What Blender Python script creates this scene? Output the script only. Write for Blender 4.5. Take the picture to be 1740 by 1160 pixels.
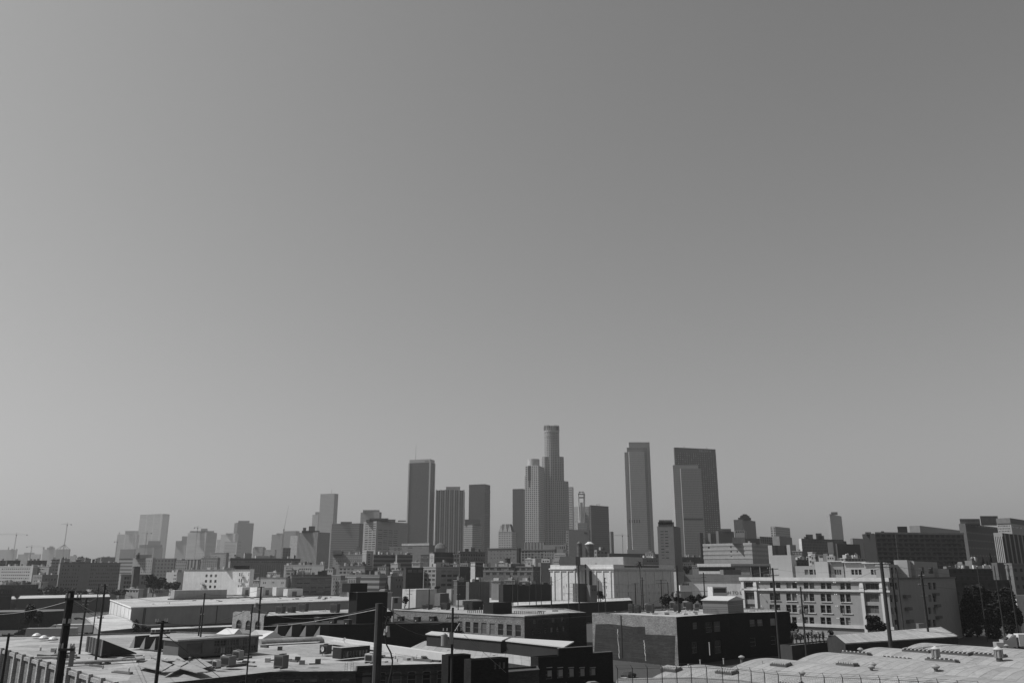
SKY_R, SKY_G, SKY_B, SKY_S = .2, .4, .4, .084
SUN_E, EXPO = 5.0, 0.0
HAZE = 1.0e-4
HAZE_C, HAZE_G = .64, .44
import bpy, math, random
from mathutils import Vector
R = math.radians
random.seed(7)
scene = bpy.context.scene
for o in list(bpy.data.objects): bpy.data.objects.remove(o)
col = scene.collection

# ---------------------------------------------------------------- camera
CZ, F, TH = 23.0, 1399.0, R(15.65)
CT, ST = math.cos(TH), math.sin(TH)
cam_d = bpy.data.cameras.new('camera'); cam = bpy.data.objects.new('camera', cam_d); col.objects.link(cam)
cam.location = (0, 0, CZ); cam.rotation_euler = (R(90) + TH, 0, 0)
cam_d.sensor_width = 36; cam_d.lens = F / 1740 * 36; cam_d.clip_start = .5; cam_d.clip_end = 40000
scene.camera = cam
# ---------------------------------------------------------------- sky, sun, exposure
SUN_AZ, SUN_EL = R(-86), R(50)          # azimuth from +Y, negative = left
world = bpy.data.worlds.new('World'); scene.world = world; world.use_nodes = True
wn = world.node_tree.nodes; wl = world.node_tree.links; wn.clear()
wo = wn.new('ShaderNodeOutputWorld'); bg = wn.new('ShaderNodeBackground'); sky = wn.new('ShaderNodeTexSky')
sky.sky_type = 'NISHITA'; sky.sun_disc = False; sky.sun_elevation = SUN_EL; sky.sun_rotation = SUN_AZ
sky.air_density = 1.1; sky.dust_density = 1.5; sky.ozone_density = 1.0
sep = wn.new('ShaderNodeSeparateColor')     # black-and-white film: mostly the red record
m1 = wn.new('ShaderNodeMath'); m1.operation = 'MULTIPLY'; m1.inputs[1].default_value = SKY_R
m2 = wn.new('ShaderNodeMath'); m2.operation = 'MULTIPLY_ADD'; m2.inputs[1].default_value = SKY_G
m3 = wn.new('ShaderNodeMath'); m3.operation = 'MULTIPLY_ADD'; m3.inputs[1].default_value = SKY_B
wl.new(sky.outputs[0], sep.inputs[0]); wl.new(sep.outputs[0], m1.inputs[0])
wl.new(sep.outputs[1], m2.inputs[0]); wl.new(m1.outputs[0], m2.inputs[2])
wl.new(sep.outputs[2], m3.inputs[0]); wl.new(m2.outputs[0], m3.inputs[2])
wl.new(m3.outputs[0], bg.inputs[0]); bg.inputs[1].default_value = SKY_S
wl.new(bg.outputs[0], wo.inputs[0])
sd = bpy.data.lights.new('sun', 'SUN'); sun = bpy.data.objects.new('sun', sd); col.objects.link(sun)
sd.energy = SUN_E; sd.angle = R(.5); sd.color = (1, 1, 1)
sv = Vector((math.sin(SUN_AZ) * math.cos(SUN_EL), math.cos(SUN_AZ) * math.cos(SUN_EL), math.sin(SUN_EL)))
sun.rotation_euler = (-sv).to_track_quat('-Z', 'Y').to_euler(); sun.location = (0, 0, 500)
scene.view_settings.view_transform = 'Standard'; scene.view_settings.look = 'None'
scene.view_settings.exposure = EXPO; scene.view_settings.gamma = 1
scene.cycles.volume_bounces = 1; scene.cycles.max_bounces = 4; scene.cycles.diffuse_bounces = 2
scene.cycles.use_denoising = True

# ---------------------------------------------------------------- pixel <-> world helpers (photo pixels)
def ray(px, py):
    u = (px - 870) / F; v = (580 - py) / F
    return Vector((u, CT - v * ST, ST + v * CT))
def P(px, py, D):
    r = ray(px, py); t = D / r.y
    return Vector((r.x * t, D, CZ + r.z * t))
def Pz(px, py, z):
    r = ray(px, py); t = (z - CZ) / r.z
    return Vector((r.x * t, r.y * t, z))
def zat(py, D, px=870): return P(px, py, D).z
def xat(px, D, z):      # world x for a pixel column at depth D, height z
    return (px - 870) / F * (D * CT + (z - CZ) * ST)

# ---------------------------------------------------------------- materials (all neutral greys)
MC = {}
def new_mat(name):
    m = bpy.data.materials.new(name); m.use_nodes = True; nt = m.node_tree
    return m, nt, nt.nodes['Principled BSDF']
def nd(nt, t, **k):
    n = nt.nodes.new(t)
    for a, b in k.items(): setattr(n, a, b)
    return n
def math_(nt, op, a, b=None, c=None):
    n = nt.nodes.new('ShaderNodeMath'); n.operation = op
    for i, x in enumerate((a, b, c)):
        if x is None: continue
        if isinstance(x, (int, float)): n.inputs[i].default_value = x
        else: nt.links.new(x, n.inputs[i])
    return n.outputs[0]
def grunge(nt, scale=.35, amp=.3, coord='Object'):
    tc = nd(nt, 'ShaderNodeTexCoord')
    n1 = nd(nt, 'ShaderNodeTexNoise'); n1.inputs['Scale'].default_value = scale; n1.inputs['Detail'].default_value = 6; n1.inputs['Roughness'].default_value = .65
    nt.links.new(tc.outputs[coord], n1.inputs['Vector'])
    return math_(nt, 'MULTIPLY_ADD', n1.outputs[0], amp * 2, 1 - amp), tc
def wall(v, amp=.28, rough=.9, scale=.3):
    k = ('w', v, amp, rough, scale)
    if k in MC: return MC[k]
    m, nt, b = new_mat('wall_%03d' % int(v * 1000))
    g, tc = grunge(nt, scale, amp)
    mp = nd(nt, 'ShaderNodeMapping'); mp.inputs['Scale'].default_value = (1.2, 1.2, .06)   # rain streaks
    nt.links.new(tc.outputs['Object'], mp.inputs[0])
    n2 = nd(nt, 'ShaderNodeTexNoise'); n2.inputs['Scale'].default_value = .8; n2.inputs['Detail'].default_value = 4
    nt.links.new(mp.outputs[0], n2.inputs['Vector'])
    s = math_(nt, 'MULTIPLY_ADD', n2.outputs[0], amp * 1.2, 1 - amp * .6)
    x = math_(nt, 'MULTIPLY', math_(nt, 'MULTIPLY', g, s), v)
    nt.links.new(x, b.inputs['Base Color']); b.inputs['Roughness'].default_value = rough
    b.inputs['Specular IOR Level'].default_value = .25
    MC[k] = m; return m
def plain(v, rough=.6, metal=0, spec=.4):
    k = ('p', v, rough, metal, spec)
    if k in MC: return MC[k]
    m, nt, b = new_mat('paint_%03d' % int(v * 1000))
    g, tc = grunge(nt, 1.5, .12)
    nt.links.new(math_(nt, 'MULTIPLY', g, v), b.inputs['Base Color'])
    b.inputs['Roughness'].default_value = rough; b.inputs['Metallic'].default_value = metal
    b.inputs['Specular IOR Level'].default_value = spec
    MC[k] = m; return m
def glass(v=.02, rough=.12):
    k = ('g', v, rough)
    if k in MC: return MC[k]
    m, nt, b = new_mat('window_glass')
    oi = nd(nt, 'ShaderNodeObjectInfo')
    x = math_(nt, 'MULTIPLY_ADD', math_(nt, 'POWER', oi.outputs['Random'], 4), v * 11, v)   # a few drawn blinds
    nt.links.new(x, b.inputs['Base Color']); b.inputs['Roughness'].default_value = rough
    MC[k] = m; return m
def roofm(v, kind='flat'):
    k = ('r', v, kind)
    if k in MC: return MC[k]
    m, nt, b = new_mat('roof_%03d' % int(v * 1000))
    g, tc = grunge(nt, .12, .22)
    n2 = nd(nt, 'ShaderNodeTexNoise'); n2.inputs['Scale'].default_value = 1.6; n2.inputs['Detail'].default_value = 8; n2.inputs['Roughness'].default_value = .75
    nt.links.new(tc.outputs['Object'], n2.inputs['Vector'])
    s = math_(nt, 'MULTIPLY_ADD', n2.outputs[0], .7, .65)
    n5 = nd(nt, 'ShaderNodeTexNoise'); n5.inputs['Scale'].default_value = .45; n5.inputs['Detail'].default_value = 10; n5.inputs['Roughness'].default_value = .7; n5.inputs['Distortion'].default_value = 1.5
    nt.links.new(tc.outputs['Object'], n5.inputs['Vector'])
    rr = nd(nt, 'ShaderNodeMapRange'); rr.inputs[1].default_value = .36; rr.inputs[2].default_value = .5; rr.inputs[3].default_value = .72; rr.inputs[4].default_value = 1.0; nt.links.new(n5.outputs[0], rr.inputs[0])
    s = math_(nt, 'MULTIPLY', s, rr.outputs[0])
    x = math_(nt, 'MULTIPLY', math_(nt, 'MULTIPLY', g, s), v)
    uv = nd(nt, 'ShaderNodeUVMap'); sx = nd(nt, 'ShaderNodeSeparateXYZ'); nt.links.new(uv.outputs[0], sx.inputs[0])
    if kind == 'seam':      # roofing strips with darker lapped seams
        f = math_(nt, 'FRACT', math_(nt, 'MULTIPLY', sx.outputs[0], 1 / 1.9))
        l = math_(nt, 'LESS_THAN', f, .09)
        wn_ = nd(nt, 'ShaderNodeTexWhiteNoise', noise_dimensions='1D'); nt.links.new(math_(nt, 'FLOOR', math_(nt, 'MULTIPLY', sx.outputs[0], 1 / 1.9)), wn_.inputs['W'])
        x = math_(nt, 'MULTIPLY', x, math_(nt, 'MULTIPLY_ADD', l, -.28, 1))
        x = math_(nt, 'MULTIPLY', x, math_(nt, 'MULTIPLY_ADD', wn_.outputs[0], .2, .9))
    if kind == 'flat':      # lapped membrane strips
        mpp = nd(nt, 'ShaderNodeMapping'); mpp.inputs['Rotation'].default_value = (0, 0, R(32)); nt.links.new(tc.outputs['Object'], mpp.inputs[0])
        br = nd(nt, 'ShaderNodeTexBrick'); br.inputs['Scale'].default_value = 1; br.inputs['Brick Width'].default_value = 7; br.inputs['Row Height'].default_value = 1.4; br.inputs['Mortar Size'].default_value = .06
        br.inputs['Color1'].default_value = (.9, .9, .9, 1); br.inputs['Color2'].default_value = (1.08, 1.08, 1.08, 1); br.inputs['Mortar'].default_value = (.72, .72, .72, 1); nt.links.new(mpp.outputs[0], br.inputs['Vector'])
        bs = nd(nt, 'ShaderNodeSeparateColor'); nt.links.new(br.outputs[0], bs.inputs[0]); x = math_(nt, 'MULTIPLY', x, bs.outputs[0])
    if kind == 'flat':      # dark tar stains and patches
        n3 = nd(nt, 'ShaderNodeTexVoronoi'); n3.inputs['Scale'].default_value = .11; n3.inputs['Randomness'].default_value = 1
        nt.links.new(tc.outputs['Object'], n3.inputs['Vector'])
        x = math_(nt, 'MULTIPLY', x, math_(nt, 'MULTIPLY_ADD', math_(nt, 'LESS_THAN', n3.outputs['Distance'], .1), -.5, 1))
        n4 = nd(nt, 'ShaderNodeSeparateColor'); nt.links.new(n3.outputs['Color'], n4.inputs[0])
        x = math_(nt, 'MULTIPLY', x, math_(nt, 'MULTIPLY_ADD', n4.outputs[0], .34, .78))
    nt.links.new(x, b.inputs['Base Color']); b.inputs['Roughness'].default_value = .85
    b.inputs['Specular IOR Level'].default_value = .2
    MC[k] = m; return m
def brick(v, amp=.5, rough=.95):
    k = ('b', v, amp)
    if k in MC: return MC[k]
    m, nt, b = new_mat('brick_%03d' % int(v * 1000))
    uv = nd(nt, 'ShaderNodeUVMap')
    bt = nd(nt, 'ShaderNodeTexBrick'); bt.inputs['Scale'].default_value = 1.0
    bt.inputs['Brick Width'].default_value = .44; bt.inputs['Row Height'].default_value = .16
    bt.inputs['Mortar Size'].default_value = .018
    bt.inputs['Color1'].default_value = (v * .7,) * 3 + (1,); bt.inputs['Color2'].default_value = (v * 1.35,) * 3 + (1,)
    bt.inputs['Mortar'].default_value = (v * 1.1,) * 3 + (1,)
    nt.links.new(uv.outputs[0], bt.inputs['Vector'])
    g, tc = grunge(nt, .25, amp)
    n2 = nd(nt, 'ShaderNodeTexNoise'); n2.inputs['Scale'].default_value = 2.5; n2.inputs['Detail'].default_value = 8; n2.inputs['Roughness'].default_value = .8
    nt.links.new(tc.outputs['Object'], n2.inputs['Vector'])
    s = math_(nt, 'MULTIPLY_ADD', n2.outputs[0], amp * 1.6, 1 - amp * .8)
    sp = nd(nt, 'ShaderNodeSeparateColor'); nt.links.new(bt.outputs[0], sp.inputs[0])
    nt.links.new(math_(nt, 'MULTIPLY', math_(nt, 'MULTIPLY', g, s), sp.outputs[0]), b.inputs['Base Color'])
    b.inputs['Roughness'].default_value = rough; b.inputs['Specular IOR Level'].default_value = .2
    bp = nd(nt, 'ShaderNodeBump'); bp.inputs['Strength'].default_value = .5; bp.inputs['Distance'].default_value = .03
    nt.links.new(bt.outputs['Fac'], bp.inputs['Height']); bp.invert = True; nt.links.new(bp.outputs[0], b.inputs['Normal'])
    MC[k] = m; return m
def fac(w, g, bay, fh, wu=.6, wv=.6, var=.5, amp=.15, top=None, rough=.35):
    """curtain wall / window grid pattern: wall value w, glass value g, bay and floor height in metres"""
    k = ('f', w, g, bay, fh, wu, wv, var, amp, rough)
    if k in MC: return MC[k]
    m, nt, b = new_mat('facade_grid')
    uv = nd(nt, 'ShaderNodeUVMap'); sx = nd(nt, 'ShaderNodeSeparateXYZ'); nt.links.new(uv.outputs[0], sx.inputs[0])
    U = math_(nt, 'MULTIPLY', sx.outputs[0], 1 / bay); V = math_(nt, 'MULTIPLY', sx.outputs[1], 1 / fh)
    a = math_(nt, 'LESS_THAN', math_(nt, 'ABSOLUTE', math_(nt, 'SUBTRACT', math_(nt, 'FRACT', U), .5)), wu / 2)
    c = math_(nt, 'LESS_THAN', math_(nt, 'ABSOLUTE', math_(nt, 'SUBTRACT', math_(nt, 'FRACT', V), .5)), wv / 2)
    msk = math_(nt, 'MULTIPLY', a, c)
    cx = nd(nt, 'ShaderNodeCombineXYZ'); nt.links.new(math_(nt, 'FLOOR', U), cx.inputs[0]); nt.links.new(math_(nt, 'FLOOR', V), cx.inputs[1])
    wn_ = nd(nt, 'ShaderNodeTexWhiteNoise', noise_dimensions='3D'); nt.links.new(cx.outputs[0], wn_.inputs['Vector'])
    gv = math_(nt, 'MULTIPLY_ADD', math_(nt, 'POWER', wn_.outputs[0], 3), g * 2 * var, g * (1 - var * .5))
    gg, tc = grunge(nt, .02, amp)
    wv_ = math_(nt, 'MULTIPLY', gg, w)
    mx = nd(nt, 'ShaderNodeMix', data_type='FLOAT'); nt.links.new(msk, mx.inputs[0]); nt.links.new(wv_, mx.inputs[2]); nt.links.new(gv, mx.inputs[3])
    nt.links.new(mx.outputs[0], b.inputs['Base Color'])
    nt.links.new(math_(nt, 'MULTIPLY_ADD', msk, rough - .8, .8), b.inputs['Roughness'])
    b.inputs['Specular IOR Level'].default_value = .35
    MC[k] = m; return m
def leafm(v):
    k = ('l', v)
    if k in MC: return MC[k]
    m, nt, b = new_mat('foliage')
    g, tc = grunge(nt, .9, .45)
    nt.links.new(math_(nt, 'MULTIPLY', g, v), b.inputs['Base Color']); b.inputs['Roughness'].default_value = .7
    b.inputs['Specular IOR Level'].default_value = .15
    MC[k] = m; return m

# ---------------------------------------------------------------- mesh builder
class MB:
    def __init__(s): s.v = []; s.f = []; s.uv = []; s.m = []; s.sm = []; s.g = []; s.k = 0
    def poly(s, pts, uvs=None, mi=0, smooth=False):
        n = len(s.v); s.v += [tuple(p) for p in pts]; s.f.append(tuple(range(n, n + len(pts))))
        if uvs is None:
            a = Vector(pts[1]) - Vector(pts[0]); b = Vector(pts[-1]) - Vector(pts[0]); nn = a.cross(b)
            if abs(nn.z) > .5 * nn.length: uvs = [(p[0], p[1]) for p in pts]
            else:
                h = Vector((a.x, a.y, 0))
                if h.length < 1e-6: h = Vector((b.x, b.y, 0))
                if h.length > 0: h.normalize()
                uvs = [(p[0] * h.x + p[1] * h.y, p[2]) for p in pts]
        s.uv += uvs; s.m.append(mi); s.sm.append(smooth); s.g.append(s.k)
    def box(s, x0, y0, z0, x1, y1, z1, mi=0):
        a, b, c, d = (x0, y0), (x1, y0), (x1, y1), (x0, y1)
        s.prism([a, b, c, d], z0, z1, mi)
    def prism(s, pl, z0, z1, mi=0, mt=None, bottom=True):
        n = len(pl); acc = 0; s.k += 1
        for i in range(n):
            p, q = pl[i], pl[(i + 1) % n]; L = math.dist(p, q)
            s.poly([(p[0], p[1], z0), (q[0], q[1], z0), (q[0], q[1], z1), (p[0], p[1], z1)],
                   [(acc, z0), (acc + L, z0), (acc + L, z1), (acc, z1)], mi); acc += L
        s.poly([(p[0], p[1], z1) for p in pl], None, mi if mt is None else mt)
        if bottom: s.poly([(p[0], p[1], z0) for p in reversed(pl)], None, mi)
    def cyl(s, x, y, z0, z1, r0, r1=None, n=12, mi=0, smooth=True):
        if r1 is None: r1 = r0
        s.k += 1
        A = [(math.cos(2 * math.pi * i / n), math.sin(2 * math.pi * i / n)) for i in range(n)]
        for i in range(n):
            a, b = A[i], A[(i + 1) % n]; L = 2 * math.pi * r0 / n
            s.poly([(x + a[0] * r0, y + a[1] * r0, z0), (x + b[0] * r0, y + b[1] * r0, z0), (x + b[0] * r1, y + b[1] * r1, z1), (x + a[0] * r1, y + a[1] * r1, z1)],
                   [(i * L, z0), ((i + 1) * L, z0), ((i + 1) * L, z1), (i * L, z1)], mi, smooth)
        if r1 > 1e-3: s.poly([(x + a[0] * r1, y + a[1] * r1, z1) for a in A], None, mi)
        if r0 > 1e-3: s.poly([(x + a[0] * r0, y + a[1] * r0, z0) for a in reversed(A)], None, mi)
    def bar(s, p, q, r, n=6, r2=None, mi=0):
        p, q = Vector(p), Vector(q); d = q - p
        if d.length < 1e-6: return
        s.k += 1
        d.normalize(); a = d.orthogonal().normalized(); b = d.cross(a); r2 = r if r2 is None else r2
        C = [(a * math.cos(2 * math.pi * i / n) + b * math.sin(2 * math.pi * i / n)) for i in range(n)]
        for i in range(n):
            c, e = C[i], C[(i + 1) % n]
            s.poly([p + c * r, p + e * r, q + e * r2, q + c * r2], [(0, 0)] * 4, mi, n > 5)
        s.poly([q + c * r2 for c in C], [(0, 0)] * n, mi); s.poly([p + c * r for c in reversed(C)], [(0, 0)] * n, mi)
    def tube(s, pts, r, n=5, mi=0):
        for a, b in zip(pts[:-1], pts[1:]): s.bar(a, b, r, n, mi=mi)
    def each(s, name, mats, parent=None, loc=(0, 0, 0), rz=0):
        out = []; ui = 0; D = {}
        for i, f in enumerate(s.f):
            D.setdefault(s.g[i], MB()); D[s.g[i]].poly([s.v[j] for j in f], s.uv[ui:ui + len(f)], s.m[i], s.sm[i]); ui += len(f)
        return [b.build(name, mats, parent, loc, rz) for b in D.values()]
    def build(s, name, mats, parent=None, loc=(0, 0, 0), rz=0):
        me = bpy.data.meshes.new(name); me.from_pydata(s.v, [], s.f); me.validate(clean_customdata=False) if False else None
        uvl = me.uv_layers.new(name='UVMap'); flat = [c for u in s.uv for c in u]; uvl.data.foreach_set('uv', flat)
        me.polygons.foreach_set('material_index', s.m); me.polygons.foreach_set('use_smooth', s.sm)
        for m in (mats if isinstance(mats, (list, tuple)) else [mats]): me.materials.append(m)
        me.update()
        o = bpy.data.objects.new(name, me); col.objects.link(o); o.location = loc; o.rotation_euler = (0, 0, rz)
        if parent: o.parent = parent
        return o
def inst(me, name, parent, loc, rz=0, sc=(1, 1, 1)):
    o = bpy.data.objects.new(name, me); col.objects.link(o); o.location = loc; o.rotation_euler = (0, 0, rz); o.scale = sc
    if parent: o.parent = parent
    return o
def tag(o, label=None, cat=None, group=None, kind=None):
    if label: o['label'] = label
    if cat: o['category'] = cat
    if group: o['group'] = group
    if kind: o['kind'] = kind
    return o
def empty(name, loc, rz=0):
    o = bpy.data.objects.new(name, None); col.objects.link(o); o.location = loc; o.rotation_euler = (0, 0, rz); o.empty_display_size = .5
    return o
def copy_tree(o, parent=None):
    c = o.copy(); col.objects.link(c)
    if parent is not None: c.parent = parent
    for ch in KIDS(o): copy_tree(ch, c)
    return c
def KIDS(o): return [x for x in col.objects if x.parent == o]

# ---------------------------------------------------------------- windows (one shared mesh per size, one object each)
WM = {}
def window_mesh(w, h, style):
    key = (round(w * 4) / 4, round(h * 4) / 4, style)
    if key in WM: return WM[key], (w / key[0], h / key[1])
    W, H = max(.25, key[0]), max(.25, key[1]); key = (W, H, style)
    if key in WM: return WM[key], (w / W, h / H)
    b = MB(); fr = .07 if style != 'steel' else .05
    x0, x1 = -W / 2, W / 2
    b.poly([(x0, 0, 0), (x1, 0, 0), (x1, 0, H), (x0, 0, H)], None, 0)
    def fb(a0, c0, a1, c1): b.box(a0, -.09, c0, a1, -.004, c1, 1)
    fb(x0, 0, x1, fr); fb(x0, H - fr, x1, H); fb(x0, fr, x0 + fr, H - fr); fb(x1 - fr, fr, x1, H - fr)
    if style in ('sash', 'arch', 'plain2'): fb(x0 + fr, H * .5 - fr / 2, x1 - fr, H * .5 + fr / 2)
    if style == 'tri':
        for t in (-.17, .17): fb(t * W - fr / 2, fr, t * W + fr / 2, H - fr)
        for k in range(3): fb(x0 + fr if k == 0 else (t0 := (-.17, .17)[k - 1] * W + fr / 2), H * .75, (-.17 * W - fr / 2, .17 * W - fr / 2, x1 - fr)[k], H * .75 + fr)
    if style == 'steel':
        n = max(2, round(W / .6)); mm = max(2, round(H / .6))
        for i in range(1, n): fb(x0 + W * i / n - .025, fr, x0 + W * i / n + .025, H - fr)
        for j in range(1, mm): b.box(x0 + fr, -.07, H * j / mm - .02, x1 - fr, -.095, H * j / mm + .02, 1)
    if style == 'arch':     # masonry spandrels closing the square head to an arch, and a proud arch ring
        n = 8; r = W / 2; zc = H - r * .62
        pts = [(r * math.cos(math.pi * i / n), zc + r * .62 * math.sin(math.pi * i / n)) for i in range(n + 1)]
        for i in range(n):
            (a, c), (e, g) = pts[i], pts[i + 1]
            b.poly([(a, -.215, c), (a, -.215, H + .003), (e, -.215, H + .003), (e, -.215, g)], None, 2)
            k = 1.14
            b.poly([(a, -.3, c), (a * k, -.3, zc + (c - zc) * k + .02), (e * k, -.3, zc + (g - zc) * k + .02), (e, -.3, g)], None, 3)
            b.poly([(a, -.3, c), (e, -.3, g), (e, -.1, g), (a, -.1, c)], None, 3)
            b.poly([(a * k, -.3, zc + (c - zc) * k + .02), (a * k, -.2, zc + (c - zc) * k + .02), (e * k, -.2, zc + (g - zc) * k + .02), (e * k, -.3, zc + (g - zc) * k + .02)], None, 3)
        b.box(-W * .57, -.3, 0, -W / 2, -.19, zc, 3); b.box(W / 2, -.3, 0, W * .57, -.19, zc, 3)
    o = b.build('window', [glass(), plain(.16)]); me = o.data; bpy.data.objects.remove(o)
    WM[key] = me
    return me, (w / W, h / H)

def facade(b, o, u, W, z0, z1, rects, depth, mi=0):
    xs = sorted({0, W, *[r[0] for r in rects], *[r[1] for r in rects]}); zs = sorted({z0, z1, *[r[2] for r in rects], *[r[3] for r in rects]})
    n = (u[1], -u[0])
    def pt(a, z, d=0): return (o[0] + u[0] * a - n[0] * d, o[1] + u[1] * a - n[1] * d, z)
    for j in range(len(zs) - 1):
        za, zb = zs[j], zs[j + 1]; zm = (za + zb) / 2; row = [r for r in rects if r[2] < zm < r[3]]; start = None
        for i in range(len(xs)):
            solid = i < len(xs) - 1 and not any(r[0] < (xs[i] + xs[i + 1]) / 2 < r[1] for r in row)
            if solid and start is None: start = xs[i]
            if not solid and start is not None:
                e = xs[i]; b.poly([pt(start, za), pt(e, za), pt(e, zb), pt(start, zb)], [(start, za), (e, za), (e, zb), (start, zb)], mi); start = None
    for (a0, a1, c0, c1) in rects:
        b.poly([pt(a0, c0), pt(a1, c0), pt(a1, c0, depth), pt(a0, c0, depth)], None, mi)
        b.poly([pt(a0, c1, depth), pt(a1, c1, depth), pt(a1, c1), pt(a0, c1)], None, mi)
        b.poly([pt(a0, c0, depth), pt(a0, c1, depth), pt(a0, c1), pt(a0, c0)], [(0, c0), (0, c1), (depth, c1), (depth, c0)], mi)
        b.poly([pt(a1, c0), pt(a1, c1), pt(a1, c1, depth), pt(a1, c0, depth)], [(0, c0), (0, c1), (depth, c1), (depth, c0)], mi)

def inset(pl, d):
    n = len(pl); out = []
    for i in range(n):
        p0, p1, p2 = Vector(pl[i - 1]).to_2d() if False else Vector((pl[i - 1][0], pl[i - 1][1])), Vector((pl[i][0], pl[i][1])), Vector((pl[(i + 1) % n][0], pl[(i + 1) % n][1]))
        a = (p1 - p0).normalized(); c = (p2 - p1).normalized(); na = Vector((-a.y, a.x)); nc = Vector((-c.y, c.x))
        k = 1 + na.dot(nc)
        out.append(tuple(p1 + (na + nc) * (d / max(k, .3))))
    return out

class Bldg:
    """polygon building. pl: local CCW plan (metres), edge i runs pl[i] -> pl[i+1] with its outside on the right."""
    def __init__(s, name, label, cat, pl, H, loc, rz=0, mats=None, roof=None, wins=(), par=.7, depth=.2, base=0, group=None, wall_name='wall', trim=None):
        s.pl, s.H, s.loc, s.rz = pl, H, Vector(loc), rz
        s.e = empty(name, loc, rz); tag(s.e, label, cat, group)
        n = len(pl); mats = mats or [wall(.3)]
        if not isinstance(mats, (list, tuple)): mats = [mats]
        s.mats = list(mats); rects = {i: [] for i in range(n)}; places = []
        for w in wins:
            ed, x0, x1, y0, y1, nc, nr, fw, fh = w[:9]; style = w[9] if len(w) > 9 else 'sash'
            a0, _ = s.hit(ed, x0, (y0 + y1) / 2); a1, _ = s.hit(ed, x1, (y0 + y1) / 2)
            xm = (x0 + x1) / 2; _, zt = s.hit(ed, xm, y0); _, zb = s.hit(ed, xm, y1)
            L = s.elen(ed); a0 = max(.3, a0); a1 = min(L - .3, a1)
            cw, ch = (a1 - a0) / nc, (zt - zb) / nr
            for r in range(nr):
                for c in range(nc):
                    cx = a0 + cw * (c + .5); cz = zb + ch * (r + .5); hw, hh = cw * fw / 2, ch * fh / 2
                    if cz - hh < .06 + base or cz + hh > H - .2 or hw <= 0.05: continue
                    if any(q[0] < cx + hw and q[1] > cx - hw and q[2] < cz + hh and q[3] > cz - hh for q in rects[ed]): continue
                    rects[ed].append((cx - hw, cx + hw, cz - hh, cz + hh)); places.append((ed, cx, cz - hh, 2 * hw, 2 * hh, style))
        b = MB()
        for i in range(n):
            p, q = pl[i], pl[(i + 1) % n]; L = math.dist(p, q); u = ((q[0] - p[0]) / L, (q[1] - p[1]) / L)
            facade(b, p, u, L, base, H, rects[i], depth, min(i, len(mats) - 1) if len(mats) > 1 else 0)
        if par > 0:
            inn = inset(pl, .3)
            for i in range(n):
                p, q, pi, qi = pl[i], pl[(i + 1) % n], inn[i], inn[(i + 1) % n]
                b.poly([(p[0], p[1], H), (q[0], q[1], H), (qi[0], qi[1], H), (pi[0], pi[1], H)], None, 0)
                b.poly([(pi[0], pi[1], H), (qi[0], qi[1], H), (qi[0], qi[1], H - par), (pi[0], pi[1], H - par)], None, 0)
        else: inn = pl
        s.wall = b.build(wall_name, mats, s.e)
        rb = MB(); rb.poly([(p[0], p[1], H - par) for p in inn]); rb.poly([(p[0], p[1], H - par - .3) for p in reversed(inset(inn, .05))])
        s.roof = rb.build('roof', roof or roofm(.4), s.e); s.rz_roof = H - par
        cnt = 0; rest = None
        places.sort(key=lambda t: -t[2])
        for (ed, cx, z, w, h, style) in places:
            p, q = pl[ed], pl[(ed + 1) % n]; L = math.dist(p, q); u = ((q[0] - p[0]) / L, (q[1] - p[1]) / L); nn = (u[1], -u[0])
            x = p[0] + u[0] * cx - nn[0] * depth; y = p[1] + u[1] * cx - nn[1] * depth; ang = math.atan2(u[1], u[0])
            me, (sx, sz) = window_mesh(w, h, style)
            if style == 'arch' and len(me.materials) < 4: me.materials.append(s.mats[0]); me.materials.append(plain(.11))
            if cnt < 96: inst(me, 'window', s.e, (x, y, z), ang, (sx, 1, sz)); cnt += 1
            else:
                if rest is None: rest = MB()
                ca, sa = math.cos(ang), math.sin(ang)
                rest.poly([(x - ca * w / 2, y - sa * w / 2, z), (x + ca * w / 2, y + sa * w / 2, z), (x + ca * w / 2, y + sa * w / 2, z + h), (x - ca * w / 2, y - sa * w / 2, z + h)])
        if rest: tag(rest.build('window_rows', glass(), s.e), kind='stuff')
    def elen(s, i): return math.dist(s.pl[i], s.pl[(i + 1) % len(s.pl)])
    def wpt(s, p):
        c, k = math.cos(s.rz), math.sin(s.rz); return Vector((s.loc.x + p[0] * c - p[1] * k, s.loc.y + p[0] * k + p[1] * c))
    def hit(s, ed, px, py):
        A = s.wpt(s.pl[ed]); B = s.wpt(s.pl[(ed + 1) % len(s.pl)]); d = (B - A).normalized(); r = ray(px, py)
        # t*r.xy = A + a*d
        det = r.x * (-d.y) + r.y * d.x
        t = (A.x * (-d.y) + A.y * d.x) / det; a = (r.x * A.y * -1 + r.y * A.x) * 0
        hitp = Vector((r.x * t, r.y * t)); a = (hitp - A).dot(d)
        return a, CZ + r.z * t - s.loc.z
    def loc_xy(s, w):       # world -> local
        c, k = math.cos(-s.rz), math.sin(-s.rz); x, y = w.x - s.loc.x, w.y - s.loc.y; return (x * c - y * k, x * k + y * c)
    def band(s, z, th=.35, out=.25, edges=None, v=None, name='cornice', mat=None):
        """a projecting string course / cornice round the given edges"""
        b = MB(); o = inset(s.pl, -out); n = len(s.pl)
        for i in (edges if edges is not None else range(n)):
            p, q, po, qo = s.pl[i], s.pl[(i + 1) % n], o[i], o[(i + 1) % n]
            b.prism([po, qo, q, p], z, z + th)
        return b.build(name, mat or wall(v or .4), s.e)
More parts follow.
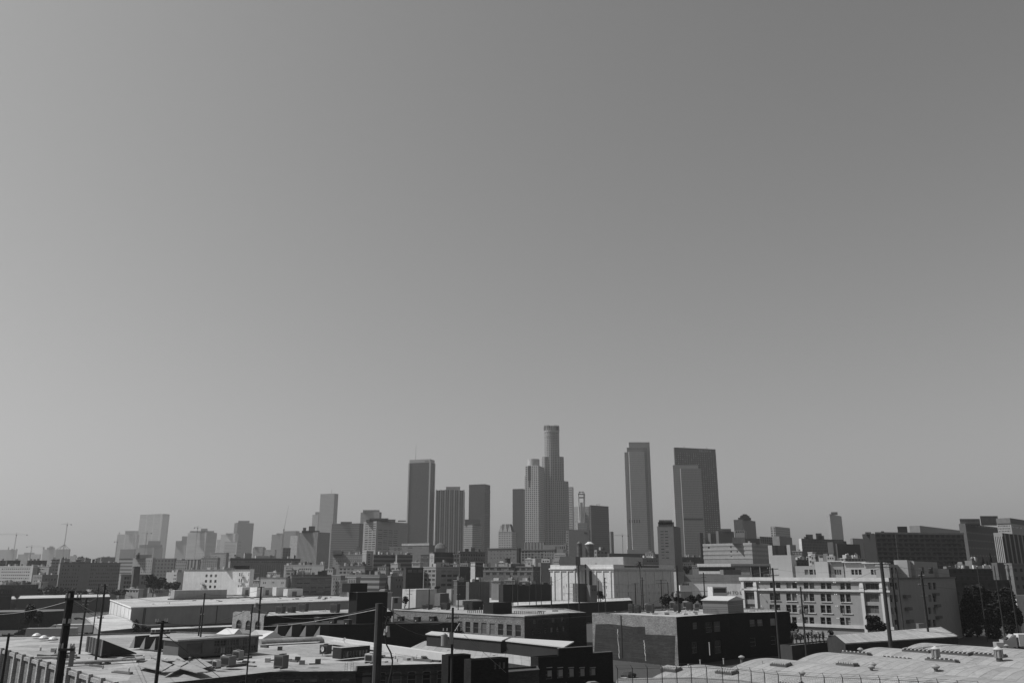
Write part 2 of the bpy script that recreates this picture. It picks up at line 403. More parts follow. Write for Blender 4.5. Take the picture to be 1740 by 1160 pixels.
    def boxon(s, fx0, fx1, fy0, fy1, h, mat, name='penthouse', z=None, z0=None):
        xs = [p[0] for p in s.pl]; ys = [p[1] for p in s.pl]; X0, X1, Y0, Y1 = min(xs), max(xs), min(ys), max(ys)
        b = MB(); zz = s.rz_roof if z0 is None else z0
        b.box(X0 + (X1 - X0) * fx0, Y0 + (Y1 - Y0) * fy0, zz, X0 + (X1 - X0) * fx1, Y0 + (Y1 - Y0) * fy1, zz + h); return b.build(name, mat, s.e)

def corner(xl, xc, xr, yt, D, aL, z0=0, depth=None):
    """near corner at pixel column xc; left face runs off to column xl along azimuth aL, right face to xr along aL+90"""
    C = P(xc, yt, D); H = C.z - z0; aR = aL + 90
    def solve(x, az, default):
        if abs(x - xc) < .3: return default
        k = (x - 870) / F; dx, dy = math.sin(R(az)), math.cos(R(az)); fwd = C.y * CT + (C.z - CZ) * ST
        t = (k * fwd - C.x) / (dx - k * dy * CT)
        return t if 0 < t < 900 else -1
    for _ in range(40):
        LL = solve(xl, aL, -1 if abs(xl - xc) > .3 else depth or min(25, D * .03)); LR = solve(xr, aL + 90, -1 if abs(xr - xc) > .3 else depth or min(25, D * .06))
        if LR < 0 or (LR > 3.2 * abs(xr - xc) * D / F + 20 and abs(xr - xc) > .3): aL += 3; continue
        if LL < 0 or (LL > 3.2 * abs(xl - xc) * D / F + 20 and abs(xl - xc) > .3): aL -= 2; continue
        break
    mn = min(4, D * .015); LL = max(LL, mn); LR = max(LR, mn)
    corner.aL = aL
    return C, H, LL, LR
def block(name, label, cat, xl, xc, xr, yt, D, aL=-45, mats=None, roof=None, wins=(), z0=0, par=.7, depth=None, base=0, dp=.2, group=None):
    """mats: [right face, left face] or one material"""
    C, H, LL, LR = corner(xl, xc, xr, yt, D, aL, z0, depth)
    if mats is None: mats = wall(.3)
    if isinstance(mats, (list, tuple)) and mats[0].name.split('_')[0] == mats[1].name.split('_')[0]: mats = mats[1] if xc - xl > xr - xc else mats[0]
    ml = [mats[0], mats[0], mats[0], mats[1]] if isinstance(mats, (list, tuple)) else mats
    B = Bldg(name, label, cat, [(0, 0), (LR, 0), (LR, LL), (0, LL)], H, (C.x, C.y, z0), R(-corner.aL), ml, roof, wins, par, dp, base, group)
    return B
# ================================================================ FAR SKYLINE (towers 0.9 - 4 km away)
W = wall
G_FAR = 'towers and blocks along the skyline'
def TW(name, label, xl, xc, xr, yt, D, aL, mats, par=.0, **k):
    return block(name, label, 'building', xl, xc, xr, yt, D, aL, mats, par=par, **k)
def cap(B, z0, z1, out, mat, name='crown'):
    b = MB(); b.prism(inset(B.pl, -out), z0, z1); return b.build(name, mat, B.e)
def mast(B, fx, fy, h, r=.5, name='antenna'):
    xs = [p[0] for p in B.pl]; ys = [p[1] for p in B.pl]; x = max(xs) * fx; y = max(ys) * fy
    b = MB(); b.bar((x, y, B.H), (x, y, B.H + h * .5), r, 5); b.bar((x, y, B.H + h * .5), (x, y, B.H + h), r * .5, 5, r * .2); return b.build(name, plain(.15), B.e)
def crown_by_px(B, x0, x1, yt, mat, name='penthouse', depth=12):
    """box on the roof filling photo columns x0..x1 up to row yt, set square to the line of sight"""
    D = B.loc.y + 6; z1 = zat(yt, D); z0 = B.loc.z + B.H - .5; X0, X1 = xat(x0, D, z1), xat(x1, D, z1)
    az = math.atan2((X0 + X1) / 2, D); dx, dy = math.sin(az) * depth, math.cos(az) * depth
    z1 = max(z1, z0 + .8); b = MB(); pts = [(X0, D), (X1, D), (X1 + dx, D + dy), (X0 + dx, D + dy)]
    pts = [B.loc_xy(Vector(p)) for p in pts]
    b.prism(pts, z0 - B.loc.z, z1 - B.loc.z); return b.build(name, mat, B.e)

# --- dark office tower with a pale cap
B = TW('office_tower', 'tall dark slab tower with pale band round its top and thin mast', 695.7, 731, 738.5, 785, 2150, -72, [fac(.03, .022, 3, 4, .8, .7, .4), fac(.04, .03, 3, 4, .8, .6, .4)])
cap(B, B.H, B.H + (zat(779.5, 2150) - zat(785, 2150)), .0, plain(.3))
b = MB()
for (x, y) in B.pl: b.box(x - 1.7, y - 1.7, 0, x + 1.7, y + 1.7, B.H)
b.each('corner_pier', plain(.33), B.e)
b = MB(); x, y = B.pl[3]; hh = B.H + 8; b.bar((6, y * .75, hh), (6, y * .75, hh + 42), .5, 5, .25); b.build('mast', plain(.12), B.e)
def sign(txt, B, ed, frac, z, size, mat, name='sign_letters', off=.25, ext=.06):
    cu = bpy.data.curves.new('t', 'FONT'); cu.body = txt; cu.size = size; cu.extrude = ext; cu.align_x = 'CENTER'
    o = bpy.data.objects.new('t', cu); col.objects.link(o); dg = bpy.context.evaluated_depsgraph_get()
    me = bpy.data.meshes.new_from_object(o.evaluated_get(dg)); bpy.data.objects.remove(o); me.materials.clear(); me.materials.append(mat)
    s = bpy.data.objects.new(name, me); col.objects.link(s); s.parent = B.e
    p, q = B.pl[ed], B.pl[(ed + 1) % len(B.pl)]; L = math.dist(p, q); u = ((q[0] - p[0]) / L, (q[1] - p[1]) / L); n = (u[1], -u[0])
    s.location = (p[0] + u[0] * L * frac + n[0] * off, p[1] + u[1] * L * frac + n[1] * off, z); s.rotation_euler = (R(90), 0, math.atan2(u[1], u[0])); return s
sign('aon', B, 3, .84, B.H + 1.5, 7, plain(.02), off=.3)
# --- ribbed pale tower
C = P(765, 832, 2150); H = C.z; xa, xb = xat(741, 2150, H), xat(788, 2150, H)
pl = []; x = xa - C.x; wd = (xb - xa); ys = [10, 4, 0, -6, 0, 4, 10]
n = 6
for i in range(n):
    x0 = x + wd * i / n; x1 = x + wd * (i + 1) / n; yy = (9, 4, 0, 0, 4, 9)[i]
    pl += [(x0, yy), (x1, yy)]
pl += [(x + wd, 60), (x, 60)]
q = []
for p in pl:
    if not q or math.dist(p, q[-1]) > .01: q.append(p)
B = Bldg('office_tower', 'pale vertically ribbed tower right of the dark slab with pale cap', 'building', q, H, (C.x, C.y, 0), 0, [fac(.22, .04, 5.2, 60, .66, 1, .3)], par=0)
b = MB()
for i in range(n + 1):
    xx = x + wd * i / n; yy = (9, 4, 0, 0, 0, 4, 9)[i]; b.box(xx - 1.3, yy - 1.4, 0, xx + 1.3, yy + 3, H + 1)
b.each('rib', plain(.36), B.e)
b = MB(); b.box(x - .6, 10, H - 62, x + wd + .6, 12, H - 50); b.build('plant_floor', plain(.1), B.e)
crown_by_px(B, 758, 782, 826.5, plain(.3), depth=30)
# --- tower with banded side
B = TW('office_tower', 'dark square tower with paler banded right side, right of the ribbed tower', 797, 824, 833, 822, 2000, -68, [fac(.26, .1, 60, 4, 1, .5, .1), fac(.03, .022, 3, 4, .8, .5, .4)])
b = MB(); L = B.elen(0)
for yy in (832, 872): z = zat(yy, 2000); b.box(-.3, -.4, z - 5, L + .3, .2, z)
b.each('dark_band', plain(.05), B.e)
B = TW('office_block', 'low dark block with gridded right face at the foot of the banded tower', 788, 803, 819, 891, 1500, -60, [fac(.3, .03, 2.4, 3.4, .55, .5, .4), fac(.05, .02, 2.5, 4, .5, .8, .3)])
crown_by_px(B, 790, 816, 882, W(.12), depth=25)
TW('apartment_tower', 'slim pale block behind the ribbed tower', 783, 787, 790, 864, 2300, -50, W(.2))
# --- gabled chateau block
C = P(864, 903, 1400)
B = TW('gabled_block', 'pale steep gabled block with dark roof left of the tall towers', 847, 870, 877, 903, 1400, -70, [fac(.4, .06, 3, 3.6, .5, .5, .4)] * 2)
b = MB(); L = B.elen(3); Wd = B.elen(0); h2 = zat(889.6, 1400) - B.loc.z
for i in range(3):
    y0, y1 = L * i / 3 + .2, L * (i + 1) / 3 - .2; ym = (y0 + y1) / 2
    b.poly([(0, y1, B.H), (0, y0, B.H), (0, ym, h2 + (2 if i == 1 else -1))]); b.poly([(-.3, y0, B.H - .2), (-.3, y1, B.H - .2), (-.3, ym, h2 + (2 if i == 1 else -1))][::-1])
b.each('gable', fac(.5, .05, 3, 3.2, .4, .4), B.e)
b = MB(); ym = L / 2; b.poly([(0.3, L * .12, B.H), (Wd, L * .12, B.H), (Wd * .6, L * .2, h2), (Wd * .2, L * .2, h2)]); b.poly([(.3, L * .88, B.H), (Wd * .2, L * .8, h2), (Wd * .6, L * .8, h2), (Wd, L * .88, B.H)])
b.poly([(.3, L * .88, B.H), (.3, L * .12, B.H), (Wd * .2, L * .2, h2), (Wd * .2, L * .8, h2)]); b.poly([(Wd, L * .12, B.H), (Wd, L * .88, B.H), (Wd * .6, L * .8, h2), (Wd * .6, L * .2, h2)]); b.build('steep_roof', plain(.06), B.e)
TW('office_tower', 'plain dark slab with pale cap behind the pale notched tower', 871, 889, 900, 830, 2400, -75, [fac(.05, .03, 3, 4, .7, .6, .2)] * 2)
# --- notched pale tower with rounded cap
C, H, LL, LR = corner(891, 915, 925, 790.5, 2150, -70)
B = Bldg('office_tower', 'pale gridded tower with dark notch and rounded cap left of the tallest tower', 'building', [(0, 0), (LR, 0), (LR, LL * .93), (0, LL * .93)], H, (C.x, C.y, 0), R(-corner.aL), [fac(.44, .03, 5.5, 5, .62, .6, .4)] * 1, par=0)
b = MB(); zz = zat(807, 2150); b.box(3, LL * .93, 0, LR, LL * 1.0, zz); b.build('shoulder', fac(.44, .03, 5.5, 5, .62, .6, .4), B.e)
b = MB(); r_ = (xat(919, 2160, H) - xat(898.5, 2160, H)) / 2; b.cyl(r_ + 2, LL * .5, H - 2, zat(778.5, 2150), r_, n=28); b.build('rounded_cap', fac(.42, .3, 3, 8, .5, 1), B.e)
b = MB(); b.box(-.5, LL * .56, zat(815, 2150), .2, LL * .74, H + .5); b.box(-.5, LL * .62, zat(827, 2150), .2, LL * .68, zat(815, 2150)); b.build('dark_notch', plain(.02), B.e)
# --- tallest tower, stepped with cylindrical crown
D = 2200; zt = zat(724.5, D + 25); C = P(940, 817, D); X = lambda px, z: xat(px, D + 17, z) - C.x
E = empty('skyscraper', (C.x, C.y, 0)); tag(E, 'tallest stepped tower ending in a round crown at the centre', 'building')
cx = X(937.7, zt)
def octo(rx, ch, cy=28): return [(cx - rx, cy - rx + ch), (cx - rx + ch, cy - rx), (cx + rx - ch, cy - rx), (cx + rx, cy - rx + ch), (cx + rx, cy + rx - ch), (cx + rx - ch, cy + rx), (cx - rx + ch, cy + rx), (cx - rx, cy + rx - ch)]
gm_ = fac(.25, .015, 5.4, 4.6, .5, .5, .3)
cx = (X(921, 275) + X(958, 275)) / 2
b = MB(); b.prism(octo(29, 7), 0, zat(775.5, D)); b.build('middle_shaft', gm_, E)
cx = (X(923, 200) + X(963.5, 200)) / 2 + 3; b = MB(); b.prism(octo(33, 12, 31), 0, zat(817, D)); b.build('lower_shaft', gm_, E)
cx = X(938, 290)
b = MB(); b.cyl(cx, 17, 0, zt - 14, 20.6, n=32); b.build('round_shaft', fac(.27, .015, 5.4, 4.6, .5, .6, .3), E)
b = MB(); b.cyl(cx, 17, zt - 32, zt - 27, 21.0, n=32); b.cyl(cx, 17, zt - 14, zt - 2, 19.5, n=32); b.build('crown_drum', fac(.3, .03, 4.2, 9, .5, .7, .1), E)
b = MB()
for i in range(22):
    a = 2 * math.pi * i / 22; b.box(cx + 20 * math.cos(a) - 1.2, 17 + 20 * math.sin(a) - 1.2, zt - 17, cx + 20 * math.cos(a) + 1.2, 17 + 20 * math.sin(a) + 1.2, zt - (0 if abs(math.sin(a * 2)) > .4 else 3))
b.cyl(cx, 17, zt - 18, zt - 14, 21.2, n=32); b.build('crown_ring', plain(.34), E)
b = MB(); b.box(cx + 12, 17 - 19.2 - 3, zt - 13, cx + 17, 17 - 15, zt - 4); b.build('crown_logo', plain(.04), E)
# --- right of it
TW('office_tower', 'white banded tower peeking out right of the tallest tower', 962, 972, 974.5, 826.7, 2300, -68, [plain(.5), fac(.5, .05, 40, 4.6, .85, .5, .2)])
TW('office_block', 'distant pale windowed block behind the torch tower, left part', 974, 984, 986, 860, 2350, -60, fac(.38, .06, 3.2, 4, .5, .5, .3))
TW('office_block', 'distant grey block between the torch tower and the dark glass block', 990, 1000, 1004, 860, 2350, -60, fac(.24, .1, 30, 4, 1, .5, .2))
C = P(987.8, 836, 2000); E = empty('torch_tower', (C.x, C.y, 0)); tag(E, 'slender pale tower with flared open top beside the tallest tower', 'building')
b = MB(); zb, zn, zt = zat(888, 2000), zat(853, 2000), C.z; b.box(-11, 0, 0, 11, 20, zb); b.build('base', fac(.36, .06, 3, 4, .5, .5), E)
b = MB()
for (x, y) in ((-6, 0), (6, 0), (-6, 12), (6, 12)): b.bar((x * .85, y, zb), (x * 1.25, y, zt - 4), 1.6, 6)
b.box(-3, 3, zb, 3, 9, zn); b.build('shaft', plain(.42), E)
b = MB(); b.box(-7, -1, zt - 13, 7, 13, zt - 11); b.box(-8, -2, zt - 5, 8, 14, zt - 3.5); b.build('top_platform', plain(.25), E)
b = MB()
for x in (-7, -4, 4, 7): b.bar((x, -1, zt - 3.5), (x * .7, -1, zt + 2), .8, 5)
b.bar((-5, 0, zt), (5, 0, zt + 1), .8, 5); b.each('finial', plain(.1), E)
B = TW('office_tower', 'dark glass banded block between the torch tower and the pale slab tower', 1001.7, 1004, 1034, 857.8, 1700, -40, [fac(.07, .03, 60, 4, 1, .55, .2), fac(.12, .04, 60, 4, 1, .5)])
b = MB()
for x in (20, 24, 28): b.bar((x, 4, B.H), (x + 1, 4, B.H + 3.2), .3, 4)
b.bar((19, 4, B.H + 3), (31, 4, B.H + 3.6), .25, 4); b.each('roof_davit', plain(.05), B.e)
B = TW('office_block', 'plain grey blank walled block below the torch tower', 966, 1000, 1003, 899.5, 1300, -78, [W(.12), W(.14)])
b = MB(); L = B.elen(3); b.box(-.3, L * .08, B.H - 6, .05, L * .22, B.H - 3.6); b.build('sign_plate', plain(.02), B.e)
TW('apartment_block', 'narrow dark windowed strip beside the blank walled block', 962, 966, 967, 901, 1320, -70, fac(.25, .03, 4, 4, .55, .5))
def turret(px, pr, yt, D, label, dome):
    C = P(px, yt, D); r = (xat(px + pr, D, C.z) - xat(px - pr, D, C.z)) / 2; E = empty('turret', (C.x, C.y, 0)); tag(E, label, 'tower', 'round turrets below the torch tower')
    b = MB(); b.cyl(0, 0, 0, C.z - 3, r, n=14); b.build('drum', fac(.08, .03, 2, 4, .4, .5), E)
    b = MB(); b.cyl(0, 0, C.z - 3, C.z - 2, r * 1.12, n=14); b.cyl(0, 0, C.z - 2, C.z, r, r * .35, n=14); b.build('cap', plain(dome), E)
turret(984.5, 4.5, 919.5, 900, 'round dark turret with a dark conical cap', .06)
turret(1001.6, 7, 920, 900, 'round dark turret with a white domed cap', .5)
TW('apartment_tower', 'slim distant tower left of the yard crane', 1036.5, 1038, 1042.4, 902.5, 1900, -50, [fac(.1, .04, 3, 4, .5, .6), W(.16)])
# --- pale slab tower of stepped slabs
D = 2000; C = P(1085, 751, D); E = empty('slab_tower', (C.x, C.y, 0)); tag(E, 'tall pale tower of stepped slabs standing alone right of centre', 'building')
def sl(x0, x1, yt, y0, y1, mat, nm, dd=0):
    z = zat(yt, D + dd); b = MB(); b.box(xat(x0, D + dd, z) - C.x, y0, 0, xat(x1, D + dd, z) - C.x, y1, z); b.build(nm, mat, E)
pm = fac(.15, .1, 1.6, 4, .5, .6, .1, .08)
sl(1068.3, 1103.6, 751, 14, 50, fac(.34, .2, 1.6, 30, .5, 1, .1), 'rear_slab', 14); sl(1065.2, 1099, 760, 7, 14, fac(.2, .12, 3, 5, .6, .5, .1), 'middle_slab', 7)
sl(1061, 1066.5, 768, 8, 30, fac(.28, .2, 1.6, 4, .5, .6, .1), 'side_slab', 7); sl(1068.7, 1094.6, 767, 0, 7, fac(.38, .26, 3, 5, .6, .5, .1), 'front_slab', 0)
b = MB()
for i in range(5):
    xx = xat(1071.5 + i * 4.3, D, 70) - C.x; b.box(xx - .9, -.5, zat(888, D), xx + .9, .2, zat(882.5, D))
b.each('vent_slot', plain(.02), E)
b = MB(); b.box(xat(1070, D, 0) - C.x - 3, -3, 0, xat(1102, D, 0) - C.x + 6, 1.5, zat(933, D)); b.build('podium', plain(.3), E)
# --- dark gridded tower with lettering
B = TW('office_tower', 'broad dark gridded tower with faint lettering at its top right', 1145.6, 1146, 1215.5, 760, 2000, -17, [fac(.03, .17, 6, 5, .5, .42, .5), W(.05)], depth=40)
b = MB(); L = B.elen(0); b.box(0, -.4, B.H - 11, L, .1, B.H + .4); b.build('top_band', plain(.045), B.e)
b = MB(); b.box(-.2, -.5, 0, 1.5, .1, B.H - 11); b.box(L - 1.5, -.5, 0, L + .2, .1, B.H - 11); b.each('corner_pier', plain(.03), B.e)
sign('DELOITTE', B, 0, .74, B.H - 8, 7.5, plain(.3), off=.6)
b = MB()
for fx in (.25, .8): b.bar((L * fx, 4, B.H), (L * fx, 4, B.H + 6), .4, 4); b.bar((L * fx + 2, 4, B.H), (L * fx + 3, 4, B.H + 4), .3, 4)
b.each('antenna', plain(.1), B.e)
# --- grey tower in front of it
D = 1800; C = P(1170, 795, D); E = empty('slab_tower', (C.x, C.y, 0)); tag(E, 'smooth grey slab tower standing in front of the dark gridded tower', 'building')
sl(1143.2, 1186, 789.7, 8, 34, fac(.3, .2, 2, 4, .5, .6, .1), 'rear_slab', 8); sl(1156.5, 1191, 795.5, 0, 8, fac(.24, .15, 3, 5, .6, .5, .1, .08), 'front_slab', 0)
b = MB(); b.box(xat(1163, D, 100) - C.x, -.6, zat(883.3, D), xat(1196, D, 100) - C.x, 6, zat(880, D)); b.build('dark_recess', plain(.015), E)
# --- old brick tower with crenellated head
B = TW('jail_tower', 'dark square tower with toothed top and paired windows in front of the slab towers', 1116.6, 1144, 1156, 893, 800, -70, [W(.045), W(.13)], wins=[(3, 1122, 1137, 900, 950, 2, 10, .75, .38, 'plain')])
crown_by_px(B, 1118, 1145, 886.5, W(.07), 'parapet_storey', 16); crown_by_px(B, 1119.5, 1142, 883, W(.16), 'pale_cap', 12)
b = MB(); L = B.elen(3)
for i in range(7): b.box(-.3, L * i / 7, B.H, .6, L * i / 7 + L / 14, B.H + 1.3)
b.each('merlon', W(.09), B.e)
TW('apartment_tower', 'slim dark tower at the right foot of the grey slab tower', 1187, 1189, 1194.5, 904.6, 1000, -45, [W(.05), W(.05)])
TW('office_block', 'dark ragged block just right of the slim dark tower', 1188, 1198, 1206, 913, 1100, -60, fac(.08, .03, 2, 3.5, .5, .5))
B = TW('apartment_block', 'grey plain block behind the striped building, left one', 1205.5, 1207, 1219, 905.5, 1100, -40, [W(.1), W(.45)])
B = TW('apartment_block', 'grey plain block behind the striped building, wider one with dark corners', 1218.5, 1220.5, 1247, 901.5, 1080, -40, [W(.11), W(.45)])
crown_by_px(B, 1223, 1242, 898, W(.14), depth=12)
# --- art deco dark block with stepped head
B = TW('hotel_tower', 'dark tower with stepped pyramid top right of the gridded tower', 1246.5, 1262, 1283.6, 882, 1600, -55, [fac(.05, .02, 3, 4, .4, 1, .2)] * 2)
for (a, c, y, d) in ((1254, 1276, 879, 20), (1257.3, 1273.5, 876, 16), (1259.5, 1271, 874.6, 12), (1262, 1269, 873, 8)): crown_by_px(B, a, c, y, fac(.06, .03, 3, 4, .4, 1), 'stepped_storey', d)
B = TW('office_block', 'small pale block with four arches under the stepped dark tower', 1249, 1265, 1268.6, 900.5, 1000, -72, [W(.15), W(.2)], wins=[(3, 1250, 1264.5, 901.5, 905, 4, 1, .7, .9, 'plain')])
TW('building_under_construction', 'pale open framed block with scaffold netting behind the dark blocks', 1308.5, 1317, 1342, 894, 1500, -50, [fac(.3, .05, 5, 4, .6, .7, .4), fac(.4, .1, 4, 4, .6, .6, .4)])
TW('apartment_block', 'dark block with pale uprights right of the striped building, left one', 1289, 1291, 1317, 911, 900, -40, [fac(.17, .03, 4, 3.2, .7, .8, .3), W(.2)])
TW('apartment_block', 'dark block with pale uprights right of the striped building, right one', 1312, 1324, 1345.5, 910.5, 860, -55, [fac(.14, .03, 4, 3.2, .7, .9, .3), W(.22)])
TW('office_block', 'squat grey block with one dark slot before the dark uprighted blocks', 1310, 1311.5, 1336, 926, 700, -35, [fac(.11, .03, 12, 60, .3, 1), W(.3)])
B = TW('apartment_block', 'wide dark block of fine vertical stripes near the lone pale tower', 1359.5, 1361.5, 1433, 914.5, 1000, -30, [fac(.12, .025, 2.6, 3.3, .7, .85, .4), W(.5)])
for (a, c, y) in ((1369, 1381, 907.5), (1386, 1396, 905.5), (1390, 1400, 909.5), (1366, 1374, 911.5)): crown_by_px(B, a, c, y, W(.1), 'penthouse', 10)
B = TW('office_tower', 'lone pale banded tower on the right part of the skyline', 1404, 1409.5, 1429.8, 872.5, 1900, -55, [fac(.24, .12, 50, 4.4, 1, .5, .1), W(.4)])
crown_by_px(B, 1412, 1423, 869.5, W(.2), depth=20)
TW('chimney_tower', 'slim pale windowless tower beside the wide striped dark block', 1411.5, 1415, 1419.5, 920.5, 640, -55, [W(.12), W(.3)])
B = TW('office_block', 'plain dark grey block with small roof hut left of the long dark hotel', 1420.5, 1422, 1461, 923.5, 650, -30, [W(.07), W(.07)])
crown_by_px(B, 1432, 1438, 919, W(.06), depth=6)
TW('office_block', 'pale block with slanted top left of the long dark hotel', 1447, 1448.5, 1467, 914, 1300, -40, [W(.18), W(.3)])
# --- right edge group
B = TW('hotel', 'long dark hotel with rows of recessed balconies on the right', 1465, 1486.5, 1637, 905.5, 600, -12, [fac(.07, .01, 4.4, 3.1, .62, .6, .9, .3), W(.022)], par=.5)
L = B.elen(0); fh = 3.1
b = MB()
b.box(-.4, -.8, B.H - .5, L, .2, B.H + .8); b.build('roof_edge', W(.2), B.e)
fb_ = MB()
for i in range(9): 
    for j in range(22):
        if (i * 7 + j * 3) % 5 != 0: fb_.box(L * (j + .12) / 22, -.55, B.H - 4.4 - i * fh, L * (j + .8) / 22, .05, B.H - 3.6 - i * fh)
fb_.build('balcony_row', W(.03), B.e)
b = MB(); b.box(L * .215, -.5, 0, L * .225, .1, B.H); b.build('downpipe', W(.2), B.e)
crown_by_px(B, 1524.5, 1541, 894, W(.06), 'lift_house', 8); crown_by_px(B, 1497, 1502, 902, W(.05), 'vent', 3); crown_by_px(B, 1470, 1480, 903.5, W(.2), 'vent', 4)
mast(B, .33, .3, 6, .1)
B = TW('office_block', 'low louvred building rising behind the long dark hotel', 1545, 1562.5, 1632, 892.5, 900, -62, [fac(.24, .05, 2.2, 60, .5, 1, .2), W(.2)])
B = TW('courthouse', 'massive dark stone block with flat bays behind the hotel at right', 1629, 1640, 1697, 889, 800, -60, [fac(.05, .02, 9, 7, .5, .15, .2), W(.1)])
crown_by_px(B, 1630.5, 1664.5, 881, fac(.13, .04, 1.5, 3, .5, .5), 'upper_storey', 24); crown_by_px(B, 1665, 1695, 876.2, W(.11), 'tall_roof_block', 20)
B = TW('office_block', 'white block with rows of small square windows below a dark top at the right edge', 1694, 1717.6, 1760, 889, 610, -60, [W(.3), W(.55)], wins=[(3, 1696, 1717, 891, 904.5, 8, 3, .6, .5, 'plain'), (0, 1719, 1745, 890, 898, 4, 2, .75, .6, 'plain')])
b = MB(); b.prism(B.pl, B.H + .01, zat(879.5, 610)); b.build('plant_storey', [plain(.05)], B.e)
b = MB(); b.box(-.05, -.01, B.H + .2, -.4, 25, zat(879.5, 610)) if False else b.box(-.5, 0, B.H + .2, -.02, B.elen(3), zat(879.5, 610)); b.build('louvre_screen', W(.16), B.e)
B = TW('office_block', 'black block with pale vertical fins at the right edge', 1688, 1703, 1765, 905, 500, -60, [fac(.012, .03, 9, 60, .3, 1, .3), W(.02)])
b = MB(); L = B.elen(3)
for i in range(5): b.box(-.5, L * (i + .35) / 5, 0, .05, L * (i + .35) / 5 + .55, B.H - 2)
b.each('fin', W(.3), B.e)
b = MB(); b.box(-.2, 0, B.H - 2, .1, L, B.H + .2); b.build('head_band', W(.25), B.e)

# ================================================================ FAR LEFT (hazier, 2 - 4 km)
HZ = [
 ('office_block', 'hazy plain block touching the left edge of the picture', 0 - 12, 12, 14, 933.5, 3300, -70, .05, []),
 ('office_block', 'hazy ragged topped block second from the left edge', 12, 29, 30, 933.5, 3000, -70, .06, [(14, 16, 929), (19, 23, 932), (27, 29.5, 932)]),
 ('office_block', 'hazy low block with slanted roof under the small crane', 31, 51, 53, 941, 3000, -70, .07, [(41, 59, 938.5)]),
 ('office_block', 'hazy low stepped block between the slanted roof and the domed hall', 52, 68, 70, 941, 3100, -70, .12, []),
 ('building_under_construction', 'hazy hall with rounded frame top left of the truss roof', 73, 96, 98, 933, 2900, -70, .1, [(80, 94, 929.5), (84, 91, 927.5), (73, 76, 929)]),
 ('building_under_construction', 'hazy block topped by an open pyramid truss under the tall crane', 96, 118, 120, 932.5, 2500, -70, .04, []),
 ('office_block', 'hazy low block with a slanted fin right of the truss roof', 118, 129, 131, 944, 2300, -70, .08, [(125, 130, 942)]),
 ('office_tower', 'broad hazy tower, tallest on the far left', 238.2, 277, 288.5, 872.5, 3250, -66, None, []),
 ('office_tower', 'hazy pale tower just left of the broad far left tower', 199.5, 233, 237, 907, 3200, -72, None, [(213, 236, 901.5), (202, 204, 904)]),
 ('building_under_construction', 'dark stepped concrete frame before the broad far left tower', 229.5, 262, 277, 930, 2500, -65, .03, [(237, 276, 925), (252, 273, 918.5)]),
 ('building_under_construction', 'dark floor slabs stacked open before the far left towers', 204.5, 228, 231, 932.5, 2400, -72, 'slab', []),
 ('office_block', 'plain dark grey cube below the broad far left tower', 262.5, 297, 299.5, 948, 1100, -75, .05, []),
 ('building_under_construction', 'unfinished tower with open top floor and gap left of the dark stepped tower', 298.5, 316, 320, 926, 2400, -70, .1, [(299, 310, 918.5), (309.5, 320, 910.5)]),
 ('office_tower', 'dark hazy tower with pale left face and a small top block', 319, 351, 369, 904, 2300, -62, None, [(323, 364, 901.5), (341.5, 353, 897.5)]),
 ('office_block', 'thin low hazy block right of the dark hazy tower', 369, 375, 378, 916, 2700, -60, .1, []),
 ('office_tower', 'hazy pale block with slightly lower left side beside the chamfered tower', 375.5, 400, 405.5, 907, 2600, -70, .2, [(384, 404, 905.5)]),
 ('office_block', 'pale gridded block in front of the chamfered dark tower', 381, 403, 411, 920, 1900, -65, 'grid', []),
 ('office_tower', 'lone dark chamfered tower on the left part of the skyline', 398.5, 404, 431.5, 887.5, 2700, -40, 'dark', [(405, 424, 884.3)]),
 ('office_block', 'low hazy block right of the chamfered tower foot', 430, 447, 452, 930, 1700, -70, .09, [(432, 450, 928.5)]),
 ('office_block', 'lower hazy wall in the gap before the crane tower', 450, 467, 470, 933.5, 1650, -70, .12, []),
 ('office_tower', 'hazy plain tower left of the luffing crane', 462, 480, 482.5, 907.5, 2600, -70, .06, [(470, 481, 905.5)]),
 ('office_tower', 'hazy dark tower directly behind the luffing crane', 481.5, 503, 509, 901.5, 2300, -68, .06, []),
 ('office_block', 'hazy pale block in front, between the crane tower and the striped tower', 493.5, 506, 509, 909.5, 1800, -68, .22, []),
 ('office_block', 'small dark roofed box below the luffing crane', 480, 481, 494, 930, 1400, -40, .03, []),
 ('office_tower', 'small hazy tower with sloping top left of the pale tapered tower', 531, 541, 545, 873.5, 2900, -65, .1, [(536, 544.5, 869.5)]),
]
truss_base = None
for nm, lb, xl, xc, xr, yt, D, aL, v, ph in HZ:
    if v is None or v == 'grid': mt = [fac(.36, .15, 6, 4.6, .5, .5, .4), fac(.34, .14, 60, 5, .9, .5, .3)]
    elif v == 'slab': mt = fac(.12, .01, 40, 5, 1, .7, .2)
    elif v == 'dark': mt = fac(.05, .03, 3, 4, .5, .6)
    else: v = v * 1.7 + .06; mt = [fac(v, v * .3, 5, 4.4, .55, .5, .5), fac(v * 1.1, v * .35, 5, 4.4, .55, .5, .5)]  # walls lightened so part of the haze is in their colour
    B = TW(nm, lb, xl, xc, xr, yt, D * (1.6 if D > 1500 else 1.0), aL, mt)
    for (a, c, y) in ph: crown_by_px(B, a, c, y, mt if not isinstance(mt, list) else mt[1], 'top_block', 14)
    if 'truss' in lb and 'pyramid' in lb: truss_base = B
    if 'broad hazy tower' in lb:
        b = MB(); L = B.elen(0); b.box(1, -1, 10, L * .75, .1, B.H - 8); b.build('pale_panel', plain(.3), B.e)
B = truss_base; b = MB(); L = B.elen(3); ym = L / 2; zt = zat(924.5, 4000)
for y0 in (1, L - 1):
    for k in (1, .55): b.bar((0, y0 if k == 1 else ym + (y0 - ym) * k, B.H), (5, ym, zt - 1 + k), 1.2, 5)
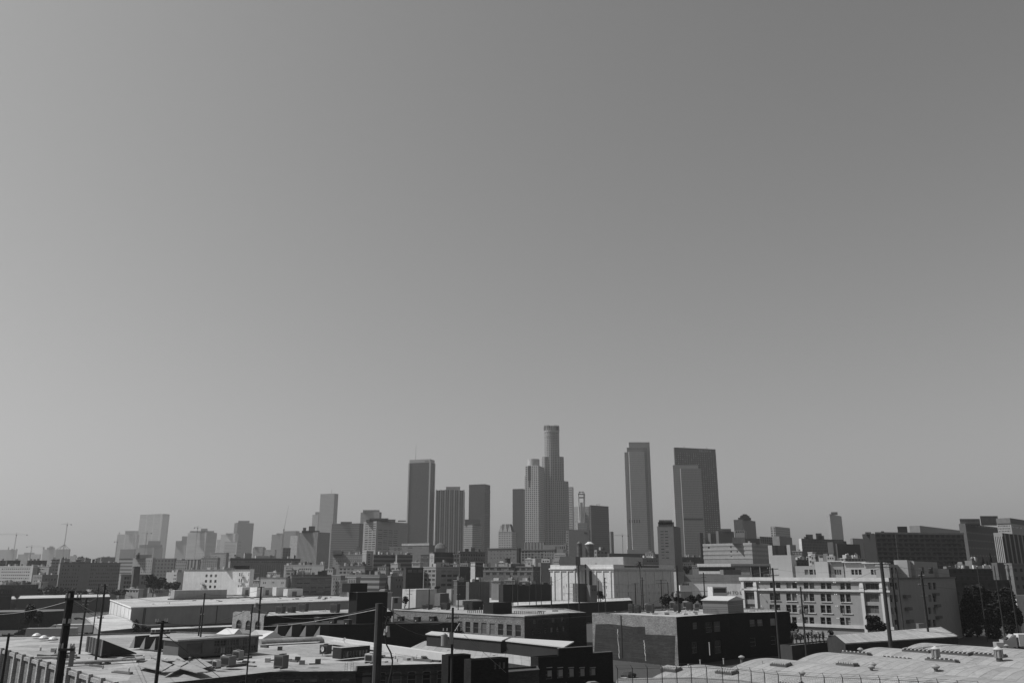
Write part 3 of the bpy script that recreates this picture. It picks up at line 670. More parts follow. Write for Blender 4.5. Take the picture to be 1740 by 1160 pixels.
b.bar((0, ym, B.H), (5, ym, zt), 1.0, 5); b.box(2, ym - 3, zt - 4, 8, ym + 3, zt); b.build('roof_truss', plain(.05), B.e)
# --- pale tapered tower and neighbours
B = TW('office_tower', 'tall pale hazy tower with thin mast left of the dark slab tower', 544.6, 568.5, 575, 838, 2700, -68, [fac(.2, .1, 4, 4.2, .5, .5, .2), fac(.28, .15, 4, 4.2, .5, .5, .2)])
mast(B, .3, .3, 26, .5)
B = TW('office_tower', 'dark tower of pale vertical pinstripes with two roof huts', 508.5, 541, 561, 903.5, 1500, -62, [fac(.13, .03, 3.6, 3.8, .5, .5, .4), fac(.34, .03, 2.8, 3.8, .6, 1, .1)])
crown_by_px(B, 515, 520.5, 896, W(.08)); crown_by_px(B, 525, 535.5, 893.5, W(.08)); crown_by_px(B, 513, 543, 901, W(.06), 'parapet_block')
B = TW('office_block', 'wide grey block of horizontal bands behind the pinstriped tower', 564, 611, 618, 888.5, 2000, -76, [W(.05), fac(.14, .05, 80, 4.2, 1, .5, .1)])
crown_by_px(B, 579, 598, 886, W(.08))
B = TW('office_tower', 'hazy gridded tower standing behind the big white office block', 613, 645, 648.5, 869.5, 2500, -74, [W(.08), fac(.22, .1, 4.5, 4.2, .55, .5, .2)])
crown_by_px(B, 617, 645, 866, fac(.22, .1, 4.5, 4.2, .55, .5, .2))
# big white office block: real window strips
B = TW('office_block', 'big white office block ruled with strips of windows', 618, 640, 693.5, 885, 1500, -50, [W(.25), W(.2)], wins=[(3, 619.3, 639.5, 888, 934, 3, 12, .82, .42, 'plain'), (0, 641.5, 676, 899, 934, 4, 10, .82, .42, 'plain')], dp=.6)
crown_by_px(B, 622, 672, 882, W(.15), 'plant_floor', 20); crown_by_px(B, 628, 660, 880, W(.1), 'plant_room', 16); crown_by_px(B, 676, 690, 888.3 - 4.6, W(.3), 'parapet_block', 3)

# cranes
def crane(px, yt, yb, jl, jr, D, label, lean=0, luff=None):
    z1 = zat(yt, D); z0 = zat(yb, D); X = xat(px, D, z1); E = empty('tower_crane', (X, D, 0)); tag(E, label, 'crane')
    s = D / 3800; b = MB(); r = 1.1 * s
    for (x, y) in ((-r, -r), (r, -r), (r, r), (-r, r)): b.bar((x, y, 0), (x, y, z1), .28 * s, 4)
    n = int((z1 - z0 + 20) / (4 * s))
    for i in range(max(3, n)):
        za = z1 - (i + 1) * 4 * s; b.bar((-r, -r, za), (r, -r, za + 4 * s), .2 * s, 4); b.bar((-r, r, za), (r, r, za + 4 * s), .2 * s, 4)
    b.build('mast', plain(.08), E)
    j = MB()
    if luff: 
        dx, h = luff; j.bar((0, 0, z1), (dx, 0, z1 + h), .9 * s, 4, .3 * s); j.build('jib', plain(.1), E)
        c = MB(); c.box(-2 * s, -2, z1 - 6 * s, 2 * s, 2, z1 + 2 * s); c.build('cab', plain(.06), E); return
    a, c_ = -(px - jl) * D / F * CT, (jr - px) * D / F * CT
    j.bar((a, 0, z1), (c_, 0, z1), .4 * s, 4); j.bar((a, 0, z1 + 2 * s), (c_ * .2, 0, z1 + 2 * s), .3 * s, 4); j.build('jib', plain(.1), E)
    k = MB(); k.bar((0, 0, z1), (0, 0, z1 + 9 * s), .5 * s, 4); k.bar((0, 0, z1 + 9 * s), (a * .7, 0, z1 + 2 * s), .15 * s, 4); k.bar((0, 0, z1 + 9 * s), (c_ * .8, 0, z1), .15 * s, 4); k.build('apex', plain(.1), E)
    w = MB(); e = c_ if abs(c_) < abs(a) else a; sg = 1 if e > 0 else -1; w.box(min(e, e - sg * 4 * s), -1.5, z1 - 3.5 * s, max(e, e - sg * 4 * s), 1.5, z1 + 1 * s); w.build('counterweight', plain(.05), E)
    c = MB(); c.box(-1.8 * s, -2, z1 - 5 * s, 1.8 * s, 2, z1 - .5 * s); c.build('cab', plain(.06), E)
crane(28, 908, 935, -30, 47, 3700, 'hazy tower crane near the left edge with its jib leaving the picture')
crane(54, 928.5, 940, 45, 74, 3600, 'smallest hazy crane, between the two tall ones on the left')
crane(114.5, 890.5, 930, 103, 122, 3300, 'tallest hazy tower crane above the pyramid truss')
crane(199.5, 920, 935, 194, 210, 3300, 'hazy crane whose counterweight peeks out left of the pale far tower')
crane(250, 905, 925, 241, 258, 3300, 'crane in front of the broad far left tower')
crane(336, 896, 902, 330, 343, 3000, 'tiny crane above the dark hazy tower')
crane(482.5, 899, 935, 0, 0, 2900, 'crane with a thin jib raised almost upright', luff=(11, 84))
crane(1057.5, 909.5, 940, 1040, 1068, 1500, 'dark crane seen in the gap left of the pale slab tower')
# ================================================================ MIDDLE DISTANCE (250 - 900 m)
FW = 'plain'
def gmap(D):
    T = ((240, 300), (330, 440), (400, 560), (600, 770), (900, 1000), (1300, 1300), (5000, 5000))
    for (a, x), (b_, y) in zip(T[:-1], T[1:]):
        if D <= b_: return x + (y - x) * (D - a) / (b_ - a)
def MID(name, label, xl, xc, xr, yt, D, aL, mats, wins=(), cat='building', **k):
    mm = mats if isinstance(mats, list) else [mats]; front_right = xr - xc > xc - xl
    if all(m.name.startswith('wall_') for m in mm):
        v = max(float('.' + m.name.split('_')[1][:3]) for m in (mm[:1] if front_right else mm[-1:]))
        if front_right and v < .2: v *= 1.7
        sd = int(xc * 7 + yt) % 5
        plain_ = any(t in label for t in ('blank', 'windowless', 'plain', 'hut', 'wall', 'tower', 'canopy', 'black', 'roof with', 'curved'))
        if wins or plain_: mats = wall(round(v, 3))
        else: mats = fac(v, v * .18, (3.2, 2.6, 4.2, 3.6, 5.0)[sd], (3.7, 3.5, 3.9, 3.6, 4.0)[sd], (.45, .5, .6, .42, .7)[sd], (.42, .5, .4, .5, .38)[sd], .6, .25)
    B = block(name, label, cat, xl, xc, xr, yt, gmap(D), aL, mats, roofm(.32), wins, **k)
    rn = random.Random(int(xl * 13 + yt * 7)); v = min(.6, (v if all(m.name.startswith('wall_') for m in mm) else .15) * rn.choice((1.5, 1.8, .6)))
    if D < 1050 and B.H > 4 and not any(t in label for t in ('cold store', 'canopy', 'wall', 'hut')):
        B.band(B.H - .3, .4, .25, [0, 3], None, 'coping', W(round(v, 2)))
        if rn.random() < .5: B.band(B.H - rn.uniform(1.8, 4.5), .35, .15, [0, 3], None, 'string_course', W(round(v, 2)))
        xs = max(p[0] for p in B.pl); ys = max(p[1] for p in B.pl)
        if xs > 9 and ys > 9:
            for q in range(rn.randint(1, 3)):
                x, y, s = rn.uniform(1, xs - 6), rn.uniform(1, min(ys - 6, 14)), rn.uniform(2, 4.5); b = MB(); h = rn.uniform(1.2, 3.2)
                if rn.random() < .25:
                    b.cyl(x + 1.5, y + 1.5, B.H + .8, B.H + 3, 1.3, n=10); b.cyl(x + 1.5, y + 1.5, B.H + 3, B.H + 3.7, 1.4, .1, n=10)
                    for lx, ly in ((.6, .6), (2.4, .6), (.6, 2.4), (2.4, 2.4)): b.bar((x + lx, y + ly, B.H - .7), (x + lx, y + ly, B.H + .9), .09, 4)
                    b.build('water_tank', W(.1), B.e)
                else: b.box(x, y, B.rz_roof, x + s, y + s * .8, B.rz_roof + h); b.build('roof_room', W(round(min(.5, v * rn.choice((.6, 1, 1.5))), 2)), B.e)
        b = MB(); x = rn.uniform(.5, max(1, xs - 1)); b.bar((x, 2, B.H - .7), (x, 2, B.H + rn.uniform(1.5, 4)), .07, 4)
        if rn.random() < .5: b.build('aerial', plain(.08), B.e)
    return B
def clutter(B, n, seed, hmax=2.2, v=.25, name='roof_vent'):
    rn = random.Random(seed); xs = [p[0] for p in B.pl]; ys = [p[1] for p in B.pl]; X1, Y1 = max(xs), max(ys); X0, Y0 = min(xs), min(ys)
    for i in range(int(n * 1.7)):
        b = MB(); w, d, h = rn.uniform(.8, 3.5), rn.uniform(.8, 3.5), rn.uniform(.5, 1) * hmax + .7
        x, y = X0 + (X1 - X0 - 5) * rn.random() + .8, Y0 + (Y1 - Y0 - 5) * rn.random() + .8
        if rn.random() < .3: b.cyl(x + 1, y + 1, B.rz_roof, B.rz_roof + h + .6, .5, n=8)
        else: b.box(x, y, B.rz_roof, x + w, y + d, B.rz_roof + h)
        b.build(name, W(v * rn.choice((.4, 1, 1.6))), B.e)
GRP = None
# --- left edge
B = MID('apartment_block', 'long pale five storey block with scattered dark windows at the left edge', -25, 54, 56, 961, 720, -52, [W(.2), W(.3)], [(3, 1, 50, 963.5, 990, 14, 5, .6, .4, FW)]); clutter(B, 4, 1)
B = MID('stair_tower', 'pale slim stair tower at the end of the long five storey block', 54.5, 57, 59, 959, 700, -50, [W(.25), W(.34)])
B = MID('apartment_block', 'pale block right of the slim stair tower on the left', 59, 84, 89, 962, 690, -55, [W(.06), W(.24)], [(3, 60, 75, 964, 980, 6, 3, .6, .4, FW)]); clutter(B, 4, 2)
B = MID('shop_building', 'small grey block with patchy walls left of the dark brick block', 56, 72, 99, 976, 560, -50, [W(.1), W(.14)], [(3, 58, 71, 978, 990, 4, 2, .5, .5, FW), (0, 76, 96, 980, 988, 4, 1, .6, .5, FW)]); clutter(B, 3, 3)
B = MID('warehouse', 'low dark brick warehouse at the far left behind the trees', -20, 1, 66, 993, 420, -60, [brick(.05), brick(.08)], [(0, 20, 62, 995, 999, 7, 1, .4, .8, FW)]); clutter(B, 3, 4)
B = MID('warehouse', 'very dark low building with small windows in the lower left corner of the skyline', -12, 1, 22, 1000, 330, -60, [W(.02), W(.03)], [(0, 2, 20, 1002, 1008, 6, 1, .5, .8, FW)])
# dark brick loft, two wings
B = MID('loft_building', 'big dark seven storey brick loft block with hundreds of small windows', 100, 103, 205, 955.5, 590, -28, [W(.1), W(.1)], [(0, 103, 134, 958, 1002, 7, 7, .42, .45, FW), (0, 152, 204, 958, 1002, 16, 7, .5, .45, FW)]); clutter(B, 6, 5, 2)
B.boxon(.1, .4, .1, .5, 1.6, W(.12)); B.boxon(.52, .56, .1, .2, 4, W(.05), 'chimney')
B = MID('office_block', 'grey two storey building with steel windows and a square tower', 204.5, 206, 254, 975.5, 450, -40, [W(.13), W(.1)], [(0, 210, 224, 978, 1000, 3, 3, .75, .6, 'steel'), (0, 240, 253, 976, 994, 3, 2, .75, .55, 'steel')])
B2 = MID('stair_tower', 'square windowless grey tower of the steel windowed building', 226, 228.5, 239, 962, 446, -40, [W(.05), W(.09)])
B = MID('apartment_block', 'pale eight storey block with hut on its roof behind the square grey tower', 226, 260, 263.5, 947.5, 900, -62, [W(.25), W(.27)], [(3, 232, 258, 950, 984, 7, 7, .35, .4, FW)])
crown_by_px(B, 231, 258, 942, W(.26)); crown_by_px(B, 234, 238, 938.5, W(.26), 'water_tank', 4)
B = MID('office_block', 'pale block of horizontal bands left of the eight storey block', 203, 226, 228, 948, 930, -62, [W(.1), fac(.25, .08, 60, 4, 1, .45, .2)])
for i, (a, c, y, v) in enumerate(((131, 144, 946.5, .15), (145, 155, 948.5, .08), (162, 178, 948, .14), (172, 196, 945.8, .08), (104, 119, 949, .2), (0, 12, 952, .05), (12, 35, 951.5, .03), (48, 80, 951.5, .035), (88, 104, 949.5, .13))):
    B = MID('low_building', ['small pale block with flat top above the dark brick loft block', 'dark little block with a chimney above the dark brick loft block', 'low pale roofline left of the far pale tower', 'dark flat roofline just left of the far pale tower', 'pale roof hut above the left end of the brick loft block', 'low dark block by the left edge under the hazy cranes', 'dark flat mass under the smallest crane', 'dark mass under the rounded frame hall', 'pale low block between the truss roof and the brick loft'][i], a, a + .5, c, y, (1300, 1200, 1500, 1450, 900, 900, 880, 870, 1000)[i], -50, W(v)); clutter(B, 2, 40 + i, 2)
B = MID('shop_building', 'small white house with dark right wall above the trees', 283, 301, 314, 971.5, 420, -55, [W(.04), W(.36)], [(3, 294, 300, 974, 998, 2, 4, .6, .45, FW)]); clutter(B, 2, 6)
B = MID('low_building', 'pale hazy low wall just left of the small white house', 268, 283, 284, 981, 480, -60, [W(.2), W(.24)])
# big white blank building
B = MID('loft_building', 'big white painted building with a blank wall and three window columns', 313, 425, 428, 966.5, 395, -66, [W(.66), W(.66)], [(3, 346, 370, 973, 1001, 3, 3, .45, .5, 'sash'), (3, 404.5, 412, 970, 1001, 2, 3, .4, .55, 'sash'), (3, 421, 425, 970, 1001, 1, 3, .5, .55, 'sash')], par=.9); clutter(B, 4, 7)
b = MB(); L = B.elen(3); wb = B.band(B.H - .5, .5, .3, [3], .2)
crown_by_px(B, 383.5, 400, 964, W(.3), 'penthouse', 6); crown_by_px(B, 397, 424, 960.6, W(.02), 'dark_parapet', 1.5)
def fire_escape(B, ed, px, yt, yb, n, w=3):
    a, zt = B.hit(ed, px, yt); _, zb = B.hit(ed, px, yb); p, q = B.pl[ed], B.pl[(ed + 1) % len(B.pl)]; L = math.dist(p, q); u = ((q[0] - p[0]) / L, (q[1] - p[1]) / L); nn = (u[1], -u[0])
    def pt(t, d, z): return (p[0] + u[0] * t + nn[0] * d, p[1] + u[1] * t + nn[1] * d, z)
    b = MB(); st = (zt - zb) / n
    for i in range(n):
        z = zb + st * i
        for d in (.1, 1.1): b.bar(pt(a - w / 2, d, z), pt(a + w / 2, d, z), .05, 4)
        b.poly([pt(a - w / 2, .1, z), pt(a + w / 2, .1, z), pt(a + w / 2, 1.1, z), pt(a - w / 2, 1.1, z)])
        for d, zz in ((1.1, 1), (1.1, .5)): b.bar(pt(a - w / 2, d, z + zz), pt(a + w / 2, d, z + zz), .035, 4)
        for t in (-w / 2, 0, w / 2): b.bar(pt(a + t, 1.1, z), pt(a + t, 1.1, z + 1), .035, 4)
        if i < n - 1: b.bar(pt(a - w * .3, .6, z), pt(a + w * .35, .6, z + st), .07, 4)
    b.build('fire_escape', plain(.03), B.e)
fire_escape(B, 3, 414, 968, 1001, 3)
fire_escape(B, 3, 346.5, 983, 1001, 2)
B = MID('apartment_block', 'pale eight storey block with dark plants on its roof behind the white painted building', 342, 370, 372, 946.8, 700, -70, [W(.2), W(.26)], [(3, 343.5, 369, 949, 966, 7, 5, .45, .45, FW)])
b = MB(); rn = random.Random(5); L = B.elen(3)
for i in range(160):
    y = rn.uniform(1, L - 1); z = B.H + rn.uniform(-.3, 1.4); x = rn.uniform(.3, 2.5); r = .35; b.poly([(x + rn.uniform(-r, r), y + rn.uniform(-r, r), z + rn.uniform(-r, r)) for _ in range(4)])
b.build('roof_planting', leafm(.03), B.e)
B = MID('apartment_block', 'white block with a shallow curved roof right of the planted roof', 358, 385, 389.5, 938.5, 760, -68, [W(.22), W(.3)], [(3, 379, 384, 942, 965, 2, 6, .4, .4, FW)])
B = MID('office_block', 'ribbed pale block left of the planted roof block', 318, 340, 342, 949.5, 820, -65, [W(.12), fac(.26, .06, 5, 60, .5, 1, .3)])
B = MID('office_block', 'hazy pale mass left of the ribbed pale block', 299, 317, 319, 951, 1000, -65, [W(.12), W(.22)]); clutter(B, 3, 8)
# --- centre left
B = MID('warehouse', 'long grey six storey warehouse with closely spaced pilasters', 388, 392, 510, 947.5, 800, -30, [W(.11), W(.12)], [(0, 390, 508, 952, 956, 34, 1, .5, .7, FW)])
b = MB(); L = B.elen(0)
for i in range(30): b.box(L * (i + .3) / 30, -.5, 0, L * (i + .3) / 30 + .9, .1, B.H - 7)
b.each('pilaster', W(.24), B.e); B.band(B.H - 2.6, 2.4, .5, [0, 3], .09)
B.boxon(.36, .65, .2, .6, 3.4, W(.34), 'skylight'); B.boxon(.2, .3, .2, .6, 6, W(.22)); clutter(B, 7, 9, 4)
B = MID('shop_building', 'small dark and pale block with garage under the long pilastered warehouse', 427, 428, 441, 973, 470, -30, [W(.12), W(.2)], [(0, 430, 436, 990, 996, 1, 1, .9, .8, FW), (0, 430, 433, 978, 984, 1, 1, .6, .6, FW)])
B = MID('workshop', 'low pale workshop with paired windows left of the ball shaped tree', 443, 486, 489, 980.5, 380, -64, [W(.2), W(.3)], [(3, 446, 452, 985, 1004, 2, 2, .5, .35, 'sash'), (3, 461, 466, 984, 1004, 2, 2, .6, .3, 'sash'), (3, 477, 482, 985, 1004, 2, 2, .5, .35, 'sash')]); clutter(B, 3, 10)
B.band(B.H - .2, .3, .25, [3], .3)
B = MID('office_block', 'pale two storey block with a large blank right part behind the ball shaped tree', 483, 551, 553, 959, 600, -60, [W(.2), W(.26)], [(3, 485, 497, 962, 978, 5, 3, .5, .4, FW), (3, 508, 530, 965, 968, 6, 1, .6, .9, FW)]); clutter(B, 8, 11, 3)
B = MID('factory_building', 'dark brick factory with grouped steel windows on four floors', 495, 496, 564.5, 976, 380, -28, [brick(.13), brick(.13)], [(0, 503, 563, 980, 1008, 5, 4, .82, .42, 'steel')], par=1.0); B.band(B.H - 1.6, .5, .25, [0], .2); B.band(B.H - 5.8, .4, .2, [0], .16); clutter(B, 6, 12, 3)
crown_by_px(B, 513, 523, 972, W(.03)); crown_by_px(B, 540, 552, 970, W(.04)); crown_by_px(B, 498, 511, 970.5, W(.08))
B = MID('loft_building', 'narrow grey front with a zigzag fire escape right of the brick factory', 564, 579, 581, 977, 372, -60, [W(.06), W(.17)], [(3, 565, 579, 980, 1006, 3, 4, .4, .45, 'sash')]); fire_escape(B, 3, 572, 980, 1008, 4)
B = MID('loft_building', 'narrow darker front of tall windows beside the zigzag fire escape', 579, 591, 593, 986, 365, -60, [W(.06), W(.1)], [(3, 580, 591, 990, 1010, 4, 3, .4, .6, 'sash')])
B = MID('loft_building', 'narrow pale front with arched windows left of the striped parking deck', 591, 605, 607, 980, 360, -60, [W(.06), W(.22)], [(3, 592, 605, 983, 1008, 4, 3, .5, .6, 'sash')])
B = MID('parking_deck', 'low parking deck of alternating pale and dark horizontal stripes', 580, 645, 665, 976, 410, -62, [fac(.16, .05, 60, 3.4, 1, .55, .2), fac(.25, .06, 80, 3.4, 1, .5, .1)])
crown_by_px(B, 621, 637, 968, W(.05)); clutter(B, 3, 13)
B = MID('office_block', 'pale two storey block with four window groups above the parking deck', 576, 620, 632, 961, 520, -64, [W(.2), W(.22)], [(3, 576, 602, 963.5, 975, 4, 2, .62, .62, 'steel')]); clutter(B, 6, 14, 2.5)
B = MID('apartment_block', 'tall pale block with dark window columns behind the parking deck', 566, 616, 618, 941.5, 700, -66, [W(.16), W(.2)], [(3, 570, 616, 945, 960, 14, 3, .4, .4, FW)]); clutter(B, 6, 15, 4)
crown_by_px(B, 565, 581, 935, W(.24)); crown_by_px(B, 606, 612, 929, W(.22)); crown_by_px(B, 568, 580, 954, W(.2))
B = MID('apartment_block', 'white slim block with one column of dark windows in the middle left', 616, 623, 634.5, 935.5, 660, -50, [W(.17), W(.24)], [(0, 624.5, 629.5, 940, 968, 1, 7, .6, .5, FW)])
B = MID('office_block', 'long dark banded block right of the slim white one', 634, 635, 674, 941.5, 700, -30, [fac(.16, .03, 80, 4, 1, .5, .2), W(.1)]); clutter(B, 5, 16, 3)
B = MID('office_block', 'second dark banded block, with a pale joint at its left', 673, 675, 701, 941.8, 690, -30, [fac(.15, .03, 80, 4, 1, .5, .2), W(.2)]); clutter(B, 3, 17, 3)
B = MID('office_block', 'stepped pale block with white cap at the foot of the dark slab tower', 683, 729, 739, 925.5, 900, -66, [W(.09), W(.17)], [(3, 693, 701, 928, 942, 1, 3, .9, .3, FW)]); B.band(B.H - .5, 2.6, .3, [3], .42, 'white_cap')
B = MID('office_block', 'low pale block with slotted windows left of the white capped one', 662, 688, 690, 926.5, 960, -68, [W(.12), W(.16)], [(3, 668, 688, 929, 936, 3, 2, .6, .35, FW)])
B = MID('office_block', 'dark mottled little block between the white capped one and the dark scaffolded one', 715, 729, 732, 942, 640, -55, [W(.04), W(.08)], [(3, 716, 729, 944, 955, 4, 3, .5, .5, FW)])
B = MID('building_under_construction', 'dark scaffolded block with a pale left strip and pale right end', 730, 738, 771, 938.5, 560, -40, [fac(.03, .015, 2.2, 3, .75, .8, .5), W(.3)], [(3, 731.5, 736.5, 943, 955, 1, 4, .4, .4, FW)])
b = MB(); L = B.elen(0); b.box(-1.5, -.8, B.H - .6, L + 1, .4, B.H + .5); b.build('roof_edge', W(.04), B.e)
B = MID('office_block', 'short pale end block right of the scaffolded one', 770.5, 771.5, 780.5, 940.5, 570, -30, [W(.14), W(.2)])
B = MID('office_block', 'ornate dark block with a row of pale arches along its top', 780, 782, 824, 936.5, 600, -30, [fac(.12, .01, 2.6, 3.3, .55, .62, .4), W(.06)]); B.band(B.H - 1, .8, .6, [0, 3], .08)
b = MB(); L = B.elen(0)
for i in range(12): b.box(L * (i + .2) / 12, -.3, B.H - 7, L * (i + .7) / 12, .05, B.H - 4.4)
b.each('pale_arch', W(.16), B.e); clutter(B, 5, 18, 4, .12)
B = MID('church_dome', 'small dark lattice domed block in front of the ribbed tower', 738, 740, 757, 931, 1300, -30, [W(.08), W(.08)])
b = MB(); b.cyl(12, 8, B.H, B.H + 6, 11, 6, n=14); b.cyl(12, 8, B.H + 6, B.H + 9, 6, .5, n=14); b.build('dome', W(.09), B.e)
# --- centre
B = MID('office_block', 'plain dark grey block with scattered windows below the gabled block', 829, 878, 882, 930.5, 620, -60, [W(.03), W(.14)], [(3, 832, 876, 933, 950, 8, 3, .35, .3, FW)]); B.band(B.H - .8, .8, .4, [3], .09)
B = MID('apartment_block', 'narrow dark block with deep slots at the right end of the scattered window block', 877, 880, 885, 931, 630, -45, [W(.02), W(.03)])
B = MID('department_store', 'wide grey block with seven columns of grouped windows below the tallest tower', 884, 942, 946, 932.5, 650, -62, [W(.04), W(.17)], [(3, 886, 924, 935, 953, 7, 4, .65, .7, 'steel'), (3, 925, 941, 935, 950, 4, 3, .4, .6, FW)]); B.band(B.H - 1.2, 1.2, .4, [3], .1)
B = MID('library_block', 'pale colonnaded block at the foot of the notched tower', 891, 924, 926, 921, 1200, -66, [W(.1), fac(.2, .07, 5, 60, .45, 1, .2)])
B = MID('library_block', 'pale low block at the foot of the tallest tower', 924, 962, 964, 925, 1150, -66, [W(.1), W(.17)], [(3, 943, 961, 927, 933, 5, 1, .6, .8, FW)]); crown_by_px(B, 958, 964, 921, W(.3), 'small_dome', 4)
B = MID('apartment_block', 'white low block with two rows of dark windows left of the cold store roof huts', 942, 961, 966, 939, 620, -62, [W(.15), W(.28)], [(3, 943, 960, 941, 948, 5, 2, .6, .5, FW)]); crown_by_px(B, 957, 964, 933, W(.22))
B = MID('low_building', 'pale small block with strip windows beside the cold store', 940, 950, 952, 950, 560, -60, [W(.15), W(.25)], [(3, 941, 950, 953, 956, 5, 1, .6, .7, FW)])
B = MID('loft_building', 'long dark brick loft with scattered wide windows in the centre', 799, 906, 918, 962, 385, -60, [brick(.12), brick(.12)], [(3, 815, 840, 964, 968, 3, 1, .75, .9, 'steel'), (3, 843, 905, 964.5, 969, 6, 1, .7, .9, 'steel'), (3, 812, 905, 972, 977, 8, 1, .6, .9, 'steel'), (0, 908, 916, 964, 985, 1, 3, .5, .5, 'steel')]); clutter(B, 7, 19, 2.5)
crown_by_px(B, 868, 893, 957.5, W(.09), depth=8); crown_by_px(B, 891.5, 893.5, 953.5, W(.4), 'chimney', 2); crown_by_px(B, 902, 904, 956, W(.4), 'chimney', 2); crown_by_px(B, 830, 834, 955, W(.3), 'white_stack', 3); crown_by_px(B, 844, 847, 951, W(.35), 'white_stack', 3)
C = P(862, 948.5, gmap(392)); E = empty('water_tank', (C.x, C.y + 8, zat(961.5, gmap(392)))); tag(E, 'squat dark round water tank on the roof of the long brick loft', 'tank')
b = MB(); b.cyl(0, 0, .6, C.z - E.location.z, 1.9, n=18); b.cyl(0, 0, C.z - E.location.z, C.z - E.location.z + .25, 2.1, n=18); b.build('drum', W(.06), E)
b = MB()
for i in range(4): b.box(1.1 * (-1) ** i - .12, 1.1 * (-1) ** (i // 2) - .12, -.3, 1.1 * (-1) ** i + .12, 1.1 * (-1) ** (i // 2) + .12, .6)
b.each('leg', W(.05), E)
B = MID('stair_tower', 'brick stair tower with a bright pale left face in the centre', 800, 807.5, 821, 954.5, 380, -42, [brick(.05), W(.36)], [(0, 811, 815, 957, 985, 1, 3, .5, .3, 'sash')]); crown_by_px(B, 803, 808, 954, W(.4), 'pale_post', 2)
B = MID('factory_building', 'white four storey factory with wide dark windows and a blank strip', 719.5, 741, 780, 962.5, 385, -38, [W(.2), W(.17)], [(3, 720, 740.5, 966, 996, 3, 4, .7, .55, 'steel'), (0, 748.5, 779, 966, 997, 3, 4, .76, .55, 'steel')], par=.9); clutter(B, 8, 20, 2)
B = MID('factory_building', 'dark four storey building joined to the left of the white factory', 689, 690, 719.5, 964, 386, -30, [W(.022), W(.05)], [(0, 692, 719, 967, 972, 3, 1, .8, .9, 'steel')]); B.band(B.H - 5, .3, .15, [0], .05)
B = MID('low_building', 'low dark wall with small white signs right of the white factory', 780, 781, 800, 962, 400, -30, [W(.04), W(.08)])
B = MID('shop_building', 'small building with dark strip windows below the white factory', 776, 777, 798, 985.5, 330, -30, [W(.05), W(.1)], [(0, 778, 797, 989, 999, 3, 2, .8, .5, 'steel')]); clutter(B, 2, 21)
B = MID('low_building', 'low plain grey wall in front of the long brick loft', 797, 798, 832, 988, 325, -30, [W(.07), W(.1)]); clutter(B, 3, 22)
B = MID('shop_building', 'small pale gabled house with windows left of the dark four storey building', 662, 664, 689, 978, 400, -35, [W(.1), W(.22)], [(0, 668, 688, 993, 999, 4, 1, .5, .8, 'sash'), (0, 666, 687, 982, 988, 4, 1, .4, .6, 'sash')]); clutter(B, 5, 23, 2.5)
B = MID('low_building', 'long black low roofline in front of the cold store and brick loft', 853, 855, 936, 992.5, 330, -30, [W(.015), W(.03)]); clutter(B, 4, 24, 1.5, .1)
B = MID('low_building', 'grey wall stub between the brick loft and the cold store', 917, 919, 936, 955.5, 480, -30, [W(.07), W(.24)])
B = MID('low_building', 'pale small hut seen over the brick loft left of the cold store', 908, 909.5, 919.5, 948.5, 520, -30, [W(.16), W(.26)])
# --- cold store
B = MID('cold_store', 'huge white windowless cold store with heavy cornice and stained pilasters', 935, 1042, 1145, 958.5, 400, -52, [W(.6, .22), W(.6, .22)], [(3, 958, 972, 990, 999, 1, 1, .4, .6, 'plain')], par=1.2, cat='warehouse')
B.band(B.H - 3.1, .8, .8, [0, 3], .6); B.band(B.H - 4.2, .4, .45, [0, 3], .5)
b = MB(); L = B.elen(3); LR_ = B.elen(0)
for i in range(9): b.box(-.45, L * (i + .35) / 9, 0, .1, L * (i + .35) / 9 + 1.1, B.H - 4.2)
for i in range(7): b.box(LR_ * (i + .5) / 7, -.45, 0, LR_ * (i + .5) / 7 + 1.1, .1, B.H - 4.2)
b.each('pilaster', W(.6, .35), B.e)
b = MB()
for i in range(6):
    for j in range(3): b.box(LR_ * (i + .25) / 6, -.06, 3.4 + j * 4.6, LR_ * (i + .25) / 6 + .35, .1, 5.6 + j * 4.6)
for i in (0, 3, 6): 
    for j in range(3): b.box(-.06, L * (i + 1.0) / 9, 3.4 + j * 4.6, .1, L * (i + 1.0) / 9 + .3, 5.2 + j * 4.6)
b.each('slit_window', plain(.015), B.e)
b = MB(); b.box(-.7, L * .42, 1, .02, L * .43, B.H + .4); b.build('black_downpipe', plain(.01), B.e)
b = MB(); b.box(-.8, L * .33, 0, .05, L * .36, B.H - 4); b.build('dark_riser', W(.03), B.e)
crown_by_px(B, 951, 978, 944.5, W(.34)); crown_by_px(B, 978, 986, 945.5, W(.1), 'penthouse_return')  # dark return: shaded side of the penthouse put into its colour
P1 = MID('cold_store_upper_block', 'white set back storey on top of the cold store with a shaded right wall', 985, 1059, 1092, 945.5, 418, -52, [W(.1), W(.36)]) 
for o in KIDS(P1.e): pass
clutter(B, 4, 25, 2, .2)
b = MB()
for i in range(34): b.box(LR_ * (i + 10) / 60, -.55, B.H - 1.7, LR_ * (i + 10) / 60 + .32, -.02 + .05, B.H - .5)
b.build('faded_lettering', W(.08), B.e)['kind'] = 'stuff'
B = MID('low_building', 'low dark grey block in the gap behind the cold store upper storey', 1012, 1014, 1032, 934, 640, -30, [W(.1), W(.14)], (), z0=0); clutter(B, 4, 26, 3)
B = MID('arts_building', 'grey low building behind the cold store with a strip of windows', 1086, 1090, 1119, 947, 700, -30, [W(.1), W(.14)], [(0, 1099, 1118, 951, 954, 5, 1, .7, .8, FW)]); clutter(B, 3, 27)
B = MID('public_building', 'dark roof with a row of rings along it behind the cold store', 1030, 1035, 1120, 939.5, 1000, -30, [W(.035), W(.05)])
b = MB(); L = B.elen(0)
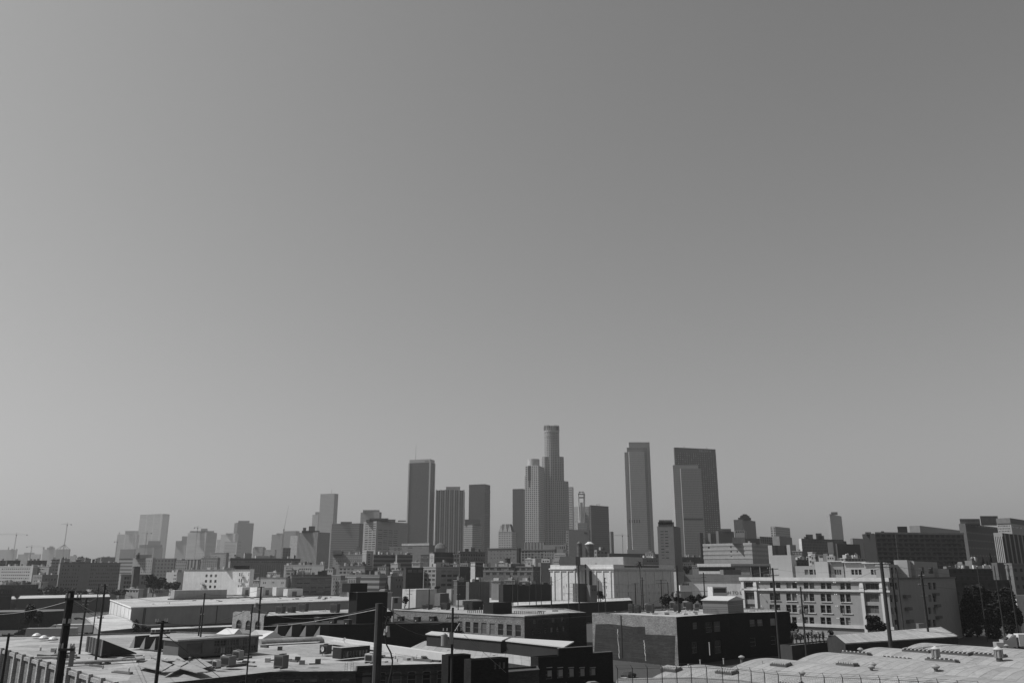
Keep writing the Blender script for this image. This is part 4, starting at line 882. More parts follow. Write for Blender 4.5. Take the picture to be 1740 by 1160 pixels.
for i in range(4):
    x = L * (.62 + .065 * i)
    for k in range(10):
        a, c = 2 * math.pi * k / 10, 2 * math.pi * (k + 1) / 10; b.bar((x + 1.2 * math.cos(a), -.4, B.H - 2.5 + 1.2 * math.sin(a)), (x + 1.2 * math.cos(c), -.4, B.H - 2.5 + 1.2 * math.sin(c)), .22, 4)
b.build('ring_ornament', W(.3), B.e)
B = MID('office_block', 'dark low block between the toothed tower and the striped building', 1157, 1159, 1196, 946, 760, -30, [W(.03), W(.06)], [(0, 1161, 1172, 951, 957, 2, 1, .7, .8, FW)]); B.band(B.H - 2, 1.6, .3, [0], .07); clutter(B, 3, 28)
# striped building
B = MID('office_block', 'striped building of pale and darker horizontal bands with a few dark windows', 1194.5, 1277, 1307, 922, 650, -48, [W(.08), W(.24)], [(3, 1202, 1207, 928, 932.5, 1, 1, .6, 1, FW), (3, 1240, 1244, 926.5, 930.5, 1, 1, .7, 1, FW), (3, 1240.5, 1244.5, 935.5, 939.5, 1, 1, .7, 1, FW), (3, 1251, 1255, 935.5, 939, 1, 1, .6, 1, FW), (3, 1241, 1245, 944, 948, 1, 1, .7, 1, FW)], cat='building')
for i in range(4): B.band(B.H - 2.3 - i * 4.05 + .02, 2.0, .25, [0, 3], .3, 'pale_band')
crown_by_px(B, 1244, 1266, 912.5, W(.25)); crown_by_px(B, 1266, 1291, 914.5, W(.08), 'penthouse_return')  # right part toned darker to imitate the penthouse's shaded side
B = MID('low_building', 'long low canopy building with a thin white roof slab below the striped building', 1187, 1312, 1316, 958, 430, -66, [W(.2), W(.2)])
L = B.elen(3); b = MB(); b.box(-1.2, L * .55, B.H - 1.6, .2, L + .8, B.H + .5); b.build('white_fascia', W(.6), B.e)
b = MB(); b.box(-1.2, 0, B.H - 1.2, .2, L * .55 - .05, B.H + .3); b.build('dark_fascia', W(.12), B.e)
b = MB(); b.box(-.4, L * .5, B.H - 4.5, -.01, L, B.H - 2.2); b.box(-.4, 1, 0, -.01, L * .3, B.H - 1.8); b.each('dark_opening', plain(.008), B.e)
b = MB(); b.box(-.7, L * .6, B.H - 6.6, .1, L, B.H - 4.6); b.build('white_band', W(.6), B.e)
b = MB()
for f_ in (.03, .16, .28): b.box(-.9, L * f_, 0, -.41, L * f_ + .5, B.H - 1.3)
b.each('column', W(.3), B.e)
B = MID('low_building', 'plain grey box in front of the canopy building', 1228, 1229, 1259, 967.5, 380, -18, [W(.08), W(.2)])
# freeway wall / white low building
B = MID('warehouse', 'long low white wall topped by a grey strip, with faded writing on it', 1149, 1275, 1278, 976, 330, -70, [W(.6, .2), W(.6, .2)], cat='warehouse')
L = B.elen(3); b = MB(); b.box(-.25, -.1, B.H - 3.4, .1, L + .1, B.H + .05); b.build('grey_strip', W(.2), B.e)
b = MB(); b.box(-.06, L * .5, 0, .1, L * .57, B.H - 7); b.build('grey_panel', W(.22), B.e)
sign('BH TO LAY US', B, 3, .84, B.H - 9.6, 2.2, plain(.12), 'painted_writing', .05, .02)
sign('OM EEK', B, 3, .66, B.H - 15.2, 3.0, plain(.06), 'painted_writing', .05, .02)
B = MID('stair_hut', 'pale hut at the left end of the long low white wall', 1149, 1150, 1155, 971, 335, -14, [W(.14), W(.2)])
# right side
B = MID('low_building', 'long dark building with a white parapet line behind the trees on the right', 1604, 1606, 1722, 966, 340, -8, [W(.02), W(.05)]); clutter(B, 14, 29, 2, .35)
B = MID('stair_hut', 'small pale hut on the dark buildings at the right', 1642, 1651, 1668, 952, 345, -30, [W(.09), W(.25)], z0=0); clutter(B, 3, 30)
B = MID('low_building', 'grey pitched hut below the finned black block', 1693, 1694, 1714, 955.5, 330, -10, [W(.05), W(.1)])
B = MID('shop_building', 'pale flat building with white uprights at the right edge', 1715, 1719, 1765, 957, 300, -14, [W(.07), W(.1)])
b = MB(); L = B.elen(0); b.box(L * .12, -.5, 0, L * .14, -.1, 12); b.box(L * .3, -.5, 4, L * .4, -.1, 14); b.each('white_upright', W(.45), B.e); b = MB(); b.box(L * .1, -.45, 2, L, -.05, 11); b.build('dark_opening', W(.01), B.e)
B = MID('low_building', 'long dark retaining building with a pale top line behind the big dark trees', 1614, 1616, 1745, 985, 300, -6, [W(.02), W(.05)]); b = MB(); b.box(0, -.2, B.H - .3, B.elen(0), .1, B.H + .1); b.build('parapet_line', W(.08), B.e)
B = MID('canopy', 'bright white flat canopy at the right edge among the trees', 1724, 1726, 1765, 1010.5, 250, -10, [W(.45), W(.45)], base=0); 
for i, (a, c, y, D_, v) in enumerate(((1378, 1384, 938, 470, .35), (1383, 1396, 941, 465, .25), (1396, 1402, 943, 460, .3), (1404, 1420, 940, 455, .15), (1428, 1441, 947, 440, .1), (1340, 1352, 925, 620, .3))):
    B = MID('low_building', ['slim bright stack of white boxes above the apartment roof', 'pale low block right of the slim bright boxes', 'small pale cube in the row above the apartment roof', 'grey hut in front of the wide striped dark block', 'dark hut with a white flagpole base on the right', 'bright hut left of the wide striped dark block'][i], a, a + 2, c, y, D_, -30, [W(v * .5), W(v)])
for i, (a, c, y, D_) in enumerate(((1435, 1470, 948, 420), (1352, 1380, 951, 500), (1300, 1362, 938, 800))):
    B = MID('low_building', ['low white cluttered roof left of the long dark hotel', 'low dark building between the striped and the fine striped blocks', 'dark mass behind the striped building right end'][i], a, a + 1, c, y, D_, -30, [W((.2, .04, .05)[i]), W(.2)]); clutter(B, 5, 60 + i, 3, .35)

# small buildings filling the streets between the big ones
FILL = [
 (110, 128, 131, 1006, 470, .3, 'little pale shed among the trees at the foot of the brick loft'), (142, 158, 160, 1004, 480, .2, 'grey cottage below the blank centre of the brick loft'), (214, 236, 240, 1000, 440, .34, 'white low shop in front of the steel windowed building'), (262, 279, 281, 1001, 400, .28, 'pale flat shop under the bushy pair of trees'),
 (428, 441, 443, 985, 430, .3, 'pale narrow shop squeezed right of the white painted building'), (455, 470, 473, 972, 500, .35, 'white low block showing above the workshop roof'), (486, 498, 500, 968, 520, .2, 'grey low block above the ball shaped tree'), (553, 566, 568, 966, 560, .3, 'pale little block above the right end of the brick factory'),
 (600, 614, 617, 972, 450, .26, 'grey little block peeping over the parking deck'), (642, 656, 659, 962, 560, .3, 'pale block above the right end of the parking deck'), (664, 676, 679, 957, 560, .36, 'white cube above the small pale gabled house'), (668, 684, 688, 969, 480, .22, 'grey flat block directly above the small pale gabled house'),
 (700, 714, 717, 955, 470, .3, 'pale penthouse like block over the dark four storey building'), (742, 758, 761, 955, 470, .24, 'grey roof block over the white factory blank strip'), (762, 776, 779, 957, 460, .4, 'bright small block over the white factory right end'), (782, 795, 798, 956, 480, .2, 'grey small block over the low dark wall with signs'),
 (846, 858, 861, 955, 440, .3, 'pale small block left of the squat water tank'), (893, 906, 909, 949, 540, .3, 'pale block right of the squat water tank'), (920, 934, 937, 949, 540, .36, 'white small block just left of the cold store cornice'), (835, 850, 853, 986, 350, .2, 'grey yard shed in front of the long brick loft, left one'),
 (858, 874, 877, 985, 350, .14, 'dark grey yard shed in front of the long brick loft, middle one'), (884, 898, 901, 986, 350, .24, 'pale yard shed in front of the long brick loft, right one'), (640, 657, 661, 1006, 300, .3, 'pale low shed between the deck and the black stair tower'), (1096, 1110, 1113, 938, 760, .3, 'pale cube on the skyline left of the toothed tower base'),
 (1160, 1176, 1179, 955, 640, .24, 'grey low block left of the striped building'), (1176, 1190, 1193, 960, 600, .16, 'dark grey low block at the left foot of the striped building'), (1316, 1330, 1334, 932, 560, .3, 'pale block right of the striped building'), (1346, 1362, 1365, 936, 540, .2, 'grey block left of the fine striped wide block'),
 (1404, 1418, 1421, 944, 430, .36, 'bright flat hut before the slim windowless tower'), (1444, 1458, 1461, 943, 470, .3, 'pale hut at the left foot of the long dark hotel'), (1624, 1636, 1640, 958, 420, .16, 'grey hut at the right foot of the long dark hotel'), (1668, 1680, 1684, 963, 400, .36, 'white shed in front of the conifers'), (1702, 1712, 1716, 966, 380, .3, 'pale shed right of the conifers'),
 (4, 22, 25, 988, 560, .24, 'pale low shop below the five storey block at the left'), (26, 40, 43, 989, 560, .14, 'dark shop beside the little round tree'), (60, 74, 78, 988, 560, .3, 'white garage right of the little round tree')]
for i, (xl, xc, xr, yt, D, v, lb) in enumerate(FILL):
    rn = random.Random(i * 3 + 1); ww = [(3, xl + 1.5, xc - 1, yt + 2.2, yt + 6, rn.choice((3, 4, 5)), 1, rn.uniform(.4, .7), .8, 'plain')] if xc - xl > 12 else []
    B = MID('small_building', lb, xl, xc, xr, yt, D, -62, [W(v), W(v)], ww); clutter(B, 2, 300 + i, 1.6, .25)
# ================================================================ FOREGROUND (60 - 350 m)
def ply(pts, z): return [Pz(x, y, z) for x, y in pts]
def polyb(name, label, cat, pts, z, wins=(), mats=None, roof=None, par=.5, far=None, dp=.2, base=0, group=None):
    w = ply(pts, z); o = w[0]; pl = [(p.x - o.x, p.y - o.y) for p in w]
    return Bldg(name, label, cat, pl, z - base if False else z, (o.x, o.y, 0), 0, mats, roof or roofm(.3), wins, par, dp, base, group)
def addprism(B, pts, z, h, mat, name, mt=None):
    """prism on building B from roof-plane photo pixels"""
    b = MB(); pl = [B.loc_xy(Pz(x, y, z).to_2d()) for x, y in pts]; b.prism(pl, z - .02, z + h, 0, None if mt is None else 1)
    return b.build(name, [mat] if mt is None else [mat, mt], B.e)
WR = roofm(.3)      # white roofing
# ---- left brick building with the big cluttered white roof
ZR = 9.0
RP = [(-60, 1082), (222, 1167), (459, 1141), (604, 1139.6), (605, 1131), (767, 1126.5), (767, 1119), (546, 1086), (440, 1076), (300, 1072), (100, 1078), (-60, 1079)]
B = polyb('brick_warehouse', 'old brick warehouse with arched windows and a big cluttered white roof, bottom left', 'building', RP, ZR,
    [(0, -20, 216, 1126, 1140, 38, 1, .62, .95, 'plain2'), (1, 300, 455, 1158, 1190, 5, 1, .42, .9, 'arch'), (2, 463, 600, 1152, 1182, 5, 1, .45, .92, 'arch'), (4, 610, 762, 1140, 1168, 6, 1, .55, .95, 'arch')],
    [brick(.16), brick(.06), brick(.06)], WR, par=.35)  # sunlit left side given paler brick, shaded sides darker brick
F1 = B
b = MB(); L = B.elen(0); p, q = B.pl[0], B.pl[1]; u = Vector((q[0] - p[0], q[1] - p[1])).normalized(); nn = Vector((u.y, -u.x)); NP = 20
for i in range(NP):
    a = L * (i + .0) / NP; o = Vector(p) + u * a
    b.prism([tuple(o + nn * .55), tuple(o + u * .8 + nn * .55), tuple(o + u * .8 - nn * .02), tuple(o - nn * .02)], 0, ZR + .25)
b.each('pilaster', brick(.3), B.e)
B.band(ZR - .7, .55, .3, [0], None, 'cornice', brick(.28)); B.band(ZR - .35, .4, .2, [1, 2, 3, 4], None, 'cornice', brick(.05)); B.band(ZR - 1.6, .25, .14, [1, 2, 4], None, 'string_course', brick(.045))
# white parapet along the right-hand back edge
pa = [Pz(767, 1119, ZR), Pz(546, 1086, ZR)]; pa = [B.loc_xy(x.to_2d()) for x in pa]; d = (Vector(pa[1]) - Vector(pa[0])).normalized(); n2 = Vector((-d.y, d.x))
b = MB(); b.prism([pa[0], pa[1], tuple(Vector(pa[1]) + n2 * 1.2), tuple(Vector(pa[0]) + n2 * 1.2)], ZR - .3, ZR + .9); b.build('parapet', plain(.42), B.e)

def thing_on(name, label, cat, px, py, z, rz=0, group=None):
    p = Pz(px, py, z); e = empty(name, (p.x, p.y, z), rz); tag(e, label, cat, group); return e
GR = R(-32)
def ac_unit(label, px, py, z, w, d, h, v=.22, rz=GR, group='air conditioning units on the roofs', name='air_conditioner'):
    e = thing_on(name, label, 'air conditioner', px, py, z, rz, group)
    b = MB(); b.box(-w / 2, -d / 2, .25, w / 2, d / 2, .25 + h); b.build('casing', plain(v), e)
    for x in (-w * .35, w * .35): g = MB(); g.box(x - .12, -d / 2 - .1, 0, x + .12, d / 2 + .1, .25); g.build('skid', plain(.06), e)
    g = MB(); g.box(-w * .42, -d / 2 - .03, .25 + h * .15, w * .42, -d / 2 - .003, .25 + h * .85)
    for i in range(5): zz = .25 + h * (.2 + .12 * i); g.box(-w * .42, -d / 2 - .07, zz, w * .42, -d / 2 - .03, zz + .04)
    g.build('grille', plain(.03), e)
    f = MB(); r = min(w, d) * .33; f.cyl(0, 0, .25 + h, .25 + h + .14, r, n=14); f.build('fan_housing', plain(v * .6), e)
    return e
ac_unit('boxy dark air conditioner on the white roof right of the tilted panels', 387, 1132, ZR, 2.0, 1.4, 1.35, .14)
ac_unit('small white air conditioner with a round dark fan left of the boxy dark one', 367.5, 1135, ZR, 1.0, .8, .9, .4)
ac_unit('tall narrow air conditioner standing behind the boxy dark one', 404, 1121, ZR, 1.6, 1.0, 1.3, .2)
ac_unit('large dark air conditioner near the front edge of the white roof', 477, 1135, ZR, 1.9, 1.2, 1.7, .1)
ac_unit('square dark air conditioner in the middle of the white roof behind the large dark one', 553, 1110, ZR, 1.7, 1.3, 1.3, .06)
ac_unit('white air conditioner with a fan at the right end of the dark roof monitor', 630, 1126, ZR, 1.6, 1.2, 1.2, .42)
ac_unit('pale air conditioner on the small dark roof right of the thick wooden pole', 814, 1143, 7.8, 2.0, 1.5, 1.3, .22)
# roof structures of the brick warehouse
b = MB(); A_, B_, C_, D_ = [F1.loc_xy(Pz(x, y, ZR).to_2d()) for x, y in ((146, 1106.5), (171, 1114), (232, 1110), (205, 1104))]; h = 2.7; z = ZR
b.poly([(*A_, z), (*B_, z), (*B_, z + h), (*A_, z + h)], None, 0); b.poly([(*B_, z), (*C_, z), (*C_, z + .15), (*B_, z + h)], None, 0); b.poly([(*A_, z + h), (*B_, z + h), (*C_, z + .15), (*D_, z + .15)], None, 1); b.poly([(*D_, z), (*A_, z), (*A_, z + h), (*D_, z + .15)], None, 0)
mon = b.build('roof_monitor', [W(.03), WR], F1.e)
b = MB()
for i in range(6):
    t = i / 5; x = A_[0] + (B_[0] - A_[0]) * t; y = A_[1] + (B_[1] - A_[1]) * t; b.box(x - .09, y - .16, z, x + .09, y + .05, z + h)
b.each('mullion', plain(.5), mon)
def sawtooth(B, x0, x1, yb, n, hpx, z, wpx, name='sawtooth_skylight', drop=0):
    for i in range(n):
        xa = x0 + (x1 - x0) * i / n; ya = yb + drop * i / max(1, n - 1); q0 = Pz(xa, ya, z); q1 = Pz(xa + wpx, ya, z); s = (q1 - q0).length; h = hpx * q0.y / 1453
        q0 = B.loc_xy(q0.to_2d()); b = MB(); dx, dy = math.cos(R(-30)), math.sin(R(-30)); ex, ey = -dy * 3.2, dx * 3.2
        p0 = Vector(q0); p1 = p0 + Vector((dx, dy)) * s; 
        f = lambda v, zz: (v.x, v.y, zz); e_ = Vector((ex, ey))
        b.poly([f(p0, z), f(p1, z), f(p1, z + h)], None, 0); b.poly([f(p1, z), f(p1 + e_, z), f(p1 + e_, z + h), f(p1, z + h)], None, 1)
        b.poly([f(p0, z), f(p1, z + h), f(p1 + e_, z + h), f(p0 + e_, z)], None, 0); b.poly([f(p0 + e_, z), f(p1 + e_, z + h), f(p1 + e_, z)], None, 0)
        b.build(name, [plain(.24), plain(.008)], B.e)
sawtooth(F1, 219, 271, 1100, 3, 19, ZR, 13, drop=3)
sawtooth(F1, 461, 556, 1079, 4, 18, ZR - .5, 14, drop=2)
pent = block('clerestory_hut', 'long roof hut with two rows of panes and a dark doorway on the white roof', 'roof hut', 279, 304.5, 440, 1088, Pz(304.5, 1118, ZR).y, -48, [W(.1), W(.34)], roofm(.2),
    [(0, 316, 345, 1091, 1112, 1, 1, .95, .95, 'plain'), (0, 364, 436, 1085, 1096, 7, 1, .9, .9, 'steel'), (0, 364, 436, 1097, 1108, 7, 1, .9, .9, 'steel')], z0=ZR, par=.0, dp=.25)
pent.band(pent.H - .05, .25, .5, [0, 3], .3)
def vaultlet(B, pts, z, r, mat, name, n=8):
    a, c = [Vector(B.loc_xy(Pz(x, y, z).to_2d())) for x, y in pts]; d = (c - a).normalized(); nn = Vector((-d.y, d.x)); b = MB(); P_ = []
    for i in range(n + 1):
        t = math.pi * i / n; P_.append((nn * (r * math.cos(t)), r * .75 * math.sin(t)))
    for (o1, z1), (o2, z2) in zip(P_[:-1], P_[1:]): b.poly([(*(a + o1), z + z1), (*(a + o2), z + z2), (*(c + o2), z + z2), (*(c + o1), z + z1)], None, 0, True)
    for e, s in ((a, 1), (c, -1)): b.poly([(*(e + o), z + zz) for o, zz in (P_ if s > 0 else P_[::-1])], None, 0)
    return b.build(name, mat, B.e)
vaultlet(F1, ((441, 1093), (545, 1088)), ZR, 1.25, roofm(.2), 'rounded_duct')
vaultlet(F1, ((110, 1128), (245, 1120)), ZR, .5, roofm(.25), 'rounded_duct')
vaultlet(F1, ((350, 1086), (420, 1081)), ZR + .3, 1.0, roofm(.12), 'rounded_duct')
# tilted white panels over the roof
tilt = MB()
for pts, h0, h1 in (([(233, 1134), (275, 1143), (293, 1132), (258, 1122)], .35, .6), ([(274, 1146), (296, 1145), (318, 1134), (297, 1133)], .4, .3), ([(305, 1140), (334, 1148), (354, 1146), (322, 1131)], .5, .3), ([(258, 1121), (285, 1127), (315, 1127), (302, 1118), (275, 1116)], .45, .25), ([(292, 1131), (306, 1138), (318, 1131), (302, 1127)], .55, .2), ([(318, 1128), (345, 1138), (362, 1134), (340, 1122)], .35, .25)):
    pl = [F1.loc_xy(Pz(x, y, ZR).to_2d()) for x, y in pts]; tilt.prism(pl, ZR + h0 - .12, ZR + h0)
    for p in pl: tilt.box(p[0] - .08, p[1] - .08, ZR, p[0] + .08, p[1] + .08, ZR + h0 - .12) if False else None
tilt.each('raised_panel', roofm(.29), F1.e)
# white gable pieces behind the hut
def gable_lump(B, eave, ridge, z, h, mat, name='skylight_gable'):
    e0, e1 = [Vector(B.loc_xy(Pz(x, y, z).to_2d())) for x, y in eave]; r0, r1 = [Vector(B.loc_xy(Pz(x, y, z + h).to_2d())) for x, y in ridge]; k = .9
    f0, f1 = r0 + (r0 - e0) * k, r1 + (r1 - e1) * k; b = MB()
    b.poly([(*e0, z), (*e1, z), (*r1, z + h), (*r0, z + h)]); b.poly([(*r0, z + h), (*r1, z + h), (*f1, z), (*f0, z)]); b.poly([(*e0, z), (*r0, z + h), (*f0, z)]); b.poly([(*e1, z), (*f1, z), (*r1, z + h)])
    return b.build(name, mat, B.e)
gable_lump(F1, ((419, 1080), (444, 1085.5)), ((434, 1069), (466, 1071.5)), ZR, 1.6, plain(.4)); gable_lump(F1, ((367, 1076), (396, 1078)), ((385, 1066), (406, 1067.5)), ZR, 1.3, plain(.4))
# dark long monitor
dm = block('roof_monitor_shed', 'dark sided low shed on the right part of the white roof', 'roof hut', 579, 580.5, 629, 1100, Pz(580, 1119, ZR).y, -52, [W(.025), W(.1)], WR, [(0, 583, 626, 1104, 1116, 8, 1, .85, .9, 'plain')], z0=ZR, par=0)
addprism(F1, [(560, 1093), (640, 1104), (646, 1100), (566, 1090)], ZR, .5, plain(.4), 'roof_curb')
for i, (x, y, w, dd) in enumerate(((62, 1081, 9, .5), (74, 1085, 8, .45), (90, 1087, 9, .45))):
    e = thing_on('dome_skylight', ['left one of the three shallow white dome skylights by the parked lorry', 'middle one of the three shallow white dome skylights by the parked lorry', 'right one of the three shallow white dome skylights by the parked lorry'][i], 'skylight', x, y, ZR, 0, 'white dome skylights')
    b = MB(); b.cyl(0, 0, .25, .6, .95, .6, n=14); b.cyl(0, 0, .6, .8, .6, .2, n=14); b.build('dome', plain(.55, .3), e); b = MB(); b.cyl(0, 0, 0, .25, 1.0, n=14); b.build('curb', plain(.2), e)
# low clutter: dark strips (pipe runs, patches of raised curb), pipes, vents
rn = random.Random(11)
for k in range(96):
    x = rn.uniform(60, 735); t = (x - 60) / 700
    ylo, yhi = (1100 + 22 * min(1, x / 400) if x < 400 else 1096 + (x - 400) * .04), (1120 + (x - 60) * .16 if x < 230 else 1138 - (x - 230) * .03)
    if x > 600: ylo, yhi = 1108 + (x - 600) * .08, 1124
    y = rn.uniform(ylo, yhi); c = Vector(F1.loc_xy(Pz(x, y, ZR - .35).to_2d())); w = rn.uniform(.7, 2.4); ang = rn.choice((R(-32), R(-32), R(58), rn.uniform(-1, 1))); h = rn.uniform(.15, .45)
    b = MB(); kind = rn.random()
    if kind < .55:
        u_ = Vector((math.cos(ang), math.sin(ang))) * w; v_ = Vector((-u_.y, u_.x)).normalized() * rn.uniform(.15, .5)
        b.prism([tuple(c - u_ - v_), tuple(c + u_ - v_), tuple(c + u_ + v_), tuple(c - u_ + v_)], ZR - .35, ZR - .35 + h); b.build('roof_curb', plain(rn.choice((.06, .1, .3))), F1.e)
    elif kind < .8: b.cyl(c.x, c.y, ZR - .35, ZR + rn.uniform(.1, .5), rn.uniform(.08, .22), n=8); b.cyl(c.x, c.y, ZR + .5, ZR + .62, .26, .05, n=8); b.build('vent_pipe', plain(rn.choice((.3, .12, .45))), F1.e)
    else: b.box(c.x - .4, c.y - .3, ZR - .35, c.x + .4, c.y + .3, ZR + rn.uniform(.1, .5)); b.build('roof_hatch', plain(rn.choice((.35, .08, .2))), F1.e)
for x, y in ((588, 1138), (598, 1138)):
    c = Vector(F1.loc_xy(Pz(x, y, ZR).to_2d())); b = MB()
    for s in (-.18, .18): b.bar((c.x + s, c.y, ZR - .3), (c.x + s, c.y, ZR + 1.1), .035, 4)
    for k in range(4): b.bar((c.x - .18, c.y, ZR + k * .35 - .2), (c.x + .18, c.y, ZR + k * .35 - .2), .03, 4)
    b.build('roof_ladder', plain(.35), F1.e)
def dish(label, px, py, z, r=.45):
    e = thing_on('satellite_dish', label, 'satellite dish', px, py, z, R(-40), 'satellite dishes on the roofs'); b = MB(); n = 12
    for i in range(n):
        a, c = 2 * math.pi * i / n, 2 * math.pi * (i + 1) / n
        b.poly([(0, .12, 1.1), (r * math.cos(a), 0, 1.1 + r * math.sin(a)), (r * math.cos(c), 0, 1.1 + r * math.sin(c))], None, 0, True)
    b.build('reflector', plain(.45), e); b = MB(); b.bar((0, .1, 0), (0, .1, 1.1), .05, 5); b.bar((0, .05, .75), (0, -.5, 1.05), .03, 4); b.build('arm', plain(.15), e)
dish('satellite dish on the white parapet near the right end of the sawtooth skylights', 585, 1096, ZR)
dish('satellite dish lying low beside the square dark air conditioner', 547, 1113, ZR - .2)

# ---- sloping white roof with raised monitors
Z2 = 3.2
B = polyb('warehouse', 'warehouse with a plain pale roof and two long raised roof strips, centre foreground', 'building', [(688, 1104), (770, 1112.5), (914, 1132.8), (948, 1117), (990, 1101), (880, 1097.5), (727, 1085.5)], Z2, (), [brick(.04)], roofm(.28, 'seam'), par=0)
F2 = B
for pts in ([(723, 1076), (852.5, 1087.4), (865, 1081.8), (733, 1071.6)], [(858.6, 1087.2), (959, 1098), (975.5, 1088.9), (869.6, 1082.6)]):
    zz = Z2 + 3.2; pl = [F2.loc_xy(Pz(x, y, zz).to_2d()) for x, y in pts]; b = MB(); b.prism(pl, zz - .25, zz); o = b.build('monitor_roof', plain(.4), F2.e)
    b = MB(); b.prism(inset(pl, .35), Z2 - .02, zz - .25); o2 = b.build('monitor_wall', [W(.02)], F2.e)
e = thing_on('roof_hood', 'dark hooded vent with a shadow near the front corner of the plain pale roof', 'vent', 929, 1112, Z2, GR); b = MB(); b.cyl(0, 0, 0, .9, .25, n=8); b.build('stack', plain(.06), e); b = MB(); b.box(-.9, -.7, .9, .9, .7, 1.1); b.build('hood', plain(.12), e)
# low dark buildings in front of it
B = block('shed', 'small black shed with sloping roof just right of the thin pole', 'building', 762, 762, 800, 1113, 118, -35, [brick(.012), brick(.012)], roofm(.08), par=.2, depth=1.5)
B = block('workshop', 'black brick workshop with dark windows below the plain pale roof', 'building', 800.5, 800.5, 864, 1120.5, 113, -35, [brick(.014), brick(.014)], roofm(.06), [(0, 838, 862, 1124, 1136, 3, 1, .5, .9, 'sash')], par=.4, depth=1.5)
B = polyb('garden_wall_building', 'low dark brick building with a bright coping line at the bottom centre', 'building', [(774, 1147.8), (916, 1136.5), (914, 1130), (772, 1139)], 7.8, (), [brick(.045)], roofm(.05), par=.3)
B.band(7.8 - .05, .14, .1, [0], .3, 'coping')
# ---- stepped black building
C_ = P(914, 1116, 106)
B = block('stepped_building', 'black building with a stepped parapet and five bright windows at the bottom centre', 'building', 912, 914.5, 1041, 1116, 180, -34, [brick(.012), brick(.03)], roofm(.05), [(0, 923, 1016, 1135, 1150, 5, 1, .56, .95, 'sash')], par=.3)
def raised(B, ed, x0, x1, y, th=.4, name='stepped_parapet', mat=None):
    a0, _ = B.hit(ed, x0, y); a1, _ = B.hit(ed, x1, y); _, z = B.hit(ed, (x0 + x1) / 2, y); p, q = B.pl[ed], B.pl[(ed + 1) % len(B.pl)]; L = math.dist(p, q); u = Vector((q[0] - p[0], q[1] - p[1])) / L; nn = Vector((u.y, -u.x)); a1 = min(a1, L)
    p0, p1 = Vector(p) + u * a0, Vector(p) + u * a1; b = MB(); b.prism([tuple(p0 + nn * .02), tuple(p1 + nn * .02), tuple(p1 - nn * th), tuple(p0 - nn * th)], B.H - .5, z); o = b.build(name, mat or brick(.012), B.e)
    b = MB(); b.prism([tuple(p0 + nn * .08), tuple(p1 + nn * .08), tuple(p1 - nn * th), tuple(p0 - nn * th)], z, z + .14); b.build('coping', plain(.16), B.e)
raised(B, 0, 949, 1007, 1099.5); raised(B, 0, 1007.3, 1040, 1108)
b = MB(); p, q = B.pl[0], B.pl[1]; L = B.elen(0)
for i in range(5):
    a, _ = B.hit(0, 932.5 + 18.6 * i, 1135); _, z = B.hit(0, 932.5 + 18.6 * i, 1133.8); b.box(a - .7, -.3, z, a + .7, -.01, z + .16)
b.each('window_hood', plain(.24), B.e)
b = MB()
for i in range(5):
    a, _ = B.hit(0, 934 + 18.6 * i, 1135); _, z = B.hit(0, 932.5 + 18.6 * i, 1148.5); b.box(a - .5, .06, z, a + .55, .1, z + 1.5)
b.each('blind', plain(.22), B.e)

# ---- brick row with tie plates and a return whose brick holds its shade as darker colour
Z4 = 11
B = polyb('brick_warehouse', 'long grey brick warehouse with tie plates and tall paired windows, centre', 'building', [(670, 1034.5), (891, 1046), (966, 1040.5), (996, 1040), (960, 1033), (760, 1027)], Z4, [(0, 775, 888, 1057, 1078, 8, 1, .62, .9, 'sash'), (1, 900, 963, 1065, 1075, 6, 1, .4, .8, 'sash'), (1, 900, 963, 1049, 1058, 4, 1, .3, .8, 'sash')], [brick(.14), brick(.045), brick(.03), brick(.05)], WR, par=.5)
F4 = B
B.band(Z4 - .25, .35, .18, [0, 1], .35)
b = MB(); L = B.elen(0); p, q = B.pl[0], B.pl[1]; u = Vector((q[0] - p[0], q[1] - p[1])).normalized(); nn = Vector((u.y, -u.x))
for i in range(26):
    o = Vector(p) + u * (L * (i + .7) / 27); b.prism([tuple(o + nn * .06), tuple(o + u * .3 + nn * .06), tuple(o + u * .3), tuple(o)], Z4 - 2.0, Z4 - 1.7)
b.each('tie_plate', plain(.25), B.e)
ac_unit('dark roof box at the left end of the brick warehouse roof', 726, 1034, Z4 - .4, 3.4, 2, 1.3, .05); ac_unit('square dark roof box in the middle of the brick warehouse roof', 757, 1035, Z4 - .4, 2.8, 2, 2.0, .03)
bs = block('stair_hut', 'black windowless box standing on the right part of the brick warehouse roof', 'roof hut', 837, 838, 870, 1023.5, Pz(840, 1041, Z4).y + 2, -52, [W(.015), W(.05)], roofm(.1), z0=Z4 - .5, par=.1)
b_ = block('stair_hut', 'lower dark box left of the black windowless box on the same roof', 'roof hut', 802, 803, 821, 1021.5, Pz(812, 1035, Z4).y + 8, -52, [W(.02), W(.05)], roofm(.1), z0=Z4 - .5, par=.1)
# concrete lattice parapet
b = MB(); 
for i in range(40):
    x = 795 + i * 3.3
    if 836 < x < 872: continue
    c = Vector(F4.loc_xy(Pz(x, 1040.3 if x > 870 else 1038.6, Z4).to_2d())); b.box(c.x - .16, c.y - .08, Z4 - .4, c.x + .16, c.y + .08, Z4 + .55)
b.each('parapet_post', plain(.28), F4.e)
